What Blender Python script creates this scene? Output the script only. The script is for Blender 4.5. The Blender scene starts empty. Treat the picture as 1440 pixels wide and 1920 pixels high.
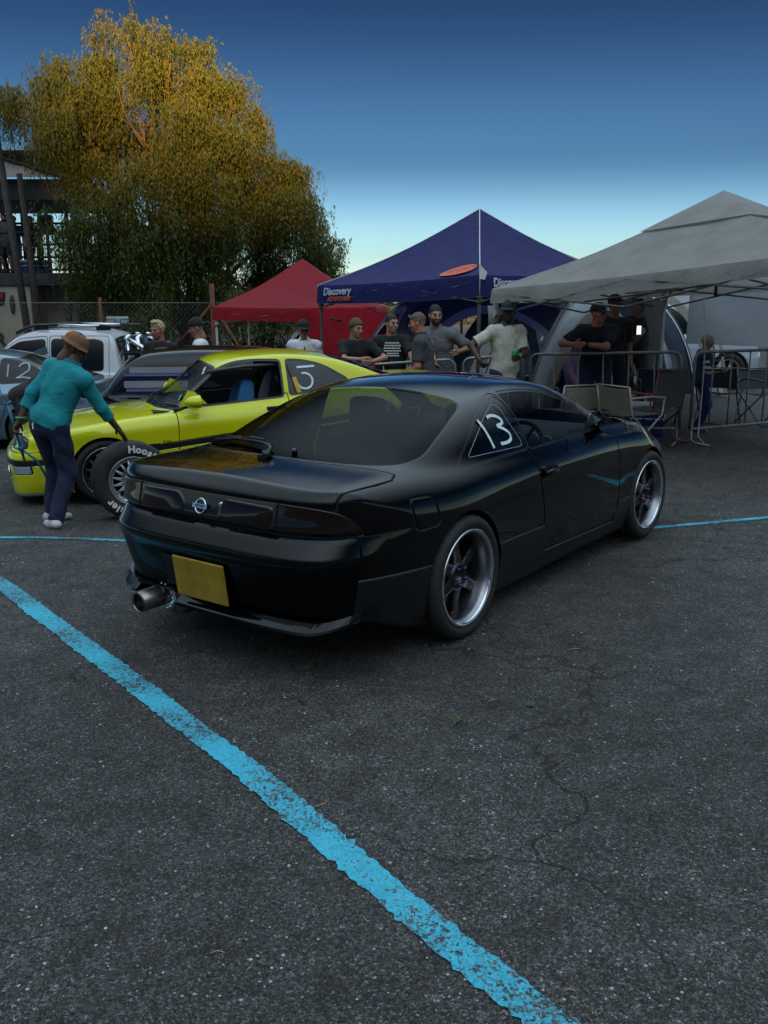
import bpy, math, random
import numpy as np
from mathutils import Vector, Matrix

# ---------------------------------------------------------------- camera, sky, sun, exposure
scene = bpy.context.scene
col = scene.collection
R = math.radians
cam_data = bpy.data.cameras.new('camera')
cam_data.sensor_fit = 'VERTICAL'
cam_data.sensor_height = 36.0
cam_data.lens = 36.0 * 1700.0 / 1920.0
cam_data.clip_start = 0.05
cam_data.clip_end = 5000.0
camera = bpy.data.objects.new('camera', cam_data)
camera.location = (0.0, 0.0, 1.668)
camera.rotation_euler = (R(90.0 - 12.98), 0.0, 0.0)
col.objects.link(camera)
scene.camera = camera

SUN_EL, SUN_AZ = 8.0, 172.0          # degrees; azimuth clockwise from +Y (the view direction)
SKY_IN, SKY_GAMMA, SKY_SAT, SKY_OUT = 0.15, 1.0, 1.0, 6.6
SKY_RAMP = [(0.0, (.22, .29, .48)), (.055, (.125, .180, .275)), (.15, (.038, .066, .112)), (.30, (.014, .026, .050)), (1.0, (3.2, 2.35, 1.68))]  # sky tint by height; overhead values raised to light the ground
world = bpy.data.worlds.new('World')
scene.world = world
world.use_nodes = True
wn = world.node_tree
bg = wn.nodes['Background']
sky = wn.nodes.new('ShaderNodeTexSky')
sky.sky_type = 'NISHITA'
sky.sun_disc = False
sky.sun_elevation = R(SUN_EL)
sky.sun_rotation = R(SUN_AZ)
sky.air_density = 1.0
sky.dust_density = 0.4
sky.ozone_density = 1.6
gm = wn.nodes.new('ShaderNodeVectorMath'); gm.operation = 'SCALE'; gm.inputs['Scale'].default_value = SKY_IN
wn.links.new(sky.outputs[0], gm.inputs[0])
ga = wn.nodes.new('ShaderNodeGamma'); ga.inputs[1].default_value = SKY_GAMMA      # dark blue low sky, pale at the horizon
wn.links.new(gm.outputs[0], ga.inputs[0])
hs = wn.nodes.new('ShaderNodeHueSaturation'); hs.inputs['Saturation'].default_value = SKY_SAT; hs.inputs['Value'].default_value = SKY_OUT
wn.links.new(ga.outputs[0], hs.inputs['Color'])
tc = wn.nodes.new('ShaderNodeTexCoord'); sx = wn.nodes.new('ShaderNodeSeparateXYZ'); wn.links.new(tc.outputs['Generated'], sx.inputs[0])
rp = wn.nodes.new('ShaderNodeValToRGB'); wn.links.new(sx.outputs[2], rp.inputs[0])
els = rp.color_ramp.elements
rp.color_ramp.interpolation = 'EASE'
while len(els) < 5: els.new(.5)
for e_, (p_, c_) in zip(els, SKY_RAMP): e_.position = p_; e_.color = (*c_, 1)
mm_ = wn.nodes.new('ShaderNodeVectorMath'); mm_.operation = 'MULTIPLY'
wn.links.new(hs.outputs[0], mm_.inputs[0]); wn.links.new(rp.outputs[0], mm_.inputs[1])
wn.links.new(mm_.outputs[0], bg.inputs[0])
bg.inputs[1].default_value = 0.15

sun_data = bpy.data.lights.new('sun', 'SUN')
sun_data.energy = 5.0
sun_data.angle = R(1.3)
sun_data.color = (1.0, 0.50, 0.16)
sun = bpy.data.objects.new('sun', sun_data)
sdir = Vector((math.sin(R(SUN_AZ)) * math.cos(R(SUN_EL)), math.cos(R(SUN_AZ)) * math.cos(R(SUN_EL)), math.sin(R(SUN_EL))))
sun.rotation_euler = sdir.to_track_quat('Z', 'Y').to_euler()
sun.location = sdir * 50
col.objects.link(sun)

scene.view_settings.view_transform = 'Standard'
scene.view_settings.look = 'None'
scene.view_settings.gamma = 1.0
scene.view_settings.use_curve_mapping = False
scene.view_settings.exposure = 2.35
scene.render.engine = 'CYCLES'
scene.cycles.use_denoising = True
scene.cycles.max_bounces = 8
scene.cycles.transparent_max_bounces = 12
scene.cycles.caustics_reflective = False
scene.cycles.caustics_refractive = False

rng = np.random.default_rng(7)
random.seed(7)
# ---------------------------------------------------------------- object helpers
def tag(o, label=None, cat=None, group=None, kind=None):
    if label: o['label'] = label
    if cat: o['category'] = cat
    if group: o['group'] = group
    if kind: o['kind'] = kind
    return o

def empty(name, loc=(0, 0, 0), rz=0.0, label=None, cat=None, group=None):
    o = bpy.data.objects.new(name, None)
    o.location = loc
    o.rotation_euler = (0, 0, rz)
    o.empty_display_size = 0.1
    col.objects.link(o)
    return tag(o, label, cat, group)

def link(name, me, mat=None, parent=None):
    o = bpy.data.objects.new(name, me)
    if mat is not None:
        for m in (mat if isinstance(mat, (list, tuple)) else [mat]):
            me.materials.append(m)
    col.objects.link(o)
    if parent is not None: o.parent = parent
    return o

def tri_mesh(name, V, T, N=None, smooth=True, mi=None):
    V = np.asarray(V, np.float32); T = np.asarray(T, np.int32)
    k = T.shape[1]
    me = bpy.data.meshes.new(name)
    me.vertices.add(len(V)); me.vertices.foreach_set('co', V.ravel())
    me.loops.add(T.size); me.loops.foreach_set('vertex_index', T.ravel())
    me.polygons.add(len(T))
    me.polygons.foreach_set('loop_start', np.arange(0, T.size, k, dtype=np.int32))
    me.polygons.foreach_set('loop_total', np.full(len(T), k, np.int32))
    if mi is not None: me.polygons.foreach_set('material_index', np.asarray(mi, np.int32))
    me.polygons.foreach_set('use_smooth', np.full(len(T), smooth))
    me.update(calc_edges=True)
    if N is not None and len(V):
        me.normals_split_custom_set_from_vertices(np.asarray(N, np.float32).tolist())
    return me

def copy_tree(o, parent=None):
    c = o.copy(); col.objects.link(c); c.parent = parent
    for ch in list(o.children): copy_tree(ch, c)
    return c

# collects boxes, tubes, lathes ... and links them as ONE mesh object
class MB:
    def __init__(s): s.v = []; s.f = []; s.sm = []
    def add(s, verts, faces, smooth=False, M=None):
        b = len(s.v)
        if M is not None: verts = [tuple(M @ Vector(p)) for p in verts]
        s.v += [tuple(float(c) for c in p) for p in verts]
        s.f += [tuple(i + b for i in f) for f in faces]
        s.sm += [smooth] * len(faces)
        return s
    def box(s, c, d, rz=0.0, M=None, taper=1.0):
        hx, hy, hz = d[0] / 2, d[1] / 2, d[2] / 2
        co, si = math.cos(rz), math.sin(rz)
        vs = []
        for z, t in ((-hz, 1.0), (hz, taper)):
            for x, y in ((-hx, -hy), (hx, -hy), (hx, hy), (-hx, hy)):
                x *= t; y *= t
                vs.append((c[0] + co * x - si * y, c[1] + si * x + co * y, c[2] + z))
        return s.add(vs, [(3, 2, 1, 0), (4, 5, 6, 7), (0, 1, 5, 4), (1, 2, 6, 5), (2, 3, 7, 6), (3, 0, 4, 7)], M=M)
    def rbox(s, c, d, r=0.01, M=None):
        # box with chamfered vertical edges and top
        hx, hy, hz = d[0] / 2, d[1] / 2, d[2] / 2
        r = min(r, hx * .9, hy * .9, hz * .9)
        ring = lambda e, z: [(c[0] + sx * (hx - a - e), c[1] + sy * (hy - b - e), c[2] + z) for sx, sy, a, b in
            ((-1, -1, r, 0), (1, -1, r, 0), (1, -1, 0, r), (1, 1, 0, r), (1, 1, r, 0), (-1, 1, r, 0), (-1, 1, 0, r), (-1, -1, 0, r))]
        vs = ring(r, -hz) + ring(0, -hz + r) + ring(0, hz - r) + ring(r, hz)
        fs = [tuple(range(7, -1, -1)), tuple(range(24, 32))]
        for k in range(3):
            for i in range(8):
                j = (i + 1) % 8
                fs.append((k * 8 + i, k * 8 + j, k * 8 + 8 + j, k * 8 + 8 + i))
        return s.add(vs, fs, M=M)
    def tube(s, pts, r, n=8, closed=False, M=None, cap=True, flat=None):
        P = [Vector(p) for p in pts]
        m = len(P)
        rr = r if isinstance(r, (list, tuple)) else [r] * m
        vs = []; up0 = None
        for i, p in enumerate(P):
            if closed: t = P[(i + 1) % m] - P[i - 1]
            else: t = P[min(i + 1, m - 1)] - P[max(i - 1, 0)]
            if t.length < 1e-9: t = Vector((0, 0, 1))
            t.normalize()
            if up0 is None:
                up0 = Vector((0, 0, 1)) if abs(t.z) < .9 else Vector((1, 0, 0))
            a = up0 - t * up0.dot(t)
            if a.length < 1e-4: a = t.orthogonal()
            a.normalize(); up0 = a
            b = t.cross(a)
            for k in range(n):
                w = 2 * math.pi * k / n
                ca, sa = math.cos(w) * rr[i], math.sin(w) * rr[i]
                if flat: sa *= flat
                vs.append(p + a * ca + b * sa)
        fs = []
        for i in range(m if closed else m - 1):
            j = (i + 1) % m
            for k in range(n):
                l = (k + 1) % n
                fs.append((i * n + k, i * n + l, j * n + l, j * n + k))
        s.add(vs, fs, True, M)
        if cap and not closed:
            b = len(s.v) - len(vs)
            s.f += [tuple(b + k for k in range(n - 1, -1, -1)), tuple(b + (m - 1) * n + k for k in range(n))]
            s.sm += [False, False]
        return s
    def lathe(s, prof, n=24, axis='z', c=(0, 0, 0), a0=0.0, a1=None, smooth=True, M=None):
        # prof: list of (radius, height)
        full = a1 is None
        a1 = 2 * math.pi if full else a1
        m = n if full else n + 1
        vs = []
        for i in range(m):
            w = a0 + (a1 - a0) * i / n
            cw, sw = math.cos(w), math.sin(w)
            for r, h in prof:
                if axis == 'z': p = (r * cw, r * sw, h)
                elif axis == 'y': p = (r * sw, h, r * cw)
                else: p = (h, r * cw, r * sw)
                vs.append((p[0] + c[0], p[1] + c[1], p[2] + c[2]))
        k = len(prof); fs = []
        for i in range(n):
            j = (i + 1) % m
            for q in range(k - 1):
                fs.append((i * k + q, j * k + q, j * k + q + 1, i * k + q + 1))
        return s.add(vs, fs, smooth, M)
    def prism(s, poly, z0, z1, M=None, smooth=False):
        n = len(poly)
        vs = [(x, y, z0) for x, y in poly] + [(x, y, z1) for x, y in poly]
        fs = [tuple(range(n - 1, -1, -1)), tuple(range(n, 2 * n))]
        fs += [(i, (i + 1) % n, n + (i + 1) % n, n + i) for i in range(n)]
        return s.add(vs, fs, smooth, M)
    def build(s, name, mat, parent=None, loc=None):
        me = bpy.data.meshes.new(name)
        me.from_pydata(s.v, [], s.f)
        me.polygons.foreach_set('use_smooth', s.sm)
        me.update()
        o = link(name, me, mat, parent)
        if loc is not None: o.location = loc
        return o

def text_obj(name, body, size, mat, parent, M, extrude=0.001, align='CENTER', bold=0.0, shear=0.0):
    cu = bpy.data.curves.new('t', 'FONT')
    cu.body = body; cu.size = size; cu.align_x = align; cu.align_y = 'CENTER'
    cu.extrude = extrude; cu.offset = bold; cu.shear = shear; cu.resolution_u = 3
    t = bpy.data.objects.new('t', cu); col.objects.link(t)
    dg = bpy.context.evaluated_depsgraph_get()
    me = bpy.data.meshes.new_from_object(t.evaluated_get(dg))
    bpy.data.objects.remove(t); bpy.data.curves.remove(cu)
    me.transform(M)
    me.materials.clear()
    return link(name, me, mat, parent)

def frame(o, xa, ya):
    # matrix with origin o, local x along xa, local y along ya, z = x cross y
    x = Vector(xa).normalized(); y = Vector(ya); y = (y - x * y.dot(x)).normalized(); z = x.cross(y)
    return Matrix(((x.x, y.x, z.x, o[0]), (x.y, y.y, z.y, o[1]), (x.z, y.z, z.z, o[2]), (0, 0, 0, 1)))

# ---------------------------------------------------------------- implicit surfaces
def curve(pts, n=3000, smooth=0.0):
    p = np.array(sorted(pts), float); x, y = p[:, 0], p[:, 1]
    h = np.diff(x); dl = np.diff(y) / h
    m = np.zeros(len(x))
    if len(x) > 2:
        for i in range(1, len(x) - 1):
            if dl[i - 1] * dl[i] > 0:
                w1 = 2 * h[i] + h[i - 1]; w2 = h[i] + 2 * h[i - 1]
                m[i] = (w1 + w2) / (w1 / dl[i - 1] + w2 / dl[i])
        m[0], m[-1] = dl[0], dl[-1]
    else: m[:] = dl[0]
    X = np.linspace(x[0], x[-1], n)
    i = np.clip(np.searchsorted(x, X) - 1, 0, len(h) - 1)
    t = (X - x[i]) / h[i]
    Y = (2*t**3-3*t**2+1)*y[i] + (t**3-2*t**2+t)*h[i]*m[i] + (-2*t**3+3*t**2)*y[i+1] + (t**3-t**2)*h[i]*m[i+1]
    if smooth > 0:
        s = smooth / (X[1] - X[0]); k = int(3 * s) + 1
        g = np.exp(-.5 * (np.arange(-k, k + 1) / s) ** 2); g /= g.sum()
        s0 = (Y[1] - Y[0]); s1 = (Y[-1] - Y[-2])
        Yp = np.concatenate([Y[0] + s0 * np.arange(-k, 0), Y, Y[-1] + s1 * np.arange(1, k + 1)])
        Y = np.convolve(Yp, g, 'valid')
    X = X.astype(np.float64)
    return lambda q: np.interp(q, X, Y)

def smax(a, b, k):
    h = np.maximum(k - np.abs(a - b), 0) / k
    return np.maximum(a, b) + h * h * h * k / 6.0

def smin(a, b, k):
    h = np.maximum(k - np.abs(a - b), 0) / k
    return np.minimum(a, b) - h * h * h * k / 6.0

def surfnet(fn, lo, hi, h, proj=2, sym=False, eps=None):
    # polygonise fn(x,y,z) = 0 (inside < 0); returns vertices, normals, triangles
    lo = np.array(lo, float); hi = np.array(hi, float)
    if sym:
        ny = int(math.ceil(hi[1] / h)) + 1
        ax = [np.arange(lo[0], hi[0] + h, h), (np.arange(ny) + .5) * h, np.arange(lo[2], hi[2] + h, h)]
    else:
        ax = [np.arange(lo[k], hi[k] + h, h) for k in range(3)]
    F = np.empty((len(ax[0]), len(ax[1]), len(ax[2])), np.float32)
    step = max(1, 400000 // (len(ax[1]) * len(ax[2])))
    for i in range(0, len(ax[0]), step):
        g = np.meshgrid(ax[0][i:i + step], ax[1], ax[2], indexing='ij')
        F[i:i + step] = fn(g[0].ravel(), g[1].ravel(), g[2].ravel()).reshape(g[0].shape)
    if sym:
        F = np.concatenate([F[:, ::-1], F], 1)
        ax[1] = np.concatenate([-ax[1][::-1], ax[1]])
    S = F < 0
    nx, ny, nz = F.shape
    org = np.array([ax[0][0], ax[1][0], ax[2][0]])
    cell = np.full((nx - 1, ny - 1, nz - 1), -1, np.int64)
    c = S[:-1, :-1, :-1].astype(np.int8)
    tot = c.copy()
    for dx, dy, dz in ((1,0,0),(0,1,0),(0,0,1),(1,1,0),(1,0,1),(0,1,1),(1,1,1)):
        tot += S[dx:nx-1+dx, dy:ny-1+dy, dz:nz-1+dz]
    act = np.argwhere((tot > 0) & (tot < 8))
    cell[act[:, 0], act[:, 1], act[:, 2]] = np.arange(len(act))
    acc = np.zeros((len(act), 3)); cnt = np.zeros(len(act))
    quads = []
    for a in range(3):
        sl0 = [slice(None)] * 3; sl1 = [slice(None)] * 3
        sl0[a] = slice(0, -1); sl1[a] = slice(1, None)
        A, B = S[tuple(sl0)], S[tuple(sl1)]
        e = np.argwhere(A != B)
        b, cc = (a + 1) % 3, (a + 2) % 3
        e = e[(e[:, b] > 0) & (e[:, cc] > 0) & (e[:, b] < F.shape[b] - 1) & (e[:, cc] < F.shape[cc] - 1)]
        if not len(e): continue
        e2 = e.copy(); e2[:, a] += 1
        f0 = F[e[:, 0], e[:, 1], e[:, 2]].astype(float); f1 = F[e2[:, 0], e2[:, 1], e2[:, 2]].astype(float)
        p = e.astype(float); p[:, a] += f0 / (f0 - f1)
        ids = []
        for db, dc in ((-1, -1), (0, -1), (0, 0), (-1, 0)):
            q = e.copy(); q[:, b] += db; q[:, cc] += dc
            k = cell[q[:, 0], q[:, 1], q[:, 2]]
            ids.append(k)
            np.add.at(acc, k, p); np.add.at(cnt, k, 1)
        Q = np.stack(ids, 1)
        flip = ~A[e[:, 0], e[:, 1], e[:, 2]]
        Q[flip] = Q[flip][:, ::-1]
        quads.append(Q)
    V = acc / np.maximum(cnt, 1)[:, None] * h + org
    Q = np.concatenate(quads)
    eps = eps or h * .3
    def grad(P, e):
        g = np.empty_like(P)
        for k in range(3):
            d = np.zeros(3); d[k] = e
            a = P + d; b = P - d
            g[:, k] = fn(a[:, 0], a[:, 1], a[:, 2]) - fn(b[:, 0], b[:, 1], b[:, 2])
        return g / (2 * e)
    for _ in range(proj):
        g = grad(V, eps)
        n2 = np.maximum((g * g).sum(1), .05)
        st = -(fn(V[:, 0], V[:, 1], V[:, 2]) / n2)[:, None] * g
        ln = np.linalg.norm(st, axis=1, keepdims=True)
        V = V + st * np.minimum(1, h * .6 / np.maximum(ln, 1e-9))
    g = grad(V, eps)
    N = g / np.maximum(np.linalg.norm(g, axis=1, keepdims=True), 1e-9)
    T = np.concatenate([Q[:, [0, 1, 2]], Q[:, [0, 2, 3]]])
    return V, N, T

def split(M, d):
    # cut mesh M=(V,N,T) along d=0; returns (part with d<0, part with d>=0)
    V, N, T = M
    ins = d < 0
    k = ins[T].sum(1)
    Ti, To = T[k == 3], T[k == 0]
    X = T[(k == 1) | (k == 2)]
    if len(X):
        s = ins[X]; one = s.sum(1) == 1
        lone = np.where(one, np.argmax(s, 1), np.argmin(s, 1))
        r = np.arange(len(X))
        A, B, Cc = X[r, lone], X[r, (lone + 1) % 3], X[r, (lone + 2) % 3]
        ed = np.concatenate([np.stack([A, B], 1), np.stack([A, Cc], 1)])
        ed = np.sort(ed, 1)
        u, inv = np.unique(ed[:, 0].astype(np.int64) * len(V) + ed[:, 1], return_inverse=True)
        a, b = u // len(V), u % len(V)
        t = (d[a] / (d[a] - d[b]))[:, None]
        nV = V[a] + (V[b] - V[a]) * t
        nN = N[a] + (N[b] - N[a]) * t
        nN /= np.maximum(np.linalg.norm(nN, axis=1, keepdims=True), 1e-9)
        ab = len(V) + inv[:len(X)]; ac = len(V) + inv[len(X):]
        V = np.concatenate([V, nV]); N = np.concatenate([N, nN])
        lone_t = np.stack([A, ab, ac], 1)
        rest = np.concatenate([np.stack([ab, B, Cc], 1), np.stack([ab, Cc, ac], 1)])
        one2 = np.concatenate([one, one])
        Ti = np.concatenate([Ti, lone_t[one], rest[~one2]])
        To = np.concatenate([To, lone_t[~one], rest[one2]])
    return compact((V, N, Ti)), compact((V, N, To))

def compact(M):
    V, N, T = M
    if not len(T): return np.zeros((0, 3)), np.zeros((0, 3)), np.zeros((0, 3), int)
    u, inv = np.unique(T, return_inverse=True)
    return V[u], N[u], inv.reshape(T.shape)

def join(*Ms):
    V = []; N = []; T = []; b = 0
    for m in Ms:
        V.append(m[0]); N.append(m[1]); T.append(m[2] + b); b += len(m[0])
    return np.concatenate(V), np.concatenate(N), np.concatenate(T)

def sdpoly(px, py, poly, r=0.0):
    # signed distance to a closed polygon (negative inside), corners rounded by r
    P = np.array(poly, float); n = len(P)
    d = np.full(px.shape, 1e9); ins = np.zeros(px.shape, bool)
    for i in range(n):
        a, b = P[i], P[(i + 1) % n]
        e = b - a; w0, w1 = px - a[0], py - a[1]
        t = np.clip((w0 * e[0] + w1 * e[1]) / max(e @ e, 1e-12), 0, 1)
        d = np.minimum(d, (w0 - e[0] * t) ** 2 + (w1 - e[1] * t) ** 2)
        c = ((a[1] <= py) != (b[1] <= py))
        with np.errstate(divide='ignore', invalid='ignore'):
            xx = a[0] + (py - a[1]) / (b[1] - a[1] if b[1] != a[1] else 1e-9) * e[0]
        ins ^= c & (px < xx)
    return np.where(ins, -1, 1) * np.sqrt(d) - r

def polyround(poly, r, n=5):
    # round the corners of a polygon
    out = []; P = [Vector(p) for p in poly]; m = len(P)
    for i in range(m):
        a, b, c = P[i - 1], P[i], P[(i + 1) % m]
        rr = r[i] if isinstance(r, (list, tuple)) else r
        u = (a - b); v = (c - b)
        l = min(rr, u.length * .48, v.length * .48)
        p0 = b + u.normalized() * l; p1 = b + v.normalized() * l
        for k in range(n + 1):
            t = k / n
            q = p0 * (1 - t) ** 2 + b * 2 * t * (1 - t) + p1 * t * t
            out.append((q.x, q.y))
    return out

def solid_obj(name, M, mat, parent):
    if not len(M[2]): return None
    return link(name, tri_mesh(name, M[0], M[2], M[1]), mat, parent)
# ---------------------------------------------------------------- materials
def new_mat(name):
    m = bpy.data.materials.new(name); m.use_nodes = True
    nt = m.node_tree
    return m, nt, nt.nodes['Principled BSDF']

def N_(nt, typ, **kw):
    n = nt.nodes.new(typ)
    for k, v in kw.items():
        if k.startswith('i_'):
            key = k[2:]
            n.inputs[int(key) if key.isdigit() else key.replace('_', ' ')].default_value = v
        else: setattr(n, k, v)
    return n

def coords(nt, kind='Object'):
    return nt.nodes.new('ShaderNodeTexCoord').outputs[kind]

def ramp(nt, src, stops):
    r = nt.nodes.new('ShaderNodeValToRGB')
    e = r.color_ramp.elements
    while len(e) < len(stops): e.new(0.5)
    for k, (p, c) in zip(e, stops):
        k.position = p; k.color = (*c, 1) if len(c) == 3 else c
    nt.links.new(src, r.inputs[0])
    return r.outputs[0]

def g3(v): return (v, v, v)

def simple(name, c, rough=0.5, metal=0.0, var=0.12, scale=6.0, bump=0.0, bscale=60.0, coat=0.0, spec=0.5, sheen=0.0):
    m, nt, b = new_mat(name)
    L = nt.links.new
    co = coords(nt)
    n = N_(nt, 'ShaderNodeTexNoise', i_Scale=scale, i_Detail=5.0, i_Roughness=0.6)
    L(co, n.inputs['Vector'])
    lo = tuple(x * (1 - var) for x in c); hi = tuple(min(1, x * (1 + var)) for x in c)
    L(ramp(nt, n.outputs[0], [(0.3, lo), (0.7, hi)]), b.inputs['Base Color'])
    b.inputs['Roughness'].default_value = rough
    b.inputs['Metallic'].default_value = metal
    b.inputs['Specular IOR Level'].default_value = spec
    b.inputs['Coat Weight'].default_value = coat
    b.inputs['Coat Roughness'].default_value = 0.03
    if sheen: b.inputs['Sheen Weight'].default_value = sheen
    if bump:
        n2 = N_(nt, 'ShaderNodeTexNoise', i_Scale=bscale, i_Detail=4.0)
        L(co, n2.inputs['Vector'])
        bp = N_(nt, 'ShaderNodeBump', i_Strength=bump, i_Distance=0.01)
        L(n2.outputs[0], bp.inputs['Height']); L(bp.outputs[0], b.inputs['Normal'])
    return m

def fabric(name, c, var=0.18, weave=420.0, fold=0.25, rough=0.85, thin=0.0):
    # cloth: large soft creases and a fine weave in the bump, slight colour change
    m, nt, b = new_mat(name); L = nt.links.new
    co = coords(nt)
    n = N_(nt, 'ShaderNodeTexNoise', i_Scale=3.0, i_Detail=6.0, i_Roughness=.65)
    L(co, n.inputs['Vector'])
    L(ramp(nt, n.outputs[0], [(0.3, tuple(x * (1 - var) for x in c)), (0.7, tuple(min(1, x * (1 + var)) for x in c))]), b.inputs['Base Color'])
    n2 = N_(nt, 'ShaderNodeTexNoise', i_Scale=9.0, i_Detail=3.0, i_Distortion=0.6)
    L(co, n2.inputs['Vector'])
    n3 = N_(nt, 'ShaderNodeTexNoise', i_Scale=weave, i_Detail=1.0)
    L(co, n3.inputs['Vector'])
    b1 = N_(nt, 'ShaderNodeBump', i_Strength=fold, i_Distance=0.05)
    L(n2.outputs[0], b1.inputs['Height'])
    b2 = N_(nt, 'ShaderNodeBump', i_Strength=.15, i_Distance=0.003)
    L(n3.outputs[0], b2.inputs['Height']); L(b1.outputs[0], b2.inputs['Normal'])
    L(b2.outputs[0], b.inputs['Normal'])
    b.inputs['Roughness'].default_value = rough
    b.inputs['Sheen Weight'].default_value = 0.02
    if thin:
        t = N_(nt, 'ShaderNodeBsdfTranslucent'); t.inputs[0].default_value = (*[min(1, x * 1.6) for x in c], 1)
        mx = N_(nt, 'ShaderNodeMixShader', i_0=thin); L(b.outputs[0], mx.inputs[1]); L(t.outputs[0], mx.inputs[2]); L(mx.outputs[0], nt.nodes['Material Output'].inputs[0])
    return m

def paint(name, c, metallic=0.0, dust=(0.10, 0.095, 0.085), dust_amt=0.35, rough=0.12, ior=1.5, worn=None):
    # clear-coated car paint with a thin film of dust that grows towards the sills
    m, nt, b = new_mat(name); L = nt.links.new
    co = coords(nt)
    sp = N_(nt, 'ShaderNodeSeparateXYZ'); L(co, sp.inputs[0])
    mr = N_(nt, 'ShaderNodeMapRange', i_1=0.12, i_2=0.60, i_3=1.0, i_4=0.03); L(sp.outputs[2], mr.inputs[0])
    n = N_(nt, 'ShaderNodeTexNoise', i_Scale=7.0, i_Detail=8.0, i_Roughness=.7); L(co, n.inputs['Vector'])
    n2 = N_(nt, 'ShaderNodeTexNoise', i_Scale=260.0, i_Detail=2.0); L(co, n2.inputs['Vector'])
    mu = N_(nt, 'ShaderNodeMath', operation='MULTIPLY'); L(ramp(nt, n.outputs[0], [(.38, g3(0)), (.75, g3(1))]), mu.inputs[0]); L(mr.outputs[0], mu.inputs[1])
    mu2 = N_(nt, 'ShaderNodeMath', operation='MULTIPLY'); L(mu.outputs[0], mu2.inputs[0]); L(ramp(nt, n2.outputs[0], [(.3, g3(.3)), (.65, g3(1))]), mu2.inputs[1])
    mu3 = N_(nt, 'ShaderNodeMath', operation='MULTIPLY', i_1=dust_amt); L(mu2.outputs[0], mu3.inputs[0])
    mx = N_(nt, 'ShaderNodeMix', data_type='RGBA'); L(mu3.outputs[0], mx.inputs[0])
    mx.inputs[6].default_value = (*c, 1); mx.inputs[7].default_value = (*dust, 1)
    L(mx.outputs[2], b.inputs['Base Color'])
    rr = N_(nt, 'ShaderNodeMapRange', i_3=rough, i_4=0.6); L(mu3.outputs[0], rr.inputs[0])
    L(rr.outputs[0], b.inputs['Roughness'])
    b.inputs['Metallic'].default_value = metallic
    b.inputs['Coat Weight'].default_value = 1.0
    b.inputs['Specular IOR Level'].default_value = 0.05
    b.inputs['Coat IOR'].default_value = ior
    cr = N_(nt, 'ShaderNodeMapRange', i_3=0.006, i_4=0.35); L(mu3.outputs[0], cr.inputs[0]); L(cr.outputs[0], b.inputs['Coat Roughness'])
    if worn:   # clear coat dulled by road spray below a height
        wr = N_(nt, 'ShaderNodeMapRange', i_1=worn[0], i_2=worn[1], i_3=worn[2], i_4=1.0); L(sp.outputs[2], wr.inputs[0]); L(wr.outputs[0], b.inputs['Coat Weight'])
    n4 = N_(nt, 'ShaderNodeTexNoise', i_Scale=5.0, i_Detail=1.0); L(co, n4.inputs['Vector'])
    bp = N_(nt, 'ShaderNodeBump', i_Strength=.025, i_Distance=0.02); L(n4.outputs[0], bp.inputs['Height'])
    L(bp.outputs[0], b.inputs['Coat Normal']); L(bp.outputs[0], b.inputs['Normal'])
    return m

def glass(name, tint, refl=1.0, rough=0.0, fac=.36):
    m = bpy.data.materials.new(name); m.use_nodes = True
    nt = m.node_tree; nt.nodes.remove(nt.nodes['Principled BSDF']); L = nt.links.new
    t = N_(nt, 'ShaderNodeBsdfTransparent'); t.inputs[0].default_value = (*tint, 1)
    g = N_(nt, 'ShaderNodeBsdfGlossy', i_Roughness=rough); g.inputs[0].default_value = (refl, refl, refl, 1)
    f = N_(nt, 'ShaderNodeFresnel', i_IOR=1.52)
    a = N_(nt, 'ShaderNodeMath', operation='MULTIPLY_ADD', i_1=fac, i_2=0.0); L(f.outputs[0], a.inputs[0])
    mx = N_(nt, 'ShaderNodeMixShader'); L(a.outputs[0], mx.inputs[0]); L(t.outputs[0], mx.inputs[1]); L(g.outputs[0], mx.inputs[2])
    L(mx.outputs[0], nt.nodes['Material Output'].inputs[0])
    return m

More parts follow.
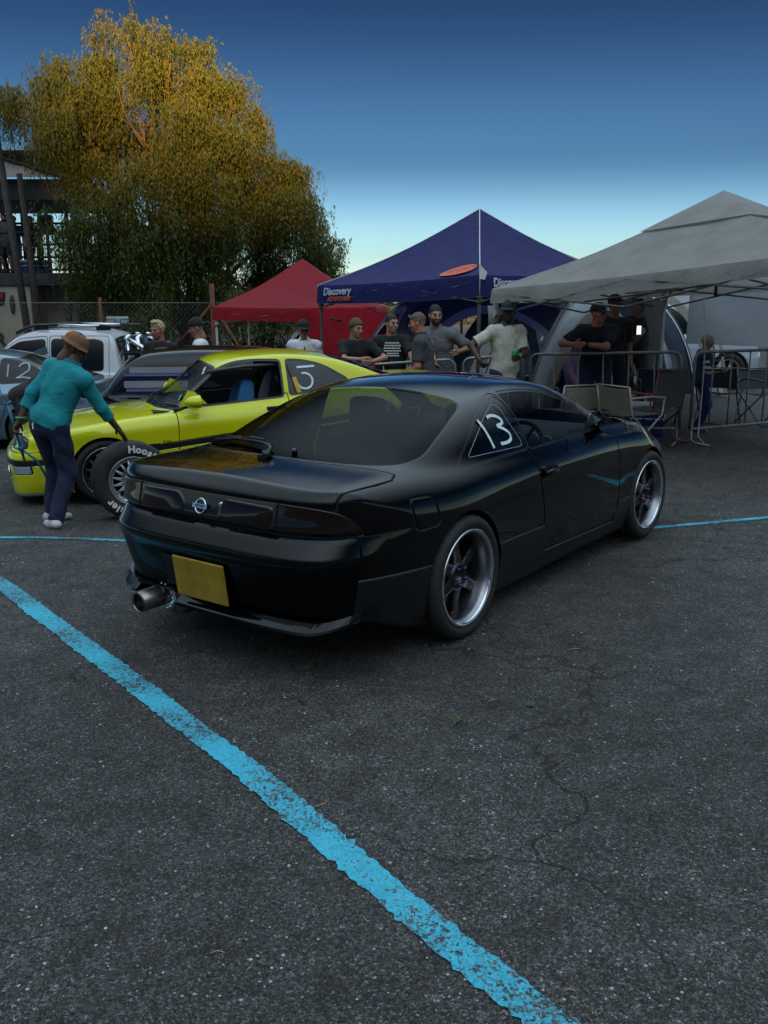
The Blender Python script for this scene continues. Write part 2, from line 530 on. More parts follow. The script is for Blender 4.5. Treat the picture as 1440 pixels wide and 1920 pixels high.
def asphalt_nodes(nt, L, co):
    # colour and height of old asphalt: exposed aggregate, patches, oil, sealed and open cracks
    def vec(scale, off=(0, 0, 0)):
        mp = N_(nt, 'ShaderNodeMapping'); mp.inputs['Scale'].default_value = (scale,) * 3; mp.inputs['Location'].default_value = off
        L(co, mp.inputs[0]); return mp.outputs[0]
    big = N_(nt, 'ShaderNodeTexNoise', i_Scale=0.55, i_Detail=6.0, i_Roughness=.62); L(co, big.inputs['Vector'])
    mid = N_(nt, 'ShaderNodeTexNoise', i_Scale=6.0, i_Detail=6.0, i_Roughness=.7); L(co, mid.inputs['Vector'])
    vo = N_(nt, 'ShaderNodeTexVoronoi', i_Scale=135.0, i_Randomness=1.0); L(co, vo.inputs['Vector'])
    vo2 = N_(nt, 'ShaderNodeTexVoronoi', i_Scale=300.0, i_Randomness=1.0); L(co, vo2.inputs['Vector'])
    base = ramp(nt, big.outputs[0], [(.30, (.034, .032, .030)), (.50, (.053, .050, .047)), (.72, (.080, .075, .070))])
    # stones: per-cell grey
    st = N_(nt, 'ShaderNodeSeparateColor'); L(vo.outputs['Color'], st.inputs[0])
    st2 = N_(nt, 'ShaderNodeSeparateColor'); L(vo2.outputs['Color'], st2.inputs[0])
    s1 = ramp(nt, st.outputs[0], [(0.0, g3(.35)), (.50, g3(.85)), (.88, g3(1.45)), (.965, g3(1.9)), (1.0, g3(3.4))])
    s2 = ramp(nt, st2.outputs[1], [(0.0, g3(.45)), (.5, g3(.95)), (.90, g3(1.7)), (1.0, g3(3.4))])
    m1 = N_(nt, 'ShaderNodeMix', data_type='RGBA', blend_type='MULTIPLY'); m1.inputs[0].default_value = 1; L(base, m1.inputs[6]); L(s1, m1.inputs[7])
    m2 = N_(nt, 'ShaderNodeMix', data_type='RGBA', blend_type='MULTIPLY'); m2.inputs[0].default_value = 1; L(m1.outputs[2], m2.inputs[6]); L(s2, m2.inputs[7])
    m3 = N_(nt, 'ShaderNodeMix', data_type='RGBA', blend_type='MULTIPLY'); m3.inputs[0].default_value = 1; L(m2.outputs[2], m3.inputs[6])
    L(ramp(nt, mid.outputs[0], [(.3, g3(.6)), (.7, g3(1.4))]), m3.inputs[7])
    # cracks: edges of large distorted cells, kept only where a slow mask allows
    dn = N_(nt, 'ShaderNodeTexNoise', i_Scale=1.7, i_Detail=5.0, i_Roughness=.55); L(co, dn.inputs['Vector'])
    dv = N_(nt, 'ShaderNodeVectorMath', operation='SCALE', i_Scale=1.1); L(dn.outputs['Color'], dv.inputs[0])
    ad = N_(nt, 'ShaderNodeVectorMath', operation='ADD'); L(co, ad.inputs[0]); L(dv.outputs[0], ad.inputs[1])
    cv = N_(nt, 'ShaderNodeTexVoronoi', feature='DISTANCE_TO_EDGE', i_Scale=0.62, i_Randomness=1.0); L(ad.outputs[0], cv.inputs['Vector'])
    mk = N_(nt, 'ShaderNodeTexNoise', i_Scale=0.8, i_Detail=3.0); L(vec(1.0, (3.7, 1.3, 0)), mk.inputs['Vector'])
    cr = ramp(nt, cv.outputs['Distance'], [(0.0, g3(1)), (.003, g3(.8)), (.007, g3(0))])
    mm = N_(nt, 'ShaderNodeMath', operation='MULTIPLY'); L(cr, mm.inputs[0]); L(ramp(nt, mk.outputs[0], [(.40, g3(0)), (.52, g3(1))]), mm.inputs[1])
    cv2 = N_(nt, 'ShaderNodeTexVoronoi', feature='DISTANCE_TO_EDGE', i_Scale=2.1, i_Randomness=1.0); L(ad.outputs[0], cv2.inputs['Vector'])
    cr2 = ramp(nt, cv2.outputs['Distance'], [(0.0, g3(.8)), (.006, g3(.45)), (.013, g3(0))])
    mm2 = N_(nt, 'ShaderNodeMath', operation='MULTIPLY'); L(cr2, mm2.inputs[0]); L(ramp(nt, mk.outputs[0], [(.58, g3(0)), (.66, g3(1))]), mm2.inputs[1])
    crk = N_(nt, 'ShaderNodeMath', operation='MAXIMUM'); L(mm.outputs[0], crk.inputs[0]); L(mm2.outputs[0], crk.inputs[1])
    m4 = N_(nt, 'ShaderNodeMix', data_type='RGBA'); L(crk.outputs[0], m4.inputs[0]); L(m3.outputs[2], m4.inputs[6]); m4.inputs[7].default_value = (.016, .015, .015, 1)
    # oil drips
    ov = N_(nt, 'ShaderNodeTexVoronoi', i_Scale=0.9, i_Randomness=1.0); L(ad.outputs[0], ov.inputs['Vector'])
    od = ramp(nt, ov.outputs['Distance'], [(0.0, g3(1)), (.035, g3(.9)), (.06, g3(0))])
    m5 = N_(nt, 'ShaderNodeMix', data_type='RGBA'); L(od, m5.inputs[0]); L(m4.outputs[2], m5.inputs[6]); m5.inputs[7].default_value = (.010, .010, .011, 1)
    # height
    h1 = N_(nt, 'ShaderNodeMath', operation='MULTIPLY', i_1=-1.0); L(vo.outputs['Distance'], h1.inputs[0])
    h2 = N_(nt, 'ShaderNodeMath', operation='MULTIPLY_ADD', i_1=-.5); L(vo2.outputs['Distance'], h2.inputs[0]); L(h1.outputs[0], h2.inputs[2])
    h3 = N_(nt, 'ShaderNodeMath', operation='MULTIPLY_ADD', i_1=-1.6); L(crk.outputs[0], h3.inputs[0]); L(h2.outputs[0], h3.inputs[2])
    return m5.outputs[2], h3.outputs[0], mid.outputs[0], od, st.outputs[1], vo.outputs['Distance']

def mat_asphalt():
    m, nt, b = new_mat('asphalt'); L = nt.links.new
    co = coords(nt)
    c, h, mid, od, _, _ = asphalt_nodes(nt, L, co)
    L(c, b.inputs['Base Color'])
    bp = N_(nt, 'ShaderNodeBump', i_Strength=.9, i_Distance=0.006); L(h, bp.inputs['Height']); L(bp.outputs[0], b.inputs['Normal'])
    rr = N_(nt, 'ShaderNodeMapRange', i_3=.78, i_4=.35); L(od, rr.inputs[0]); L(rr.outputs[0], b.inputs['Roughness'])
    b.inputs['Specular IOR Level'].default_value = .35
    return m

def mat_line(c=(.045, .47, .64)):
    # road paint worn through to the asphalt stones
    m, nt, b = new_mat('line_paint'); L = nt.links.new
    co = coords(nt)
    ac, h, mid, od, cellr, dist = asphalt_nodes(nt, L, co)
    n = N_(nt, 'ShaderNodeTexNoise', i_Scale=40.0, i_Detail=8.0, i_Roughness=.8); L(co, n.inputs['Vector'])
    n2 = N_(nt, 'ShaderNodeTexNoise', i_Scale=2.3, i_Detail=3.0); L(co, n2.inputs['Vector'])
    a = N_(nt, 'ShaderNodeMath', operation='MULTIPLY_ADD', i_1=.55); L(n2.outputs[0], a.inputs[0]); L(n.outputs[0], a.inputs[2])
    a2 = N_(nt, 'ShaderNodeMath', operation='MULTIPLY_ADD', i_1=.16); L(cellr, a2.inputs[0]); L(a.outputs[0], a2.inputs[2])
    wear = ramp(nt, a2.outputs[0], [(.83, g3(0)), (.92, g3(.85)), (.97, g3(1))])
    pc = ramp(nt, n.outputs[0], [(.32, tuple(x * .55 for x in c)), (.5, c), (.68, tuple(min(1, x * 1.2 + .06) for x in c))])
    mx = N_(nt, 'ShaderNodeMix', data_type='RGBA'); L(wear, mx.inputs[0]); L(pc, mx.inputs[6]); L(ac, mx.inputs[7])
    L(mx.outputs[2], b.inputs['Base Color'])
    bp = N_(nt, 'ShaderNodeBump', i_Strength=.7, i_Distance=0.005); L(h, bp.inputs['Height']); L(bp.outputs[0], b.inputs['Normal'])
    b.inputs['Roughness'].default_value = .7
    return m

M = {}
M['asphalt'] = mat_asphalt()
M['line'] = mat_line()
M['black_paint'] = paint('black_paint', (.0012, .0014, .002), dust_amt=.05, rough=.08, ior=1.36)
M['bumper_paint'] = paint('bumper_paint', (.0012, .0014, .002), dust_amt=.10, rough=.35, ior=1.36, worn=(.50, .575, .22))
M['trim'] = simple('black_trim', (.014, .014, .015), .28, var=.2)
M['gap'] = simple('gap_black', (.003, .003, .003), .8)
M['rubber'] = simple('tyre_rubber', (.018, .018, .019), .72, var=.35, scale=14, bump=.25, bscale=90)
M['rim_black'] = simple('rim_black', (.012, .012, .013), .28, coat=.5)
M['rim_lip'] = simple('polished_lip', (.62, .63, .66), .16, 1.0, var=.15, scale=20)
M['chrome'] = simple('chrome', (.78, .79, .82), .08, 1.0, var=.05)
M['steel'] = simple('steel', (.42, .41, .40), .35, 1.0, var=.2, scale=15)
M['exhaust'] = simple('exhaust_steel', (.30, .27, .25), .28, 1.0, var=.4, scale=12)
M['well'] = simple('wheel_well', (.006, .006, .006), .9)
M['interior'] = simple('cabin_trim', (.014, .014, .016), .75, var=.25)
M['glass'] = glass('window_glass', (.55, .60, .62))
M['glass_dark'] = glass('tinted_glass', (.16, .19, .22))
M['lamp_smoke'] = simple('smoked_lamp', (.010, .005, .005), .2, coat=1.0, spec=.05)
M['white_paint'] = simple('white_paint', (.75, .76, .78), .35)
M['marker_white'] = simple('marker_white', (.62, .76, .86), .6, var=.25, scale=40)
M['plate'] = simple('plate_yellow', (.36, .22, .015), .5, var=.25, scale=9)
M['red_plastic'] = simple('red_plastic', (.30, .012, .010), .4)
M['dark_glass_opaque'] = simple('privacy_glass', (.006, .007, .009), .25, coat=.7, spec=.05)
# ---------------------------------------------------------------- ground: asphalt that falls away gently to the back left
_R = curve([(-50, 0), (5.0, 0), (6.2, .05), (7.2, .10), (9, .13), (11, .27), (13.5, .39), (16, .53), (20, .64), (30, .75), (60, .8)], 4000)
def gz(x, y):
    t = np.clip((np.asarray(x, float) - 4.0) / (-2.5 - 4.0), 0, 1)
    s = t * t * (3 - 2 * t)
    return -s * _R(np.asarray(y, float))
def G_(x, y, dz=0.0): return (x, y, float(gz(x, y)) + dz)

def make_ground():
    xs = np.unique(np.concatenate([[-700, -300, -120, -60, -30, -18], np.linspace(-12, 8, 81), [12, 20, 40, 100, 300, 700]]))
    ys = np.unique(np.concatenate([[-900, -400, -100, -30, -5], np.linspace(0, 32, 129), [40, 60, 100, 200, 500, 1500]]))
    X, Y = np.meshgrid(xs, ys, indexing='ij')
    V = np.stack([X.ravel(), Y.ravel(), gz(X.ravel(), Y.ravel())], 1)
    ny = len(ys)
    i, j = np.meshgrid(np.arange(len(xs) - 1), np.arange(ny - 1), indexing='ij')
    a = (i * ny + j).ravel()
    Q = np.stack([a, a + ny, a + ny + 1, a + 1], 1)
    o = link('ground', tri_mesh('ground', V, Q), M['asphalt']); o['kind'] = 'structure'
make_ground()

def painted_line(name, pts, w, z=0.005, seed=0):
    # a hand-painted stripe with uneven edges
    r = np.random.default_rng(seed)
    P = np.array(pts, float)
    seg = np.linalg.norm(np.diff(P, axis=0), axis=1); s = np.concatenate([[0], np.cumsum(seg)])
    n = max(8, int(s[-1] / 0.02))
    t = np.linspace(0, s[-1], n)
    X = np.stack([np.interp(t, s, P[:, 0]), np.interp(t, s, P[:, 1])], 1)
    k = np.ones(31) / 31
    for c in range(2):
        pad = np.pad(X[:, c], 15, mode='edge'); X[15:-15, c] = np.convolve(pad, k, 'valid')[15:-15]
    T = np.gradient(X, axis=0); T /= np.linalg.norm(T, axis=1, keepdims=True)
    Nn = np.stack([-T[:, 1], T[:, 0]], 1)
    def wob(a, b):
        x = r.normal(size=n); y = np.convolve(np.pad(r.normal(size=n), 15, mode='edge'), np.hanning(31) / 15, 'valid')[:n]
        return a * x + b * y
    A = X + Nn * (w / 2 + wob(.0045, .008))[:, None]; B = X - Nn * (w / 2 + wob(.0045, .008))[:, None]
    V = np.zeros((2 * n, 3)); V[:n, :2] = A; V[n:, :2] = B; V[:, 2] = gz(V[:, 0], V[:, 1]) + z
    i = np.arange(n - 1)
    Q = np.stack([i, i + n, i + n + 1, i + 1], 1)
    o = link(name, tri_mesh(name, V, Q, smooth=False), M['line']); o['kind'] = 'structure'
    return o

painted_line('road_marking', [(-3.6, 6.80), (-2.35, 5.305), (-1.315, 4.035), (-.662, 3.227), (-.371, 2.855), (-.10, 2.47), (.184, 2.09), (.412, 1.80), (.95, 1.10)], .112, seed=1)
painted_line('road_marking', [(-6.0, 6.45), (-3.6, 6.62), (-2.92, 6.70), (-2.5, 6.69), (-2.10, 6.60), (-1.2, 6.40)], .07, seed=2)
painted_line('road_marking', [(1.5, 6.60), (2.14, 6.78), (3.07, 7.05), (4.6, 7.5)], .07, seed=3)

# loose grit, straw and leaves, and a weed in the crack
def litter():
    r = np.random.default_rng(5)
    m = MB()
    for i in range(900):
        y = 1.9 + 9 * r.random() ** 1.5; x = r.uniform(-.46, .46) * y * 1.05
        s = r.uniform(.0022, .0055) * (1 + .10 * y)
        z = float(gz(x, y))
        a = r.uniform(0, 6.28); n = 5
        ring = [(x + s * r.uniform(.6, 1.1) * math.cos(a + k * 1.2566), y + s * r.uniform(.6, 1.1) * math.sin(a + k * 1.2566), z + .001) for k in range(n)]
        m.add(ring + [(x, y, z + s * r.uniform(.4, .8))], [(k, (k + 1) % n, n) for k in range(n)])
    o = m.build('grit', M['grit']); o['kind'] = 'stuff'; o['label'] = 'pale grit scattered over the asphalt'
    m = MB()
    for i in range(45):
        y = 1.9 + 8 * r.random() ** 1.4; x = r.uniform(-.46, .46) * y * 1.05
        L = r.uniform(.02, .07); a = r.uniform(0, 6.28); z = float(gz(x, y)) + .004
        b = a + r.normal() * .4
        p = [(x, y, z), (x + L * .5 * math.cos(a), y + L * .5 * math.sin(a), z + r.uniform(0, .006)), (x + L * .5 * (math.cos(a) + math.cos(b)), y + L * .5 * (math.sin(a) + math.sin(b)), z)]
        m.tube(p, r.uniform(.0008, .0016), 4)
    o = m.build('straw', M['straw']); o['kind'] = 'stuff'; o['label'] = 'dry straw bits lying on the asphalt'
    for k, (x, y) in enumerate([(.62, 3.55), (.30, 3.40)]):
        m = MB()
        for q in range(9):
            a = r.uniform(0, 6.28); L = r.uniform(.02, .045)
            m.tube([(x, y, 0), (x + L * .5 * math.cos(a), y + L * .5 * math.sin(a), L * .7), (x + L * math.cos(a), y + L * math.sin(a), L * .75)], [.002, .0025, .0006], 4)
        o = m.build('weed', M['weed']); tag(o, ['small green weed growing from a crack behind the black coupe', 'tiny weed sprig beside straw on the cracked asphalt'][k], 'weed')
M['grit'] = simple('grit', (.40, .38, .35), .9, var=.5, scale=40)
M['straw'] = simple('straw', (.42, .34, .20), .8, var=.4, scale=20)
M['weed'] = simple('weed', (.08, .16, .03), .6)
litter()
# ---------------------------------------------------------------- the ridge behind the camera that keeps the low sun off the car park
def ridge():
    r = np.random.default_rng(11)
    n, rows = 700, 10
    V = []
    ph = r.uniform(0, 6.28, 8)
    for i in range(n + 1):
        a = R(95 + 150 * i / n)
        d0 = 150
        x, y = d0 * math.tan((i / n - .5) * 2.3), -150
        hgt = 34.2 + 4.6 / (1 + math.exp((x - 20.3) / .8)) + 1.2 * math.sin(x * .021 + ph[0]) + .6 * math.sin(x * .11 + ph[1]) + .4 * math.sin(x * .31 + ph[2])  # includes an unseen knoll added to shade the clubhouse
        for k in range(rows + 1):
            t = k / rows
            V.append((x, y - 45 * t + 4 * math.sin(x * .05 + t * 3), hgt * math.sin(min(1, t * 1.4) * math.pi / 2) ** 1.3 * (1 if t < .9 else .95) - .3))
    Q = []
    for i in range(n):
        for k in range(rows):
            a = i * (rows + 1) + k
            Q.append((a, a + 1, a + rows + 2, a + rows + 1))
    o = link('hill', tri_mesh('hill', np.array(V), np.array(Q)), M['hill']); o['kind'] = 'structure'
M['hill'] = simple('dry_grass_hill', (.06, .05, .025), .9, var=.5, scale=.3)
ridge()
# ---------------------------------------------------------------- car bodies
def car_field(p):
    W, S = curve(p['W'], smooth=.05), curve(p['S'], smooth=.018)
    XR, PR = curve(p['XR'], smooth=p.get('xr_s', .009)), curve(p['PR'], smooth=.025)
    XF, PF = curve(p['XF'], smooth=p.get('xf_s', .02)), curve(p['PF'], smooth=.025)
    H = curve(p['H'], smooth=.06); ZB = curve(p['ZB'], smooth=.03)
    G = curve(p['G'], smooth=p.get('g_s', .06)); GY = curve(p['GY'], smooth=.06); GT = curve(p['GT'], smooth=.03)
    cr = p.get('crown', .05); gc = p.get('gcrown', .05); bo = p.get('bow', (.25, .35)); xm = p['xm']
    ks, kg, kj, ke = p.get('ks', .16), p.get('kg', .14), p.get('kj', .08), p.get('ke', .05)
    bump = p.get('arch_bump', .012); axles = p['axles']
    zg0 = p.get('zg0', .76)
    KS = curve(ks, smooth=.08) if isinstance(ks, list) else None
    def fn(x, y, z):
        y = np.abs(y)
        fl = 0
        for xa in axles:
            fl = fl + bump * np.exp(-((x - xa) / .34) ** 2) * np.exp(-((z - .50) / .22) ** 2)
        side = y - (W(x) + S(z) + fl)
        k = KS(x) if KS is not None else ks
        top = z - (H(x) - cr * (y / .8) ** 2)
        body = smax(side, top, k)
        body = smax(body, XR(z) + PR(y) - x, ke)
        body = smax(body, x - (XF(z) - PF(y)), ke)
        body = smax(body, ZB(x) - z, .03)
        xe = np.where(x < xm, x - bo[0] * y * y, x + bo[1] * y * y)
        b = 1 / (1 + np.exp(-(x - xm) / .15))
        xe = (x - bo[0] * y * y) * (1 - b) + (x + bo[1] * y * y) * b
        gt = z - (G(xe) - gc * (y / .6) ** 2)
        gs = y - (GY(x) + GT(z))
        green = smax(smax(gt * .92, gs, kg), zg0 - z, .02)
        return smin(body, green, kj)
    return fn

def cut(M_, dfn):
    return split(M_, dfn(M_[0])) if len(M_[2]) else (M_, M_)

def rolled_edge(M_, dfn, w, sgn, b=.0055):
    # round the rim of a sheet-metal panel over into its shut line
    if not len(M_[2]): return M_
    f = (lambda V: -dfn(V)) if sgn < 0 else dfn
    near, far = split(M_, f(M_[0]) - (w + b))
    if not len(near[2]): return far
    V, N, T = near
    d = np.clip((f(V) - w) / b, 0, 1); e = 1e-4
    gr = np.stack([f(V + np.eye(3)[k] * e) - f(V - np.eye(3)[k] * e) for k in range(3)], 1) / (2 * e)
    gr -= N * (gr * N).sum(1, keepdims=True); gr /= np.maximum(np.linalg.norm(gr, axis=1, keepdims=True), 1e-6)
    k = (1 - d)[:, None]
    N2 = N - gr * k * 1.3; N2 /= np.linalg.norm(N2, axis=1, keepdims=True)
    return join((V - N * k ** 2 * b * .6, N2, T), far)

def panel(M_, dfn, w=.003, depth=.007):
    # panel inside dfn<0, the shut line round it (sunk), and the rest
    a, rest = split(M_, dfn(M_[0]) + w)
    g, out = split(rest, dfn(rest[0]) - w)
    g = (g[0] - g[1] * depth, g[1], g[2])
    return rolled_edge(a, dfn, w, -1), g, rolled_edge(out, dfn, w, 1)

def sides(M_):
    return split(M_, M_[0][:, 1])      # right (y<0), left

def side_poly(poly, ymin=.3, zmin=None):
    P = np.array(poly)
    def f(V):
        return np.maximum(sdpoly(V[:, 0], V[:, 2], P), ymin - np.abs(V[:, 1]))
    return f

def top_poly(poly, zmin=.5):
    P = np.array(poly)
    def f(V):
        return np.maximum(sdpoly(V[:, 0], np.abs(V[:, 1]), P), zmin - V[:, 2])
    return f

def rear_poly(poly, xmax):
    P = np.array(poly)
    def f(V):
        return np.maximum(sdpoly(np.abs(V[:, 1]), V[:, 2], P), V[:, 0] - xmax)
    return f

def arch_fn(xa, za, r, ymin=.45, flat=1.0):
    return lambda V: np.maximum(np.sqrt((V[:, 0] - xa) ** 2 + ((V[:, 2] - za) * np.where(V[:, 2] < za, .7, flat)) ** 2) - r, ymin - np.abs(V[:, 1]))

def wheel_wells(parent, axles, za, r, yo, yi):
    for xa in axles:
        for s in (-1, 1):
            m = MB()
            prof = [(r + .012, s * (yo - .012)), (r + .015, s * yi), (.02, s * yi)]
            m.lathe(prof, 28, 'y', (xa, 0, za), a0=-2.0, a1=2.0)
            m.build('wheel_well', M['well'], parent)

def ribbon(pts3, nrm, w, lift=.002, th=.002):
    # flat brush stroke along pts3 lying on a surface with normals nrm
    V = []; F = []
    n = len(pts3)
    for i in range(n):
        p = Vector(pts3[i]); t = (Vector(pts3[min(i + 1, n - 1)]) - Vector(pts3[max(i - 1, 0)])).normalized()
        nn = Vector(nrm[i] if isinstance(nrm, list) else nrm).normalized(); s = t.cross(nn).normalized()
        ww = w[i] if isinstance(w, list) else w
        for a, b in ((-1, 0), (1, 0), (1, 1), (-1, 1)):
            V.append(p + s * a * ww / 2 + nn * (lift + b * th))
    for i in range(n - 1):
        for k in range(4):
            l = (k + 1) % 4
            F.append((i * 4 + k, i * 4 + l, i * 4 + 4 + l, i * 4 + 4 + k))
    F += [(3, 2, 1, 0), tuple((n - 1) * 4 + k for k in range(4))]
    return V, F

def arc_pts(c, r, a0, a1, n=10, ry=None):
    ry = ry or r
    return [(c[0] + r * math.cos(R(a0 + (a1 - a0) * i / n)), c[1] + ry * math.sin(R(a0 + (a1 - a0) * i / n))) for i in range(n + 1)]

def project_y(fn, x, z, s, y0=.95):
    # point of the body side at (x, z): first crossing coming from outside
    y = y0
    for _ in range(60):
        d = float(fn(np.array([x]), np.array([y]), np.array([z]))[0])
        if d < 1e-4: break
        y -= max(d * .8, 2e-4)
    return s * y

# ---- wheels. Axle along y, face towards -y.
def tyre(m, r, rin, w, n=48):
    h = w / 2
    prof = [(rin, -h * .86), (rin + .008, -h * .93), (rin + (r - rin) * .45, -h * 1.03), (r - .018, -h * .96), (r - .006, -h * .84), (r, -h * .70),
            (r, -h * .36), (r - .008, -h * .34), (r - .008, -h * .26), (r, -h * .24), (r, h * .24), (r - .008, h * .26), (r - .008, h * .34), (r, h * .36),
            (r, h * .70), (r - .006, h * .84), (r - .018, h * .96), (rin + (r - rin) * .45, h * 1.03), (rin + .008, h * .93), (rin, h * .86)]
    m.lathe(prof, n, 'y')
    return m

def spoke(m, a, r0, r1, w0, w1, y0, y1, th):
    # box spoke from radius r0 to r1 at angle a
    ca, sa = math.cos(a), math.sin(a)
    vs = []
    for r, w, y in ((r0, w0, y0), ((r0 + r1) / 2, (w0 + w1) / 2 * .9, (y0 + y1) / 2 + .006), (r1, w1, y1)):
        for t, yy in ((-1, y + .004), (-.6, y), (.6, y), (1, y + .004), (1, y + th), (-1, y + th)):
            x_ = r * ca - t * w / 2 * sa; z_ = r * sa + t * w / 2 * ca
            vs.append((x_, yy, z_))
    fs = []
    for i in range(2):
        for k in range(6):
            l = (k + 1) % 6
            fs.append((i * 6 + k, i * 6 + l, i * 6 + 6 + l, i * 6 + 6 + k))
    fs += [(5, 4, 3, 2, 1, 0), tuple(12 + k for k in range(6))]
    m.add(vs, fs)

def wheel_six(parent, loc, face_left, r=.32, rlip=.252, w=.235, dish=.085, spin=0.0, steer=0.0):
    wo = empty('wheel', loc, (math.pi if face_left else 0) + steer); wo.parent = parent
    m = MB(); tyre(m, r, rlip - .004, w); t = m.build('tyre', M['rubber'], wo)
    # slanted tread grooves on the shoulders
    gm = MB()
    for i in range(36):
        a = 2 * math.pi * i / 36
        for s in (-1, 1):
            pts = []
            for k in range(4):
                q = k / 3
                yy = s * w / 2 * (.40 + .46 * q); rr = r + .0006 - (.008 * max(0, q - .62) / .38)
                aa = a + s * .13 * q
                pts.append((rr * math.cos(aa), yy, rr * math.sin(aa)))
            v, f = ribbon(pts, [(p[0], 0, p[2]) for p in pts], .006, 0, .0008)
            gm.add(v, f)
    gm.build('tread_grooves', M['gap'], wo)['kind'] = 'stuff'
    h = w / 2; yl = -h * .93
    m = MB()
    m.lathe([(rlip - .006, yl + .012), (rlip, yl + .004), (rlip, yl - .004), (rlip - .006, yl - .006), (rlip - .016, yl - .003), (rlip - .022, yl + .006)], 56, 'y')
    m.build('rim_edge', M['chrome'], wo)
    m = MB()
    m.lathe([(rlip - .022, yl + .006), (rlip - .030, yl + .016), (rlip - .036, yl + .03), (rlip - .045, yl + dish), (rlip - .050, h * .9)], 56, 'y')
    m.build('rim_dish', M['rim_dish'], wo)
    m = MB()
    for i in range(6):
        a = spin + i * math.pi / 3
        spoke(m, a, .052, rlip - .042, .078, .052, yl + dish - .028, yl + dish - .012, .035)
        m.box(((rlip - .05) * math.cos(a), yl + dish - .002, (rlip - .05) * math.sin(a)), (.012, .02, .012))
    m.lathe([(.0, yl + dish - .006), (.030, yl + dish - .006), (.033, yl + dish - .02), (.060, yl + dish - .036), (.072, yl + dish - .030), (.078, yl + dish), (.078, yl + dish + .03)], 32, 'y')
    m.build('spokes', M['rim_black'], wo)
    m = MB()
    for i in range(5):
        a = spin + .3 + i * 2 * math.pi / 5
        m.lathe([(0, yl + dish - .052), (.008, yl + dish - .052), (.0095, yl + dish - .03)], 8, 'y', (.047 * math.cos(a), 0, .047 * math.sin(a)))
    m.build('wheel_nuts', M['nut'], wo)['kind'] = 'stuff'
    m = MB()
    m.tube([(.205 * math.cos(spin + 3.9), yl + dish - .01, .205 * math.sin(spin + 3.9)), (.185 * math.cos(spin + 3.9), yl + dish - .03, .185 * math.sin(spin + 3.9))], .005, 6)
    m.build('valve', M['red_plastic'], wo)
    m = MB(); m.lathe([(.02, h * .2), (.16, h * .2), (.165, h * .26), (.165, h * .34), (.02, h * .36)], 40, 'y')
    m.build('brake_disc', M['brake'], wo)
    return wo

M['rim_dish'] = simple('satin_dish', (.30, .31, .33), .3, 1.0, var=.2, scale=20)
M['brake'] = simple('dull_brake', (.07, .065, .06), .5, .8)
M['nut'] = simple('purple_nut', (.10, .03, .14), .3, .8)
# ---------------------------------------------------------------- the black coupe
BLK = dict(
    W=[(-1.10, .790), (-.75, .815), (-.4, .842), (0, .856), (.4, .850), (1.0, .846), (2.0, .846), (2.5, .856), (2.9, .835), (3.2, .78), (3.45, .66), (3.6, .55)],
    S=[(.05, -.075), (.15, -.045), (.26, -.018), (.42, -.004), (.56, 0), (.66, -.002), (.74, -.012), (.82, -.036), (.90, -.075), (1.0, -.15)],
    XR=[(.10, -.87), (.28, -.930), (.40, -.970), (.52, -1.010), (.572, -1.030), (.585, -1.030), (.60, -1.020), (.645, -.988), (.662, -.975), (.672, -.960), (.684, -.962), (.70, -.986), (.76, -.974), (.80, -.966), (.815, -.963), (.826, -.962), (.888, -.912), (.92, -.885), (1.1, -.70)],
    PR=[(0, 0), (.3, .006), (.5, .026), (.6, .055), (.68, .10), (.74, .17), (.78, .26), (.81, .38), (.85, .62), (1.0, 1.5)],
    XF=[(.1, 3.38), (.25, 3.46), (.45, 3.47), (.55, 3.44), (.62, 3.36), (.70, 3.2), (.9, 2.7)],
    PF=[(0, 0), (.3, .03), (.5, .10), (.65, .20), (.75, .34), (.82, .55), (1.0, 1.3)],
    H=[(-1.2, .870), (-.95, .892), (-.7, .918), (-.4, .928), (0, .912), (.5, .888), (1.0, .880), (1.9, .885), (2.35, .885), (2.8, .825), (3.2, .725), (3.5, .60), (3.7, .5)],
    ZB=[(-1.1, .300), (-.75, .285), (-.5, .20), (-.3, .15), (.4, .135), (2.2, .135), (2.8, .14), (3.2, .15), (3.6, .17)],
    G=[(-1.1, .60), (-.78, .79), (-.55, .893), (-.3, .982), (0, 1.080), (.25, 1.150), (.45, 1.197), (.7, 1.228), (1.0, 1.242), (1.25, 1.236), (1.5, 1.205), (1.75, 1.128), (2.05, 1.01), (2.4, .865), (2.8, .70)],
    GY=[(-.9, .58), (-.5, .655), (-.2, .70), (.1, .735), (.4, .757), (1.0, .772), (1.7, .762), (2.2, .70), (2.6, .62)],
    GT=[(.6, .06), (.80, .018), (.87, 0), (1.0, -.052), (1.1, -.105), (1.2, -.17), (1.28, -.235)],
    xm=.95, axles=(0.0, 2.525), crown=.045, gcrown=.045, bow=(.16, .30), ks=[(-1.2, .10), (-.8, .12), (-.2, .20), (.8, .17), (2, .15), (3, .22)], kg=.15, kj=.09, ke=.022, xr_s=.006, arch_bump=.016)

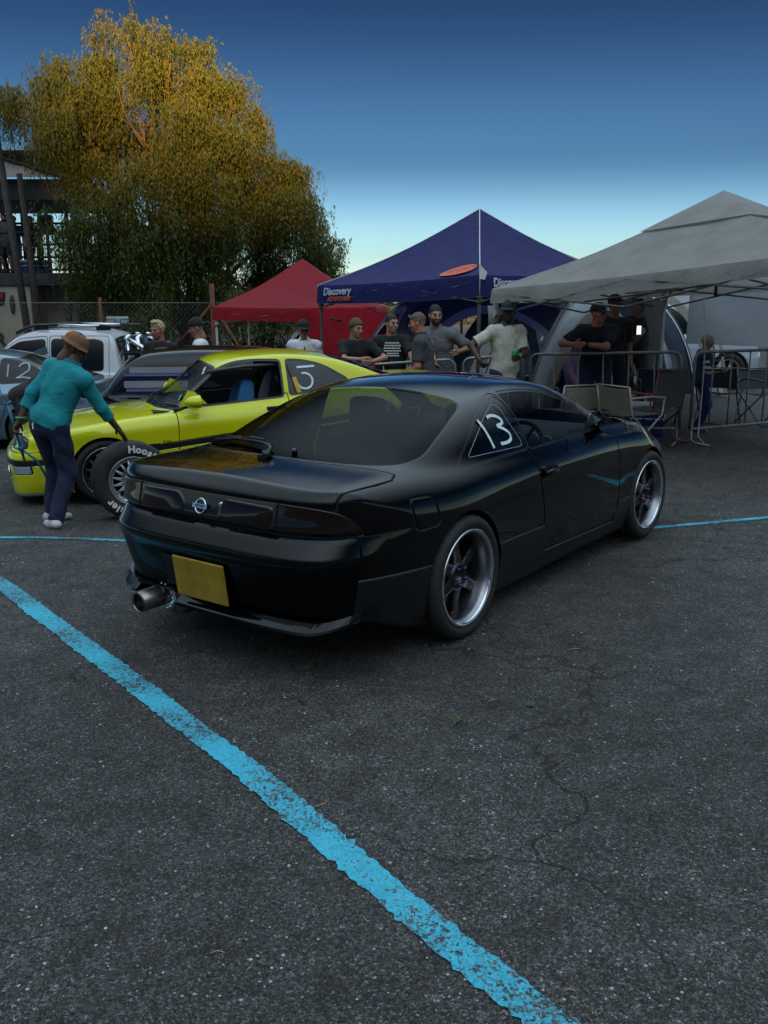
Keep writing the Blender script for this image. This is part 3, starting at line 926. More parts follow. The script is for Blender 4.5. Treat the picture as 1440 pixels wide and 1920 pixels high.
def black_coupe(loc, rz):
    car = empty('sports_coupe', loc, rz, 'glossy black two-door coupe seen from behind with 13 on its side window', 'car')
    fn = car_field(BLK)
    S = surfnet(fn, (-1.16, 0, .08), (3.62, .93, 1.32), .0145, proj=3, sym=True, eps=.006)
    gaps = []
    def pan(S, f, w=.0028, depth=.008):
        a, g, o = panel(S, f, w, depth); gaps.append(g); return a, o
    for xa in (0, 2.525):
        _, S = cut(S, arch_fn(xa, .32, .347))
    # windows
    qw = polyround([(.070, .862), (.355, 1.052), (.50, 1.115), (.62, 1.152), (.705, 1.165), (.745, 1.08), (.785, .878)], [.03, .15, .1, .1, .03, .1, .03])
    dw = polyround([(.800, .872), (.765, 1.03), (.733, 1.168), (.90, 1.172), (1.10, 1.160), (1.30, 1.120), (1.50, 1.048), (1.80, .885)], [.02, .05, .03, .1, .1, .1, .1, .03])
    rw = polyround([(-.515, 0), (-.50, .25), (-.44, .46), (-.345, .615), (-.15, .665), (.15, .612), (.36, .56), (.415, .50), (.432, .3), (.44, 0), (.44, -.3), (-.515, -.3)], [0, .1, .1, .12, .1, .1, .08, .08, .1, 0, 0, 0])
    ws = polyround([(2.36, -.3), (2.36, 0), (2.27, .45), (2.12, .64), (1.98, .655), (1.52, .545), (1.56, .3), (1.58, 0), (1.58, -.3)], [0, .1, .1, .06, .05, .05, .1, .1, 0])
    f_q, f_d, f_r, f_w = side_poly(qw), side_poly(dw), top_poly(rw, .86), top_poly(ws, .86)
    off = lambda f, o: (lambda V: f(V) - o)
    rub = []
    out = {}
    for key, f, o in (('quarter_window', f_q, .016), ('door_window', f_d, .012), ('rear_window', f_r, .010), ('windscreen', f_w, .012)):
        a, S = cut(S, off(f, o))
        g, r = cut(a, f)
        rub.append((r[0] - r[1] * .003, r[1], r[2])); out[key] = (g[0] - g[1] * .006, g[1], g[2])
    # panels
    zt = curve([(-1.1, .822), (-.95, .822), (-.90, .812), (-.84, .790), (-.78, .745), (-.745, .700), (-.735, .68)])
    band = lambda V: np.maximum.reduce([V[:, 2] - zt(V[:, 0]), .683 - V[:, 2], V[:, 0] + .740])
    b, S = pan(S, band, .004, .010)
    lampR = lambda V: .452 - np.abs(V[:, 1])
    lamps, gl, centre = panel(b, lampR, .004, .010); gaps.append(gl)
    bump = lambda V: np.maximum(V[:, 2] - .676, V[:, 0] + .775 - .03 * (V[:, 2] - .4))
    bumper, S = pan(S, bump)
    trunk = lambda V: np.maximum.reduce([V[:, 0] + .395 + .06 * (np.abs(V[:, 1]) / .7) ** 2 - .045, np.abs(V[:, 1]) - (.690 + .05 * np.clip((V[:, 0] + .93) / .5, 0, 1)), .8 - V[:, 2]])
    trunk2 = lambda V: np.maximum(sdpoly(V[:, 0], np.abs(V[:, 1]), [(-1.3, -.2), (-1.3, .685), (-.93, .690), (-.60, .722), (-.47, .722), (-.400, .690), (-.46, .50), (-.53, .25), (-.545, 0), (-.545, -.2)], 0.0), .80 - V[:, 2])
    tl, S = pan(S, trunk2)
    door_poly = polyround([(.782, .895), (.815, .70), (.885, .44), (.905, .257), (1.94, .238), (1.985, .32), (1.990, .60), (1.955, .80), (1.90, .905)], [.02, .3, .1, .02, .06, .08, .15, .1, .02])
    dr, S = pan(S, side_poly(door_poly, .55))
    fuel = polyround([(-.456, .800), (-.272, .790), (-.252, .648), (-.430, .648)], .035)
    fuel_f = lambda V: np.maximum(sdpoly(V[:, 0], V[:, 2], fuel), V[:, 1] + .5)
    fd, S = pan(S, fuel_f, .0045, .008)
    skirt = polyround([(-.79, .10), (-.79, .478), (-.20, .455), (.2, .43), (.99, .412), (.915, .254), (1.95, .230), (1.998, .36), (2.35, .372), (2.35, .10)], [.001] * 10)
    sk, S = pan(S, lambda V: np.maximum(sdpoly(V[:, 0], V[:, 2], skirt), .6 - np.abs(V[:, 1])), .0022, .004)
    fb = lambda V: np.maximum(V[:, 2] - .56, 2.90 - V[:, 0])
    fbm, S = pan(S, fb)
    hood = lambda V: np.maximum(sdpoly(V[:, 0], np.abs(V[:, 1]), [(2.38, -.2), (2.36, .3), (2.25, .70), (2.9, .69), (3.25, .62), (3.4, .5), (3.42, -.2)]), .55 - V[:, 2])
    hd, S = pan(S, hood)
    P = M['black_paint']
    solid_obj('body', S, P, car)
    solid_obj('bonnet', hd, P, car); solid_obj('front_bumper', fbm, P, car)
    solid_obj('rear_bumper', bumper, M['bumper_paint'], car)
    solid_obj('fuel_flap', fd, P, car)
    tlo = solid_obj('boot_lid', tl, P, car)
    co = solid_obj('lamp_panel', centre, M['lamp_smoke'], car)
    for nm, m, mat in (('tail_lamp', lamps, M['lamp_smoke']), ('door', dr, P), ('side_skirt', (sk[0] + sk[1] * .007, sk[1], sk[2]), M['skirt'])):
        for h in sides(m):
            o = solid_obj(nm, h, mat, car)
            if nm == 'door':
                right = h[0][:, 1].mean() < 0
                if right: rdoor = o
    for key, mat in (('quarter_window', M['glass_q']), ('door_window', M['glass_clear'])):
        for h in sides(out[key]): solid_obj(key, h, mat, car)
    rwo = solid_obj('rear_window', out['rear_window'], M['glass_rear'], car)
    solid_obj('windscreen', out['windscreen'], M['glass'], car)
    solid_obj('window_seals', join(*rub), M['trim'], car)
    solid_obj('shut_lines', join(*gaps), M['gap'], car)
    # dark cabin lining just inside the shell
    wheel_wells(car, (0, 2.525), .32, .347, .84, .50)
    for xa, st in ((0, 0), (2.525, R(-3))):
        for s in (-1, 1):
            wheel_six(car, (xa, s * .752, .32), s > 0, spin=.52 if xa == 0 else .40, steer=st, dish=.085 if xa == 0 else .06)
    # arch lips
    for xa in (0, 2.525):
        for s in (-1, 1):
            pts = []
            for i in range(33):
                a = R(-8 + 196 * i / 32)
                x, z = xa + .347 * math.cos(a), .32 + .347 * math.sin(a)
                if z < .26: continue
                pts.append((x, project_y(fn, x, z, s) - s * .006, z))
            MB().tube(pts, .007, 6).build('arch_lip', P, car)
    # door handle (right and left)
    for s in (-1, 1):
        hb = MB(); y = project_y(fn, .93, .728, s)
        hb.prism(polyround([(.835, .765), (1.020, .754), (1.015, .690), (.842, .696)], .025), 0, .02, M=Matrix(((1, 0, 0, 0), (0, 0, s, y - s * .010), (0, 1, 0, 0), (0, 0, 0, 1))))
        hb.tube([(.85, y + s * .012, .722), (.90, y + s * .026, .730), (.97, y + s * .026, .728), (1.01, y + s * .012, .718)], .015, 8, flat=.8)
        hb.build('door_handle', P, car)
        # mirror: shell, glass and foot
        mm = MB(); cx, cy, cz = 1.70, s * .905, .905
        prof = [(.0, -.075), (.35, -.07), (.7, -.045), (.92, -.01), (1.0, .03), (.97, .045)]
        vs = []; nn = 20
        for rr, dx in prof:
            for k in range(nn):
                a = 2 * math.pi * k / nn
                vs.append((cx - dx, cy + s * .095 * rr * math.cos(a) * (1.0 if math.cos(a) > 0 else 1.1), cz + .062 * rr * math.sin(a) * (1.0 if math.sin(a) > 0 else .85)))
        fs = [(i * nn + k, i * nn + (k + 1) % nn, (i + 1) * nn + (k + 1) % nn, (i + 1) * nn + k) for i in range(5) for k in range(nn)]
        mm.add(vs, fs, True)
        mm.tube([(1.74, s * .745, .872), (1.735, s * .79, .878), (1.72, s * .84, .890)], [.035, .03, .03], 10)
        mo = mm.build('wing_mirror', P, car)
        g = MB(); g.add([(cx - .040, cy + s * .088 * math.cos(2 * math.pi * k / nn), cz + .056 * math.sin(2 * math.pi * k / nn)) for k in range(nn)], [tuple(range(nn))])
        g.build('mirror_glass', M['mirror'], mo)
        MB().prism([(1.80, .873), (1.62, .873), (1.70, .965), (1.725, .975)], 0, .014, M=Matrix(((1, 0, 0, 0), (0, 0, s, s * .722), (0, 1, 0, 0), (0, 0, 0, 1)))).build('mirror_base', M['trim'], car)
    # rear lip under the bumper, split round the exhaust
    def lip(y0, y1, n, name):
        V = []; pr = curve(BLK['PR'])
        for i in range(n + 1):
            y = y0 + (y1 - y0) * i / n
            xo = -.945 + float(pr(min(abs(y), .80))) * .8
            t = max(0, (abs(y) - .60) / .18)
            zl = .240 + .055 * t ** 1.5; out_ = .045 * (1 - .55 * t)
            V += [(xo + .06, y, zl + .050), (xo - .002, y, zl + .045), (xo - out_, y, zl + .012), (xo - out_ - .006, y, zl), (xo + .06, y, zl - .002)]
        F = []
        for i in range(n):
            for k in range(5):
                l = (k + 1) % 5
                F.append((i * 5 + k, i * 5 + l, i * 5 + 5 + l, i * 5 + 5 + k))
        F += [tuple(range(5)), tuple(n * 5 + k for k in range(4, -1, -1))]
        MB().add(V, F).build(name, P, car)
    lip(-.795, .20, 40, 'rear_lip'); lip(.52, .795, 14, 'rear_lip')
    MB().prism([(-.945, .19), (-.91, .19), (-.91, .53), (-.945, .53)], .283, .300).build('lip_bridge', P, car)
    # exhaust: silencer body, flange with bolts, tip
    ex = MB()
    ex.lathe([(.046, -1.085), (.051, -1.08), (.051, -.945), (.054, -.935), (.054, -.92)], 28, 'x', (0, .365, .240))
    ex.lathe([(.051, -1.08), (.046, -1.085), (.045, -1.07), (.043, -.94), (0, -.935)], 28, 'x', (0, .365, .240))
    eo = ex.build('exhaust', M['exhaust'], car)
    fl = MB(); fl.lathe([(.045, -.922), (.074, -.922), (.076, -.915), (.076, -.908), (.045, -.906)], 28, 'x', (0, .355, .236))
    for k in range(14):
        a = 2 * math.pi * k / 14
        fl.lathe([(0, -.932), (.0045, -.931), (.0055, -.922)], 6, 'x', (0, .355 + .063 * math.cos(a), .236 + .063 * math.sin(a)))
    fl.build('exhaust_flange', M['chrome'], eo)
    sb = MB(); sb.lathe([(.0, -.905), (.086, -.905), (.098, -.88), (.098, -.55), (.06, -.5), (0, -.5)], 24, 'x', (0, .30, .235)); sb.build('silencer', M['exhaust'], eo)
    # number plate in its recess
    pl = MB(); pl.rbox((0, 0, 0), (.345, .205, .012), .012, M=frame((-1.000, .005, .400), (0, -1, 0), (-.14, 0, 1)))
    pl.build('number_plate', M['plate'], car)
    rc = MB(); rc.rbox((0, 0, 0), (.40, .17, .008), .02, M=frame((-.980, .065, .41), (0, -1, 0), (-.33, 0, 1))); rc.build('plate_recess', M['gap'], car)
    # badge on the lamp panel: ring with a bar, and the lock beside it
    def rear_x(y, z):
        x = -1.2
        for _ in range(80):
            d = float(fn(np.array([x]), np.array([y]), np.array([z]))[0])
            if d < 1e-4: break
            x += max(d * .7, 2e-4)
        return x
    xb = rear_x(0, .755) - .006; sl = (rear_x(0, .79) - rear_x(0, .72)) / .07
    bf = frame((xb, 0, .755), (0, -1, 0), (sl, 0, 1))
    bd = MB(); bd.tube([(.034 * math.cos(2 * math.pi * k / 28), .034 * math.sin(2 * math.pi * k / 28), 0) for k in range(28)], .0048, 8, closed=True, M=bf)
    bd.box((0, 0, .002), (.094, .021, .008), M=bf)
    bo_ = bd.build('badge', M['chrome'], car)
    text_obj('badge_lettering', 'NISSAN', .019, M['badge_dark'], bo_, bf @ Matrix.Translation((0, 0, .0065)), .0004, bold=.0004)
    MB().lathe([(0, -.006), (.010, -.006), (.013, -.003), (.013, .004)], 16, 'x', (rear_x(-.125, .775), -.125, .775)).build('boot_lock', M['chrome'], car)
    # raised lamp pods on the centre panel
    for s in (-1, 1):
        m = MB()
        outline = polyround([(.43, .800), (.155, .808), (.115, .772), (.110, .712), (.43, .694)], [.02, .05, .05, .02, .02])
        V = []; 
        for q, dx in ((1.0, .000), (.97, .006), (.9, .009)):
            cy_, cz_ = .28, .752
            for y, z in outline:
                yy, zz = cy_ + (y - cy_) * q, cz_ + (z - cz_) * q
                V.append((rear_x(s * yy, zz) - dx, s * yy, zz))
        n = len(outline)
        F = [(i * n + k, i * n + (k + 1) % n, (i + 1) * n + (k + 1) % n, (i + 1) * n + k) for i in range(2) for k in range(n)]
        F.append(tuple(2 * n + k for k in range(n)))
        if s < 0: F = [f[::-1] for f in F]
        m.add(V, F, True); m.build('lamp_pod', M['lamp_smoke'], co)
    # aerial stub / wiper on the rear glass base (left)
    def deck(x, y):
        z = 1.4
        for _ in range(80):
            d = float(fn(np.array([x]), np.array([y]), np.array([z]))[0])
            if d < 1e-4: break
            z -= max(d * .8, 2e-4)
        return z
    wp = MB()
    def dk(x, y, u): return (x, y, deck(x, y) + u)
    wp.tube([dk(-.55, -.02, .014), dk(-.50, .0, .030), dk(-.44, .10, .028), dk(-.34, .38, .022), dk(-.30, .52, .018)], [.010, .011, .008, .006, .005], 8)
    wp.tube([dk(-.43, .06, .016), dk(-.40, .2, .018), dk(-.35, .38, .016), dk(-.33, .57, .014)], .008, 6)
    wp.tube([dk(-.415, .12, .035), dk(-.385, .25, .034), dk(-.36, .34, .022)], .006, 6)
    wp.tube([dk(-.565, -.03, .0), dk(-.56, -.025, .035)], [.028, .02], 12)
    wp.box(dk(-.575, -.02, .006), (.035, .05, .018), .2)
    wp.build('rear_wiper', M['trim'], car)
    nz = MB(); nz.tube([dk(-.44, -.105, -.002), dk(-.445, -.105, .018)], [.016, .011], 10); nz.build('washer_nozzle', M['trim'], car)
    # painted 13 on the quarter glass, ghost triangle line, seen from the right side
    def on_side(pts, s=-1, lift=0): 
        return [(x, project_y(fn, x, z, s) + s * lift, z) for x, z in pts]
    def stroke(pts, w, name, mat, par, lift=.0):
        p3 = on_side(pts); nn = (0, -.87, .48)
        v, f = ribbon(p3, nn, w, lift, .0015)
        return MB().add(v, f).build(name, mat, par)
    def smooth2(pts, n=40):
        t = np.linspace(0, 1, len(pts)); P_ = np.array(pts)
        cx_, cz_ = curve(list(zip(t, P_[:, 0])), 400, .03), curve(list(zip(t, P_[:, 1])), 400, .03)
        q = np.linspace(0, 1, n); return list(zip(cx_(q).tolist(), cz_(q).tolist()))
    one = [(.390, 1.062), (.418, .985), (.440, .912)]
    three = smooth2([(.479, 1.066), (.522, 1.074), (.585, 1.060), (.608, 1.034), (.578, 1.022), (.532, 1.018), (.584, 1.0), (.632, .972), (.636, .945), (.588, .926), (.515, .926)])
    stroke(smooth2(one, 12), .020, 'window_number', M['marker_white'], car)
    stroke(three, .018, 'window_number', M['marker_white'], car)
    gl_ = polyround([(.175, .895), (.45, 1.072), (.625, 1.135), (.735, .892)], [.03, .1, .05, .04])
    stroke(gl_ + gl_[:1], .0022, 'window_line', M['marker_faint'], car)
    # cabin: floor, seats, dash, wheel, parcel shelf
    cb = MB()
    cb.box((.95, 0, .20), (2.6, 1.40, .02)); cb.box((1.35, 0, .33), (1.1, .22, .24)); cb.box((-.35, 0, .56), (.9, 1.30, .03))
    cb.box((.18, 0, .50), (.14, 1.26, .46)); cb.box((.42, 0, .38), (.5, 1.26, .14))
    for s in (-1, 1): cb.box((1.35, s * .70, .52), (1.2, .05, .60))
    cb.build('cabin_trim', M['interior'], car)
    d = MB()
    d.prism(polyround([(1.62, .56), (1.60, .74), (1.66, .82), (1.80, .855), (2.05, .86), (2.2, .84), (2.2, .5)], .04), -.70, .70, M=Matrix(((1, 0, 0, 0), (0, 0, 1, 0), (0, 1, 0, 0), (0, 0, 0, 1))))
    do = d.build('dashboard', M['interior'], car)
    g = MB()
    for y, rr in ((-.36, .055), (-.25, .045), (-.47, .04)):
        g.tube([(1.632, y + rr * math.cos(2 * math.pi * k / 20), .775 + rr * math.sin(2 * math.pi * k / 20)) for k in range(20)], .004, 6, closed=True)
    g.build('gauge_rings', M['steel'], do)
    sw = MB(); c = Vector((1.45, -.36, .76)); ax = Vector((-.9, 0, .42)).normalized(); u = Vector((0, 1, 0)); v = ax.cross(u)
    sw.tube([c + (u * math.cos(2 * math.pi * k / 28) + v * math.sin(2 * math.pi * k / 28)) * .165 for k in range(28)], .015, 8, closed=True)
    for a in (0, 2.1, 4.2): sw.tube([c - ax * .03, c + (u * math.cos(a) + v * math.sin(a)) * .16], .011, 6)
    so = sw.build('steering_wheel', M['interior'], car)
    MB().box(tuple(c + v * .165), (.012, .03, .034)).build('wheel_marker', M['red_plastic'], so)
    for s in (-1, 1):
        fs_ = lambda x, y, z: smin(smin(
            smax(np.abs(x - (.95 - (z - .45) * .25)) - .055 - .02 * (np.abs(y) / .2) ** 2, smax(np.abs(y) - (.25 - .06 * np.clip((z - .7) / .2, 0, 1)), np.abs(z - .62) - .30, .10), .06),
            smax(np.abs(z - .36) - .07, smax(np.abs(y) - .25, np.abs(x - 1.16) - .26, .08), .06), .08),
            smax(np.abs(x - .78) - .05, smax(np.abs(y) - .125, np.abs(z - .99) - .105, .08), .05), .05)
        sv = surfnet(fs_, (.65, -.32, .25), (1.5, .32, 1.14), .025)
        solid_obj('seat', (sv[0] + np.array([0, s * .36, 0]), sv[1], sv[2]), M['interior'], car)
    # harness / strap seen through the rear glass
    MB().tube([(.30, -.50, 1.12), (.24, -.54, 1.04), (.15, -.58, .96)], .008, 6, flat=.3).build('belt_strap', M['red_plastic'], car)
    lr = MB(); lr.add([(-.2, 0, 0)], []) if False else None
    return car

M['skirt'] = simple('scuffed_plastic', (.006, .006, .007), .30, var=.6, scale=30, bump=.2, bscale=140)
M['glass_rear'] = glass('rear_glass', (.24, .29, .35), 1.0, 0.0, .26)
M['glass_q'] = glass('hazy_glass', (.30, .34, .38), 1.0, .08, .95)
M['glass_clear'] = glass('clear_glass', (.70, .73, .75), 1.0, 0.0, .28)
M['mirror'] = simple('mirror_glass', (.75, .77, .8), .02, 1.0, var=0)
M['badge_dark'] = simple('badge_dark', (.05, .05, .05), .4)
M['marker_faint'] = simple('marker_faint', (.35, .42, .48), .5)
black_coupe((-.27, 4.88, 0), R(53.9))
# ---------------------------------------------------------------- the yellow coupe (front axle at x = 0, facing +x)
YEL = dict(
    W=[(-3.8, .74), (-3.3, .80), (-2.7, .842), (-2.0, .850), (-1, .852), (0, .852), (.35, .835), (.6, .79), (.8, .71), (1.0, .62)],
    S=[(.02, -.09), (.12, -.06), (.25, -.02), (.42, -.004), (.55, 0), (.645, 0), (.665, -.004), (.72, -.022), (.78, -.048), (.85, -.085), (1.0, -.17)],
    XR=[(.1, -3.60), (.3, -3.68), (.5, -3.70), (.62, -3.68), (.75, -3.62), (.86, -3.56), (1.1, -3.3)],
    PR=[(0, 0), (.3, .01), (.5, .04), (.65, .11), (.75, .22), (.82, .42), (.9, .8)],
    XF=[(.06, .82), (.12, .85), (.20, .862), (.38, .868), (.47, .870), (.50, .862), (.525, .825), (.55, .800), (.62, .775), (.66, .74), (.70, .60), (.75, .3), (.9, -.3)],
    PF=[(0, 0), (.3, .012), (.5, .038), (.62, .075), (.70, .12), (.76, .21), (.81, .38), (.86, .72), (1.0, 1.6)],
    H=[(-3.9, .85), (-3.2, .895), (-2.4, .865), (-1.7, .838), (-.6, .795), (-.3, .783), (.3, .730), (.6, .690), (.75, .655), (.9, .6), (1.2, .5)],
    ZB=[(-3.8, .24), (-3.2, .16), (-2.4, .14), (-.3, .14), (.3, .13), (.6, .125), (.9, .12)],
    G=[(-3.8, .62), (-3.1, .86), (-2.75, 1.02), (-2.4, 1.145), (-2.05, 1.217), (-1.65, 1.245), (-1.3, 1.242), (-1.08, 1.205), (-.8, 1.01), (-.5, .82), (-.2, .62)],
    GY=[(-3.3, .60), (-2.7, .675), (-2.0, .728), (-1.2, .745), (-.7, .728), (-.3, .66)],
    GT=[(.6, .06), (.84, 0), (1.0, -.062), (1.1, -.108), (1.2, -.165), (1.28, -.225)],
    xm=-1.6, axles=(-2.70, 0.0), crown=.035, gcrown=.04, bow=(.18, .28), ks=[(-4, .12), (-3, .13), (-1, .14), (0, .13), (.6, .16), (1, .2)], kg=.095, kj=.05, ke=.05, arch_bump=.012, zg0=.70)

def mesh_wheel(parent, loc, rz, r, rlip, w, n_sp, mats, name='wheel', tilt=None):
    # cross-spoke wheel with a bright rim edge
    wo = empty(name, loc, rz)
    if parent is not None: wo.parent = parent
    m = MB(); tyre(m, r, rlip - .004, w, 56); m.build('tyre', M['rubber'], wo)
    h = w / 2; yl = -h * .93
    m = MB(); m.lathe([(rlip - .004, yl + .012), (rlip, yl), (rlip - .004, yl - .006), (rlip - .012, yl), (rlip - .018, yl + .014), (rlip - .026, yl + .05), (rlip - .03, h * .9)], 48, 'y')
    m.build('rim_edge', mats[0], wo)
    m = MB()
    rs = rlip - .024
    for i in range(n_sp):
        a = 2 * math.pi * i / n_sp
        for s in (-1, 1):
            b = a + s * .20
            p0 = (.062 * math.cos(a), yl + .030, .062 * math.sin(a)); p1 = (rs * math.cos(b), yl + .022, rs * math.sin(b))
            m.tube([p0, ((p0[0] + p1[0]) / 2, yl + .018, (p0[2] + p1[2]) / 2), p1], [.010, .0075, .009], 6)
    m.lathe([(.0, yl + .028), (.030, yl + .028), (.032, yl + .012), (.062, yl + .010), (.078, yl + .022), (.082, yl + .05)], 32, 'y')
    m.lathe([(rs + .004, yl + .012), (rs - .018, yl + .018), (rs - .02, yl + .04), (rs, yl + .045)], 40, 'y')
    m.build('spokes', mats[1], wo)
    m = MB()
    for i in range(5):
        a = 2 * math.pi * i / 5 + .3
        m.lathe([(0, yl + .004), (.007, yl + .004), (.008, yl + .02)], 8, 'y', (.047 * math.cos(a), 0, .047 * math.sin(a)))
    m.lathe([(0, yl + .020), (.024, yl + .020), (.027, yl + .028)], 20, 'y')
    m.build('hub_cap', M['gap'], wo)
    m = MB(); m.lathe([(0, h * .1), (rlip - .05, h * .1), (rlip - .05, h * .2)], 32, 'y'); m.build('wheel_back', M['well'], wo)
    return wo

def yellow_coupe(loc, rz, tilt):
    car = empty('race_coupe', loc, rz, 'lime yellow two-door race coupe with black side strip and 5 on its window', 'car')
    car.rotation_euler = (0, tilt, rz)
    fn = car_field(YEL)
    S = surfnet(fn, (-3.85, 0, .04), (1.0, .92, 1.32), .019, proj=3, sym=True, eps=.007)
    gaps = []
    def pan(S, f, w=.0035, depth=.009):
        a, g, o = panel(S, f, w, depth); gaps.append(g); return a, o
    for xa in (0, -2.70): _, S = cut(S, arch_fn(xa, .30, .318))
    dw = polyround([(-.70, .812), (-1.685, .838), (-1.700, 1.155), (-1.45, 1.175), (-1.25, 1.165), (-1.09, 1.110)], [.01, .02, .02, .1, .1, .1])
    qw = polyround([(-1.765, .842), (-2.22, .885), (-2.36, .935), (-2.12, 1.090), (-1.92, 1.145), (-1.775, 1.157)], [.02, .1, .03, .15, .1, .02])
    ws = polyround([(-.48, -.2), (-.48, 0), (-.53, .40), (-.66, .69), (-.74, .69), (-1.075, .585), (-1.08, .53), (-1.035, .3), (-1.02, 0), (-1.02, -.2)], [0, .1, .1, .04, .05, .04, .05, .1, .1, 0])
    rw = polyround([(-2.98, -.2), (-2.98, 0), (-2.90, .50), (-2.72, .60), (-2.38, .54), (-2.25, .48), (-2.22, 0), (-2.22, -.2)], [0, .1, .1, .06, .06, .1, .1, 0])
    out = {}; rub = []
    for key, f, o in (('door_window', side_poly(dw), .020), ('quarter_window', side_poly(qw), .016), ('windscreen', top_poly(ws, .76), .016), ('rear_window', top_poly(rw, .82), .014)):
        a, S = cut(S, (lambda V, f=f, o=o: f(V) - o)); g, r = cut(a, f)
        rub.append((r[0] - r[1] * .003, r[1], r[2])); out[key] = (g[0] - g[1] * .005, g[1], g[2])
    # black moulding along the flank
    ml = lambda V: np.maximum.reduce([np.abs(V[:, 2] - (.475 - .060 * (V[:, 0] + .45))) - .027, V[:, 0] + .30, -2.42 - V[:, 0], .6 - np.abs(V[:, 1])])
    md, S = pan(S, ml, .002, .002)
    lp = lambda V: np.maximum.reduce([V[:, 2] - .150, .35 - V[:, 0]])
    lipm, S = pan(S, lp, .002, .003)
    # front end: bumper strip, lamps, grille, fog lamps, indicators
    strip = lambda V: np.maximum.reduce([np.abs(V[:, 2] - .435) - .024, .42 - V[:, 0]])
    st, S = pan(S, strip, .002, .003)
    head = lambda V: np.maximum(sdpoly(np.abs(V[:, 1]), V[:, 2], polyround([(.300, .548), (.640, .553), (.72, .562), (.70, .638), (.60, .650), (.300, .655)], .02)), .35 - V[:, 0])
    hl, S = pan(S, head, .003, .006)
    kid = lambda V: np.maximum(sdpoly(np.abs(V[:, 1]), V[:, 2], polyround([(.025, .535), (.215, .540), (.225, .640), (.025, .650)], .025)), .35 - V[:, 0])
    kd, S = pan(S, kid, .006, .002)
    ind = lambda V: np.maximum(sdpoly(np.abs(V[:, 1]), V[:, 2], [(.60, .330), (.76, .335), (.76, .408), (.60, .405)]), .30 - V[:, 0])
    idd, S = pan(S, ind, .003, .004)
    fog = lambda V: np.maximum(np.sqrt(((np.abs(V[:, 1]) - .47) / .85) ** 2 + (V[:, 2] - .325) ** 2) - .062, .35 - V[:, 0])
    fg, S = pan(S, fog, .002, .012)
    intake = lambda V: np.maximum(sdpoly(np.abs(V[:, 1]), V[:, 2], polyround([(-.2, .20), (.37, .20), (.40, .29), (.37, .395), (-.2, .395)], .02)), .35 - V[:, 0])
    itk, S = cut(S, intake); itk = (itk[0] - itk[1] * .05, itk[1], itk[2])
    hood = lambda V: np.maximum(sdpoly(V[:, 0], np.abs(V[:, 1]), [(-.52, -.2), (-.56, .4), (-.68, .735), (.0, .735), (.45, .70), (.62, .64), (.70, .5), (.80, .0), (.80, -.2)]), .64 - V[:, 2])
    hd, S = pan(S, hood)
    dr, S = pan(S, side_poly(polyround([(-.655, .86), (-.675, .70), (-.650, .40), (-.66, .20), (-1.72, .195), (-1.745, .45), (-1.735, .86)], [.02, .1, .1, .04, .04, .1, .02]), .55))
    fb = lambda V: np.maximum(V[:, 2] - .525, .42 - V[:, 0])
    fbm, S = pan(S, fb, .002)
    P = M['yellow_paint']
    solid_obj('body', S, P, car); solid_obj('bonnet', hd, P, car); fbo = solid_obj('front_bumper', fbm, P, car)
    solid_obj('front_lip', lipm, M['lip_grey'], car); solid_obj('bumper_strip', st, M['trim'], car); solid_obj('intake', itk, M['gap'], car)
    solid_obj('side_strip', md, M['trim'], car)
    for nm, mm, mat in (('headlamp', hl, M['lamp_glass']), ('kidney_grille', kd, M['grille']), ('indicator', idd, M['indicator']), ('fog_lamp', fg, M['lamp_glass']), ('door', dr, P), ('door_window', out['door_window'], None), ('quarter_window', out['quarter_window'], M['smoke_panel'])):
        if mat is None: continue
        for h in sides(mm): solid_obj(nm, h, mat, car)
    solid_obj('windscreen', out['windscreen'], M['glass'], car); solid_obj('rear_window', out['rear_window'], M['glass'], car)
    solid_obj('window_seals', join(*rub), M['trim'], car); solid_obj('shut_lines', join(*gaps), M['gap'], car)
    # dark lining inside the roof and sides so the cabin is not body colour
    inner = compact((S[0] - S[1] * .02, -S[1], S[2][:, ::-1][(S[0][S[2]][:, :, 2].min(1) > .45) & (np.abs(S[0][S[2]][:, :, 0].mean(1) + 1.6) < 1.3)]))
    solid_obj('headlining', inner, M['interior'], car)
    for s in (-1, 1):
        y = s * .47; x = float(YELX(fn, y, .325))
        MB().tube([(x + .004, y + .066 * .85 * math.cos(2 * math.pi * k / 20), .325 + .066 * math.sin(2 * math.pi * k / 20)) for k in range(20)], .007, 6, closed=True).build('fog_ring', M['chrome'], car)
        for a, b in ((.055, .548), (.055, .642)): pass
        # mirror
        mm = MB(); cx, cy, cz = -.86, s * .885, .865
        vs = []; nn = 18
        for rr, dx in [(.0, .125), (.35, .12), (.7, .09), (.92, .045), (1.0, 0), (.96, -.02)]:
            for k in range(nn):
                a = 2 * math.pi * k / nn
                vs.append((cx + dx, cy + s * .10 * rr * math.cos(a), cz + .062 * rr * math.sin(a) + .012 * dx))
        mm.add(vs, [(i * nn + k, i * nn + (k + 1) % nn, (i + 1) * nn + (k + 1) % nn, (i + 1) * nn + k) for i in range(5) for k in range(nn)], True)
        mm.prism([(-.70, .815), (-.96, .825), (-.86, .94), (-.80, .96)], 0, .03, M=Matrix(((1, 0, 0, 0), (0, 0, s, s * .715), (0, 1, 0, 0), (0, 0, 0, 1))))
        mo = mm.build('wing_mirror', P, car)
        MB().add([(cx - .018, cy + s * .092 * math.cos(2 * math.pi * k / nn), cz + .056 * math.sin(2 * math.pi * k / nn)) for k in range(nn)], [tuple(range(nn))]).build('mirror_glass', M['mirror'], mo)
        # door handle, fender vent, badge
        hx = MB(); y = project_y(fn, -1.60, .735, s)
        hx.rbox((-1.60, y + s * .004, .735), (.19, .022, .040), .006); hx.build('door_handle', M['trim'], car)
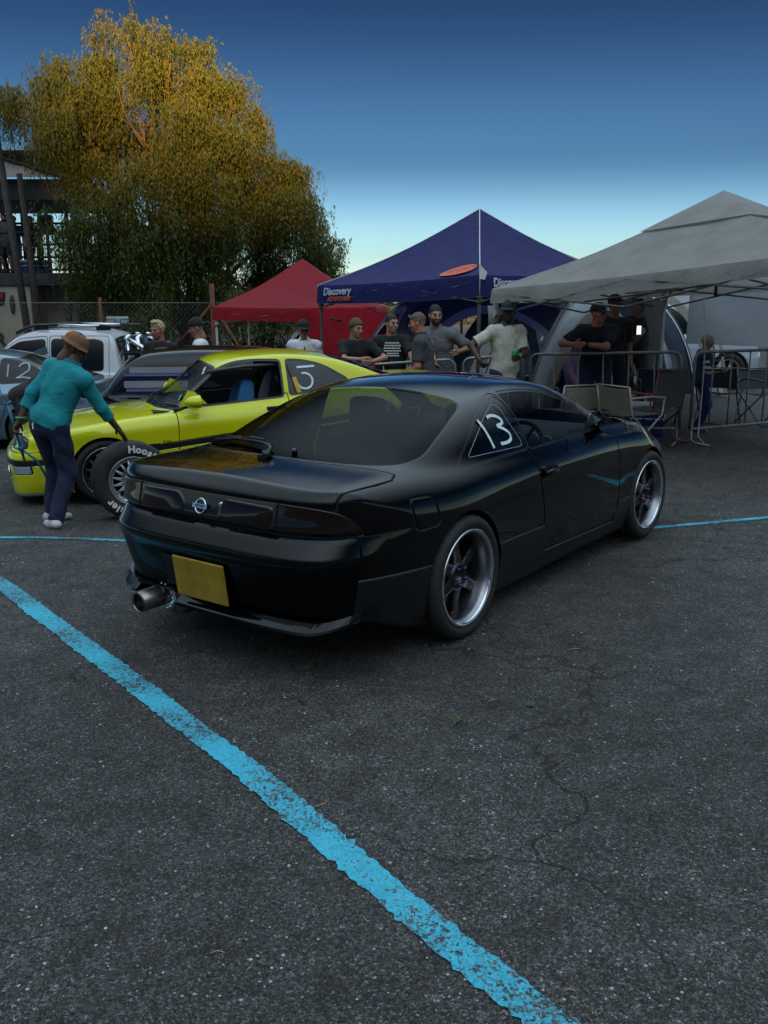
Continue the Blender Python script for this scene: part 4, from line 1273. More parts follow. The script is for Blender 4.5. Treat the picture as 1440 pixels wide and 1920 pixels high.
        vx = MB(); y = project_y(fn, -.42, .50, s); vx.box((-.42, y, .505), (.14, .008, .022)); vx.build('side_repeater', M['trim'], car)
        text_obj('bonnet_badge', '325i', .05, M['trim'], car, frame((-.55, y + s * .002, .515), (-1 if s > 0 else 1, 0, 0), (0, 0, 1)), .001)
    wheel_wells(car, (0, -2.70), .30, .318, .835, .50)
    for xa, st_ in ((0, R(4)), (-2.70, 0)):
        for s in (-1, 1):
            mesh_wheel(car, (xa, s * .740, .295), (math.pi if s > 0 else 0) + st_, .295, .232, .225, 14, (M['chrome'], M['rim_black']))
    # wipers on the windscreen base
    wp = MB()
    def dk(x, y, u):
        z = 1.4
        for _ in range(80):
            d = float(fn(np.array([x]), np.array([y]), np.array([z]))[0])
            if d < 1e-4: break
            z -= max(d * .8, 2e-4)
        return (x, y, z + u)
    for y0 in (.12, -.42):
        wp.tube([dk(-.50 - .28 * abs(y0 + .3) ** 2, y0, .02), dk(-.56, y0 + .3, .022), dk(-.68, y0 + .52, .012)], [.010, .007, .006], 6)
        wp.tube([dk(-.54, y0 + .05, .012), dk(-.60, y0 + .32, .012), dk(-.70, y0 + .56, .008)], .006, 6)
    wp.build('wiper', M['trim'], car)
    # stickers on the glass
    def sticker(name, pts, w, mat): 
        v, f = ribbon([dk(x, y, 0) for x, y in pts], (.6, .1, .8), w, .002, .001); MB().add(v, f).build(name, mat, car)
    for x, y in ((-1.00, .44), (-.985, .475), (-1.015, .41)): sticker('windscreen_sticker', [(x, y - .012), (x - .01, y + .012)], .03, M['white_paint'])
    c = dk(-.735, .56, .003); sd = MB(); sd.add([(c[0] - .035 * math.cos(2 * math.pi * k / 18) * .6, c[1] + .04 * math.sin(2 * math.pi * k / 18), c[2] + .035 * math.cos(2 * math.pi * k / 18) * .85) for k in range(18)], [tuple(range(18))]); sd.build('licence_disc', M['disc_green'], car)
    # painted 5 on the left quarter panel
    def stroke(pts, w):
        p3 = [(x, project_y(fn, x, z, 1), z) for x, z in pts]
        v, f = ribbon(p3, (0, .88, .45), w, .001, .0015); MB().add(v, f).build('window_number', M['marker_white'], car)
    stroke([(-1.865, 1.085), (-1.95, 1.085), (-2.045, 1.085)], .022)
    stroke(arc_pts((-1.925, .955), .078, 75, 345, 24, .072), .020)
    # black and yellow tape hanging over the pillar
    tp = MB(); p3 = [(x, project_y(fn, x, z, 1) + .012, z) for x, z in ((-1.795, 1.135), (-1.80, 1.06), (-1.82, 1.0))]
    v, f = ribbon(p3, (0, .9, .4), .040, 0, .006); tp.add(v, f); tp.build('tape_black', M['trim'], car)
    tp = MB(); p3 = [(x, project_y(fn, x, z, 1) + .012, z) for x, z in ((-1.82, .998), (-1.835, .92), (-1.85, .85))]
    v, f = ribbon(p3, (0, .9, .4), .042, 0, .006); tp.add(v, f); tp.build('tape_yellow', M['tape'], car)
    # cabin
    cb = MB(); cb.box((-1.6, 0, .20), (2.4, 1.4, .02)); cb.box((-.62, 0, .66), (.3, 1.36, .24)); cb.box((-2.75, 0, .72), (.7, 1.2, .04))
    for s in (-1, 1): cb.box((-1.2, s * .72, .55), (1.1, .04, .50))
    cb.build('cabin_trim', M['interior'], car)
    sw = MB(); c = Vector((-1.05, -.36, .80)); ax = Vector((-.9, 0, .35)).normalized(); u = Vector((0, 1, 0)); v_ = ax.cross(u)
    sw.tube([c + (u * math.cos(2 * math.pi * k / 24) + v_ * math.sin(2 * math.pi * k / 24)) * .17 for k in range(24)], .015, 6, closed=True); sw.tube([c - u * .16, c + u * .16], .012, 6)
    sw.build('steering_wheel', M['interior'], car)
    for y, mat in ((.36, M['seat_blue']), (-.36, M['seat_grey'])):
        bx = -1.28 if y > 0 else -1.75
        fs_ = lambda x, yy, z: smin(smax(np.abs(x - (bx - (z - .5) * .25)) - .05 - .035 * (np.abs(yy) / .2) ** 2, smax(np.abs(yy) - (.24 - .10 * np.clip((z - .78) / .3, 0, 1)), np.abs(z - .66) - .33, .12), .06),
            smax(np.abs(z - .36) - .07, smax(np.abs(yy) - .24, np.abs(x - (bx + .25)) - .26, .08), .06), .08)
        sv = surfnet(fs_, (bx - .35, -.32, .22), (bx + .60, .32, 1.08), .025)
        solid_obj('seat', (sv[0] + np.array([0, y, 0]), sv[1], sv[2]), mat, car)
    for y in (.22, .50):
        fs_ = lambda x, yy, z: smax(np.abs(x + 1.80) - .06, smax(np.abs(yy - y) - .11, np.abs(z - .90) - .10, .10), .08)
        sv = surfnet(fs_, (-1.95, y - .2, .75), (-1.65, y + .2, 1.05), .02); solid_obj('headrest', sv, M['leather'], car)
    cg = MB(); cg.tube([(-1.0, .60, 1.10), (-1.35, .60, 1.13), (-1.80, .55, 1.12)], .02, 8); cg.tube([(-1.78, .62, .3), (-1.78, .56, 1.12), (-1.78, -.56, 1.12), (-1.78, -.62, .3)], .02, 8); cg.tube([(-1.5, .58, 1.12), (-1.40, .0, .75)], .016, 8)
    cg.build('roll_cage', M['steel_dark'], car)
    return car

def YELX(fn, y, z):
    x = 1.1
    for _ in range(100):
        d = float(fn(np.array([x]), np.array([y]), np.array([z]))[0])
        if d < 1e-4: break
        x -= max(d * .6, 3e-4)
    return x

M['yellow_paint'] = paint('yellow_paint', (.64, .65, .008), dust=(.22, .20, .14), dust_amt=.3, rough=.22)
M['lip_grey'] = simple('lip_grey', (.22, .25, .28), .45)
M['lamp_glass'] = simple('lamp_glass', (.04, .045, .05), .06, coat=1.0)
M['grille'] = simple('grille_grey', (.10, .09, .085), .4, .5)
M['indicator'] = simple('indicator', (.30, .38, .46), .15, coat=1.0)
M['smoke_panel'] = simple('smoke_panel', (.030, .034, .042), .35)
M['disc_green'] = simple('disc_green', (.30, .48, .40), .5)
M['tape'] = simple('yellow_tape', (.60, .32, .01), .5)
M['seat_blue'] = fabric('seat_blue', (.01, .09, .22))
M['seat_grey'] = fabric('seat_grey', (.20, .21, .23))
M['leather'] = simple('leather', (.02, .022, .025), .35, coat=.3)
M['steel_dark'] = simple('dark_steel', (.08, .08, .085), .4, .6)
yellow_coupe((-2.762, 8.866, -.12), R(199.5), R(3.0))

# the loose race tyre standing in front of the yellow coupe
def loose_tyre(loc, rz):
    t = mesh_wheel(None, loc, rz, .325, .205, .27, 16, (M['rim_grey'], M['rim_grey']), 'spare_tyre')
    tag(t, 'loose racing slick with white lettering standing upright by the man in teal', 'tyre')
    t.rotation_euler = (R(-3), 0, rz)
    h = .27 / 2
    def arc_text(word, a_mid, r, size, flip):
        # letters round the sidewall, face towards -y
        adv = [{'H': .95, 'i': .42, 'r': .62, 's': .68, 'e': .72, 'o': .76}.get(ch, .7) for ch in word]
        tot = sum(adv); pos = 0
        for ch, w_ in zip(word, adv):
            mid = pos + w_ / 2 - tot / 2; pos += w_
            a = a_mid - (mid * size / r) * (1 if not flip else -1)
            up = Vector((math.cos(a), 0, math.sin(a))); 
            right = Vector((math.sin(a), 0, -math.cos(a)))
            if flip: up, right = -up, -right
            o = up * r if not flip else -up * r
            text_obj('sidewall_letter', ch, size * 1.25, M['tyre_letter'], t, frame((o.x, -h * 1.035, o.z), right, up), .0015, bold=.0035)
    arc_text('Hoosier', R(62), .262, .066, False)
    arc_text('Hoosier', R(250), .262, .066, False)
    return t
M['rim_grey'] = simple('rim_grey', (.40, .41, .43), .35, .7, var=.2, scale=12)
M['tyre_letter'] = simple('tyre_letter_white', (.70, .70, .68), .7, var=.15, scale=30)
loose_tyre((-2.13, 7.52, .325 + float(gz(-2.13, 7.52))), R(24))
# ---------------------------------------------------------------- the other vehicles
def basic_wheel(parent, loc, left, r, rl, w, mat):
    wo = empty('wheel', loc, math.pi if left else 0); wo.parent = parent
    m = MB(); tyre(m, r, rl, w, 32); m.build('tyre', M['rubber'], wo)
    m = MB(); yl = -w / 2 * .9
    m.lathe([(rl, yl), (rl - .012, yl - .004), (rl - .03, yl + .04), (rl - .035, yl + .1)], 32, 'y')
    for i in range(5):
        for s in (-.12, .12): spoke(m, 2 * math.pi * i / 5 + s, .05, rl - .02, .03, .026, yl + .01, yl + .02, .03)
    m.lathe([(0, yl), (.04, yl), (.06, yl + .02), (.06, yl + .05)], 20, 'y')
    m.build('rim', mat, wo)
    m = MB(); m.lathe([(0, 0), (rl - .04, 0), (rl - .04, .02)], 24, 'y'); m.build('wheel_back', M['well'], wo)

def simple_car(name, label, loc, rz, P, pm, wins, tops, wheels, h=.03, tilt=0.0, parts=(), lines=(), rim=None, glass_m=None, group=None):
    car = empty(name, loc, rz, label, 'car' if 'pickup' not in name else 'pickup', group); car.rotation_euler = (0, tilt, rz)
    fn = car_field(P)
    xs = [x for x, _ in P['H']]
    S = surfnet(fn, (min(xs) - .05, 0, .04), (max(xs) + .05, 1.02, P.get('zmax', 1.6)), h, proj=3, sym=True, eps=.010)
    r, rl, w, y, za, ra = wheels
    for xa in P['axles']: _, S = cut(S, arch_fn(xa, za, ra, .5))
    glass_m = glass_m or M['dark_glass_opaque']
    for nm, poly in wins:
        a, S = cut(S, (lambda V, f=side_poly(poly): f(V) - .018)); g, rb = cut(a, side_poly(poly))
        for q in sides((g[0] - g[1] * .006, g[1], g[2])): solid_obj(nm, q, glass_m, car)
        for q in sides((rb[0] - rb[1] * .003, rb[1], rb[2])): solid_obj('window_seal', q, M['trim'], car)
    for nm, poly, zm in tops:
        a, S = cut(S, (lambda V, f=top_poly(poly, zm): f(V) - .018)); g, rb = cut(a, top_poly(poly, zm))
        solid_obj(nm, (g[0] - g[1] * .006, g[1], g[2]), glass_m, car)
        solid_obj('window_seal', (rb[0] - rb[1] * .003, rb[1], rb[2]), M['trim'], car)
    gaps = []
    for nm, f, mat, both in parts:
        a, g, S = panel(S, f, .004, .010); gaps.append(g)
        if both:
            for q in sides(a): solid_obj(nm, q, mat or pm, car)
        else: solid_obj(nm, a, mat or pm, car)
    solid_obj('body', S, pm, car)
    if gaps: solid_obj('shut_lines', join(*gaps), M['gap'], car)
    wheel_wells(car, P['axles'], za, ra, y - .02, .5)
    for xa in P['axles']:
        for s in (-1, 1): basic_wheel(car, (xa, s * (y - w / 2 - .02), r), s > 0, r, rl, w, rim or M['rim_grey'])
    return car, fn

def side_text(car, fn, s, txt, x, z, size, mat, name='side_lettering', tilt=.0, shear=0.2):
    y = project_y(fn, x, z, s)
    return text_obj(name, txt, size, mat, car, frame((x, y + s * .008, z), (1 if s < 0 else -1, 0, 0), (0, -s * tilt, 1)), .003, shear=shear, bold=.004)

# ---- dark blue hatchback, facing right (+x of the world), rear towards the left
HAT = dict(
    W=[(-.95, .74), (-.6, .82), (0, .865), (1, .87), (2.5, .865), (3.0, .82), (3.4, .66)],
    S=[(.1, -.07), (.25, -.02), (.5, 0), (.7, -.006), (.85, -.03), (.95, -.06), (1.1, -.14)],
    XR=[(.2, -.78), (.4, -.85), (.55, -.86), (.60, -.80), (.70, -.76), (.85, -.74), (.95, -.72), (1.2, -.5)],
    PR=[(0, 0), (.4, .03), (.6, .08), (.72, .16), (.8, .3), (.86, .6), (1, 1.4)],
    XF=[(.2, 3.1), (.5, 3.14), (.7, 3.05), (.9, 2.6)], PF=[(0, 0), (.4, .05), (.65, .2), (.8, .5), (1, 1.4)],
    H=[(-1, .94), (-.5, .96), (1, .955), (2.0, .95), (2.6, .88), (3.1, .78), (3.4, .66)], ZB=[(-1, .30), (-.4, .2), (3.4, .2)],
    G=[(-1.0, .70), (-.72, .97), (-.5, 1.24), (-.34, 1.395), (-.1, 1.45), (.4, 1.475), (1.0, 1.465), (1.5, 1.40), (1.9, 1.22), (2.4, .94), (2.8, .7)],
    GY=[(-.9, .66), (-.5, .715), (0, .745), (1, .755), (2, .72), (2.5, .65)], GT=[(.7, .04), (.95, 0), (1.15, -.030), (1.3, -.065), (1.42, -.12), (1.5, -.18)],
    xm=.6, axles=(0.0, 2.58), crown=.03, gcrown=.035, bow=(.14, .25), ks=.10, kg=.11, kj=.05, ke=.05, zg0=.8, zmax=1.54)
M['navy'] = paint('navy_paint', (.004, .006, .014), dust_amt=.05, rough=.15, ior=1.4)
M['navy_stripe'] = simple('stripe_blue', (.02, .05, .22), .3)
M['vinyl_grey'] = simple('vinyl_grey', (.13, .14, .19), .35)
gl = [('front_side_window', polyround([(.36, .985), (1.30, .975), (1.32, 1.33), (1.0, 1.375), (.36, 1.375)], .03)), ('door_window', polyround([(1.38, .975), (2.10, .965), (1.75, 1.19), (1.40, 1.32)], .03))]
lamp = lambda V: np.maximum.reduce([sdpoly(V[:, 0], V[:, 2], polyround([(-1.2, .70), (-.50, .73), (-.46, .84), (-.55, .90), (-1.2, .88)], .03)), .44 - np.abs(V[:, 1])])
hatch, hfn = simple_car('hatchback', 'dark navy hatchback with grey stripes and stickers parked behind the yellow coupe', (-2.62, 10.95, float(gz(-2.9, 11)) - .03), R(9), HAT, M['navy'], gl,
    [('rear_window', polyround([(-.80, -.2), (-.80, .58), (-.60, .64), (-.34, .60), (-.34, -.2)], .03), .99), ('windscreen', polyround([(1.52, -.2), (1.50, .5), (1.75, .60), (2.2, .62), (2.36, .3), (2.4, -.2)], .03), .97)],
    (.31, .225, .21, .865, .31, .335), .028,
    parts=[('tail_lamp', lamp, M['lamp_smoke'], True),
           ('rear_bumper', lambda V: np.maximum(V[:, 2] - .62, V[:, 0] + .40), None, False),
           ('fuel_flap', lambda V: np.maximum(np.sqrt((V[:, 0] + .15) ** 2 + (V[:, 2] - .80) ** 2) - .085, V[:, 1] + .5), None, False),
           ('front_door', side_poly(polyround([(1.32, 1.0), (1.32, .28), (2.20, .28), (2.25, .70), (2.2, 1.0)], .05), .6), None, True),
           ('rear_door', side_poly(polyround([(.33, 1.0), (.42, .60), (.62, .28), (1.29, .28), (1.29, 1.0)], .06), .6), None, True)])
side_text(hatch, hfn, -1, 'RAS', .12, .86, .24, M['vinyl_grey'])
for z, hgt_ in ((1.235, .07), (1.085, .09)):
    pts = [(x, project_y(hfn, x, z, -1), z) for x in np.linspace(-.42 + (1.3 - z) * .1, .30, 9)]
    v, f = ribbon(pts, (0, -.95, .3), hgt_, .003, .002); MB().add(v, f).build('vinyl_band', M['vinyl_grey'], hatch)
    pts = [(x, project_y(hfn, x, z - hgt_ * .75, -1), z - hgt_ * .75) for x in np.linspace(-.40 + (1.3 - z) * .1, .30, 9)]
    v, f = ribbon(pts, (0, -.95, .3), hgt_ * .4, .003, .002); MB().add(v, f).build('vinyl_stripe', M['navy_stripe'], hatch)
sp = MB(); sp.prism(polyround([(-.44, 0), (-.42, .52), (-.22, .56), (-.20, .3), (-.20, -.3), (-.22, -.56), (-.42, -.52)], .05), 1.392, 1.412); sp.build('roof_spoiler', M['navy'], hatch)
def on_rear(fn, y, z, x0=-1.3):
    x = x0
    for _ in range(100):
        d = float(fn(np.array([x]), np.array([y]), np.array([z]))[0])
        if d < 1e-4: break
        x += max(d * .6, 3e-4)
    return x
for k, (y, z, w_, h_) in enumerate([(.32, 1.27, .26, .05), (.34, 1.22, .22, .03), (.38, 1.16, .2, .035), (.48, 1.07, .08, .03)]):
    a, b = on_rear(hfn, y, z - h_ / 2) - .004, on_rear(hfn, y, z + h_ / 2) - .004
    MB().add([(a, y + w_ / 2, z - h_ / 2), (a, y - w_ / 2, z - h_ / 2), (b, y - w_ / 2, z + h_ / 2), (b, y + w_ / 2, z + h_ / 2)], [(0, 1, 2, 3)]).build('window_sticker', M['white_paint'], hatch)
MB().tube([(on_rear(hfn, .3, 1.0) - .02, .3, 1.0), (on_rear(hfn, .42, 1.03) - .02, .42, 1.03)], .012, 6).build('rear_wiper', M['trim'], hatch)

# ---- silver-blue saloon at the left edge, facing left
SAL = dict(
    W=[(-1.15, .72), (-.8, .80), (0, .88), (1, .89), (2.6, .88), (3.2, .82), (3.6, .66)],
    S=[(.1, -.07), (.25, -.02), (.5, 0), (.62, -.002), (.66, -.014), (.80, -.02), (.86, -.04), (.95, -.09), (1.1, -.2)],
    XR=[(.2, -.95), (.4, -1.05), (.6, -1.08), (.75, -1.02), (.95, -.98), (1.05, -.92), (1.3, -.6)], PR=[(0, 0), (.4, .03), (.6, .08), (.72, .16), (.8, .3), (.88, .6), (1, 1.4)],
    XF=[(.2, 3.5), (.5, 3.55), (.7, 3.4), (.9, 2.8)], PF=[(0, 0), (.4, .05), (.65, .2), (.8, .5), (1, 1.4)],
    H=[(-1.2, .98), (-.7, 1.0), (0, .96), (1, .93), (2.2, .92), (2.8, .86), (3.3, .76), (3.6, .66)], ZB=[(-1.2, .30), (-.5, .18), (3.6, .18)],
    G=[(-1.1, .75), (-.75, .98), (-.4, 1.12), (0, 1.27), (.35, 1.36), (.8, 1.40), (1.3, 1.39), (1.7, 1.33), (2.1, 1.16), (2.6, .90), (3, .7)],
    GY=[(-.9, .62), (-.4, .70), (.2, .755), (1, .775), (2.2, .74), (2.7, .66)], GT=[(.7, .06), (.93, 0), (1.1, -.07), (1.25, -.14), (1.38, -.22), (1.45, -.28)],
    xm=.9, axles=(0.0, 2.81), crown=.03, gcrown=.04, bow=(.2, .25), ks=.12, kg=.13, kj=.06, ke=.05, zg0=.8, zmax=1.46)
M['silver_blue'] = paint('silver_blue_paint', (.16, .25, .31), .6, dust_amt=.25, rough=.25)
sal, sfn = simple_car('saloon', 'silver-blue saloon with painted 12 on its dark window at the left edge', (-4.95, 13.5, float(gz(-5, 13.5))), R(180), SAL, M['silver_blue'],
    [('rear_side_window', polyround([(-.30, 1.005), (.42, .965), (.42, 1.29), (.2, 1.275), (-.02, 1.18)], .04)), ('rear_door_window', polyround([(.50, .965), (1.25, .955), (1.25, 1.31), (.9, 1.315), (.5, 1.295)], .03)), ('front_door_window', polyround([(1.33, .955), (2.30, .935), (1.95, 1.14), (1.7, 1.25), (1.33, 1.305)], .03))],
    [('rear_window', polyround([(-.70, -.2), (-.66, .45), (-.45, .60), (.0, .56), (.2, .5), (.22, -.2)], .04), .97)], (.33, .24, .22, .885, .33, .355), .03,
    parts=[('rear_door', side_poly(polyround([(.45, .985), (.30, .70), (.45, .28), (1.27, .28), (1.27, .985)], .05), .6), None, True), ('boot_lid', lambda V: np.maximum.reduce([V[:, 0] + .68, np.abs(V[:, 1]) - .62, .80 - V[:, 2]]), None, False),
           ('tail_lamp', lambda V: np.maximum.reduce([np.abs(V[:, 2] - .84) - .08, V[:, 0] + .72, .45 - np.abs(V[:, 1])]), M['lamp_smoke'], True)])
for pts in ([(.32, 1.22), (.32, 1.05)], arc_pts((.12, 1.165), .075, 150, -30, 12) + [(.10, 1.03), (.06, 1.03), (.16, 1.045), (-.02, 1.02)]):
    if len(pts) > 2: pts = [(.24 - x, z) for x, z in arc_pts((.14, 1.165), .07, 165, -30, 12)] + [(.16, 1.05), (.20, 1.035), (.10, 1.045), (.0, 1.03)]
    v, f = ribbon([(x, project_y(sfn, x, z, 1), z) for x, z in pts], (0, .85, .5), .022, .002, .002); MB().add(v, f).build('window_number', M['marker_faint'], sal)
MB().prism(polyround([(-.02, 1.325), (.22, 1.355), (.06, 1.42), (.0, 1.43)], .02), -.02, .02, M=Matrix(((1, 0, 0, 0), (0, 0, 1, 0), (0, 1, 0, 0), (0, 0, 0, 1)))).build('roof_fin', M['silver_blue'], sal)

# ---- white double-cab pickup, facing left
PIC = dict(
    W=[(-1.4, .86), (-1.0, .885), (0, .90), (2, .905), (3.1, .905), (3.6, .84), (3.95, .7)],
    S=[(.2, -.06), (.4, -.02), (.6, 0), (.8, 0), (.95, -.012), (1.05, -.04), (1.15, -.1)],
    XR=[(.3, -1.2), (.5, -1.28), (.9, -1.28), (1.1, -1.22), (1.3, -1.0)], PR=[(0, 0), (.6, .02), (.8, .1), (.9, .4), (1, 1)],
    XF=[(.3, 3.85), (.6, 3.9), (.9, 3.82), (1.1, 3.4)], PF=[(0, 0), (.4, .05), (.65, .18), (.8, .42), (.9, .8), (1, 1.3)],
    H=[(-1.5, 1.06), (.4, 1.07), (.6, 1.07), (2.3, 1.07), (2.8, 1.08), (3.4, 1.03), (3.8, .95), (4.0, .8)], ZB=[(-1.5, .5), (-.5, .38), (4, .36)],
    G=[(.40, .9), (.50, 1.10), (.58, 1.55), (.68, 1.70), (.9, 1.755), (1.5, 1.78), (1.9, 1.765), (2.2, 1.70), (2.5, 1.50), (2.95, 1.10), (3.2, .9)],
    GY=[(.4, .78), (.8, .80), (2, .80), (2.8, .74), (3.1, .7)], GT=[(.9, .03), (1.05, 0), (1.3, -.05), (1.5, -.095), (1.65, -.14), (1.8, -.22)],
    xm=1.5, axles=(0.0, 3.08), crown=.02, gcrown=.03, bow=(.03, .15), ks=.10, kg=.10, kj=.05, ke=.05, zg0=.9, g_s=.035, zmax=1.86)
M['pickup_white'] = paint('white_paint_car', (.66, .68, .70), dust=(.30, .26, .2), dust_amt=.4, rough=.2)
pw = [('rear_door_window', polyround([(.80, 1.12), (1.62, 1.11), (1.62, 1.60), (.90, 1.595), (.80, 1.56)], .05)), ('front_door_window', polyround([(1.74, 1.11), (2.80, 1.10), (2.42, 1.40), (2.15, 1.555), (1.74, 1.60)], .05))]
pd = [('rear_door', side_poly(polyround([(.70, 1.66), (.70, .60), (.78, .46), (1.665, .46), (1.665, 1.66)], .06), .55), None, True), ('front_door', side_poly(polyround([(1.70, 1.66), (1.70, .46), (2.78, .46), (2.85, .9), (2.86, 1.12), (2.5, 1.40), (2.15, 1.62)], .05), .55), None, True),
      ('tail_lamp', lambda V: np.maximum.reduce([np.abs(V[:, 2] - .88) - .15, V[:, 0] + 1.14, .78 - np.abs(V[:, 1])]), M['red_plastic'], True)]
def pickup(label, loc, rz, extras=True):
    c, fn = simple_car('pickup_truck', label, loc, rz, PIC, M['pickup_white'], pw, [('windscreen', polyround([(2.30, -.2), (2.26, .60), (2.45, .66), (2.85, .68), (2.95, .4), (2.98, -.2)], .03), 1.12), ('rear_window', polyround([(.30, -.2), (.30, .60), (.62, .58), (.62, -.2)], .02), 1.14)], (.38, .22, .25, .90, .38, .43), .035, parts=pd)
    for s in (-1, 1):
        if extras:
            y = s * .60
            m = MB(); m.tube([(.86, y, 1.815), (1.55, y, 1.835)], .022, 8); m.build('roof_rail', M['chrome'], c)
            m = MB(); m.tube([(2.22, y, 1.70), (2.0, y, 1.80), (1.86, y, 1.83), (1.55, y, 1.835)], [.03, .028, .024, .024], 8); MB().tube([(.50, y, 1.805), (.86, y, 1.815)], .026, 8).build('rail_end', M['trim'], c)
            m.build('rail_end', M['trim'], c)
            for fx in (.80, 1.80): MB().box((fx, y, 1.778 + .01 * (fx > 1)), (.22, .05, .06)).build('rail_foot', M['trim'], c)
            for dx, mt in ((.34, 'chrome'), (.16, 'chrome')):
                m = MB(); m.tube([(dx, s * .70, 1.07), (dx + .05, s * .68, 1.35), (dx + .10, s * .60, 1.62), (dx + .12, s * .3, 1.66), (dx + .12, 0, 1.66)], .038, 10); m.build('sports_bar', M[mt], c)
            m = MB(); m.tube([(.40, s * .66, 1.62), (.1, s * .72, 1.45), (-.45, s * .76, 1.09)], .036, 10); m.build('sports_bar', M['chrome'], c)
            m = MB(); m.box((.44, s * .68, 1.36), (.03, .1, .5)); m.build('cab_trim', M['trim'], c)
            for x in (.98, 1.86):
                y_ = project_y(fn, x, .98, s); m = MB(); m.rbox((x, y_ + s * .015, .985), (.22, .03, .045), .01); hb = m.build('door_handle', M['chrome'], c)
                m = MB(); m.lathe([(0, .002), (.06, .003), (.062, -.01)], 16, 'y', (x, y_, .975)); m.build('handle_bowl', M['gap'], hb)
        m = MB(); m.rbox((2.72, s * 1.02, 1.20), (.12, .20, .17), .03); m.tube([(2.70, s * .80, 1.12), (2.72, s * .96, 1.16)], .03, 6); m.build('wing_mirror', M['pickup_white'], c)
    bed = MB(); bed.box((-.35, 0, 1.072), (1.45, 1.45, .01)); bed.build('load_cover', M['trim'], c)
    return c
pickup('white double-cab pickup with chrome roof rails and sports bar behind the man in teal', (-3.75, 15.6, float(gz(-4, 15.6))), R(180))
pickup('small distant white pickup beyond the barrier under the trees', (-2.65, 24.5, float(gz(-3, 24.5))), R(-25), False)

# ---- white estate car behind the shelters on the right
SUV = dict(
    W=[(-1.1, .80), (-.8, .86), (0, .92), (1, .925), (2.7, .92), (3.3, .86), (3.7, .7)],
    S=[(.1, -.06), (.3, -.02), (.5, 0), (.8, -.004), (.95, -.03), (1.05, -.06), (1.2, -.14)],
    XR=[(.2, -.95), (.5, -1.0), (.9, -.95), (1.2, -.9), (1.5, -.7)], PR=[(0, 0), (.5, .03), (.7, .1), (.82, .25), (.92, .6), (1, 1.2)],
    XF=[(.2, 3.6), (.6, 3.65), (.9, 3.5), (1.1, 3.0)], PF=[(0, 0), (.5, .06), (.7, .2), (.85, .5), (1, 1.3)],
    H=[(-1.2, 1.04), (0, 1.05), (2.2, 1.04), (2.8, 1.0), (3.4, .9), (3.8, .76)], ZB=[(-1.2, .36), (-.5, .3), (3.8, .28)],
    G=[(-1.1, .9), (-.92, 1.1), (-.8, 1.5), (-.6, 1.70), (.2, 1.77), (1.2, 1.77), (1.8, 1.68), (2.2, 1.42), (2.7, 1.06), (3, .9)],
    GY=[(-.9, .76), (0, .80), (1.5, .80), (2.6, .72)], GT=[(.9, .04), (1.05, 0), (1.3, -.05), (1.5, -.1), (1.68, -.17), (1.8, -.24)],
    xm=.8, axles=(0.0, 2.78), crown=.02, gcrown=.03, bow=(.08, .2), ks=.09, kg=.10, kj=.05, ke=.05, zg0=.9, zmax=1.84)
M['suv_white'] = paint('pale_silver_paint', (.46, .52, .58), .2, dust_amt=.3, rough=.2)
suv, ufn = simple_car('estate_car', 'pale silver estate car with roof rack parked behind the arched shelters', (3.9, 18.6, float(gz(4, 18.6))), R(4), SUV, M['suv_white'],
    [('rear_side_window', polyround([(-.68, 1.12), (.10, 1.11), (.10, 1.60), (-.5, 1.58)], .04)), ('rear_door_window', polyround([(.18, 1.11), (1.05, 1.10), (1.05, 1.61), (.18, 1.605)], .04)), ('front_door_window', polyround([(1.13, 1.10), (2.15, 1.09), (1.9, 1.40), (1.65, 1.56), (1.13, 1.61)], .04))],
    [('rear_window', polyround([(-.98, -.2), (-.98, .62), (-.72, .60), (-.72, -.2)], .02), 1.14)], (.36, .24, .24, .92, .36, .40), .04)
rk = MB()
for s in (-1, 1): rk.tube([(-.5, s * .58, 1.80), (1.5, s * .58, 1.82)], .02, 6)
for x in (-.4, .0, .4, .8, 1.2): rk.box((x, 0, 1.83), (.05, 1.2, .03))
for y in (-.4, -.2, .2, .4): rk.rbox((1.45, y, 1.87), (.06, .14, .09), .02)
rk.build('roof_rack', M['trim'], suv)
# ---------------------------------------------------------------- people
SKIN = {'fair': (.42, .22, .15), 'tan': (.30, .145, .085), 'brown': (.13, .058, .034), 'dark': (.055, .026, .017), 'red': (.42, .17, .12)}
_mc = {}
def skin_mat(k):
    if 'skin_' + k not in _mc:
        m = simple('skin_' + k, SKIN[k], .52, var=.14, scale=18, bump=.05, bscale=120)
        m.node_tree.nodes['Principled BSDF'].inputs['Subsurface Weight'].default_value = .08
        m.node_tree.nodes['Principled BSDF'].inputs['Subsurface Radius'].default_value = (.02, .008, .004)
        _mc['skin_' + k] = m
    return _mc['skin_' + k]
def cloth(c, kind='cloth'):
    k = kind + str(c)
    if k not in _mc: _mc[k] = fabric('cloth', c, fold=.5)
    return _mc[k]
def hair_mat(c):
    k = 'hair' + str(c)
    if k not in _mc: _mc[k] = simple('hair', c, .6, var=.5, scale=60, bump=.6, bscale=140)
    return _mc[k]

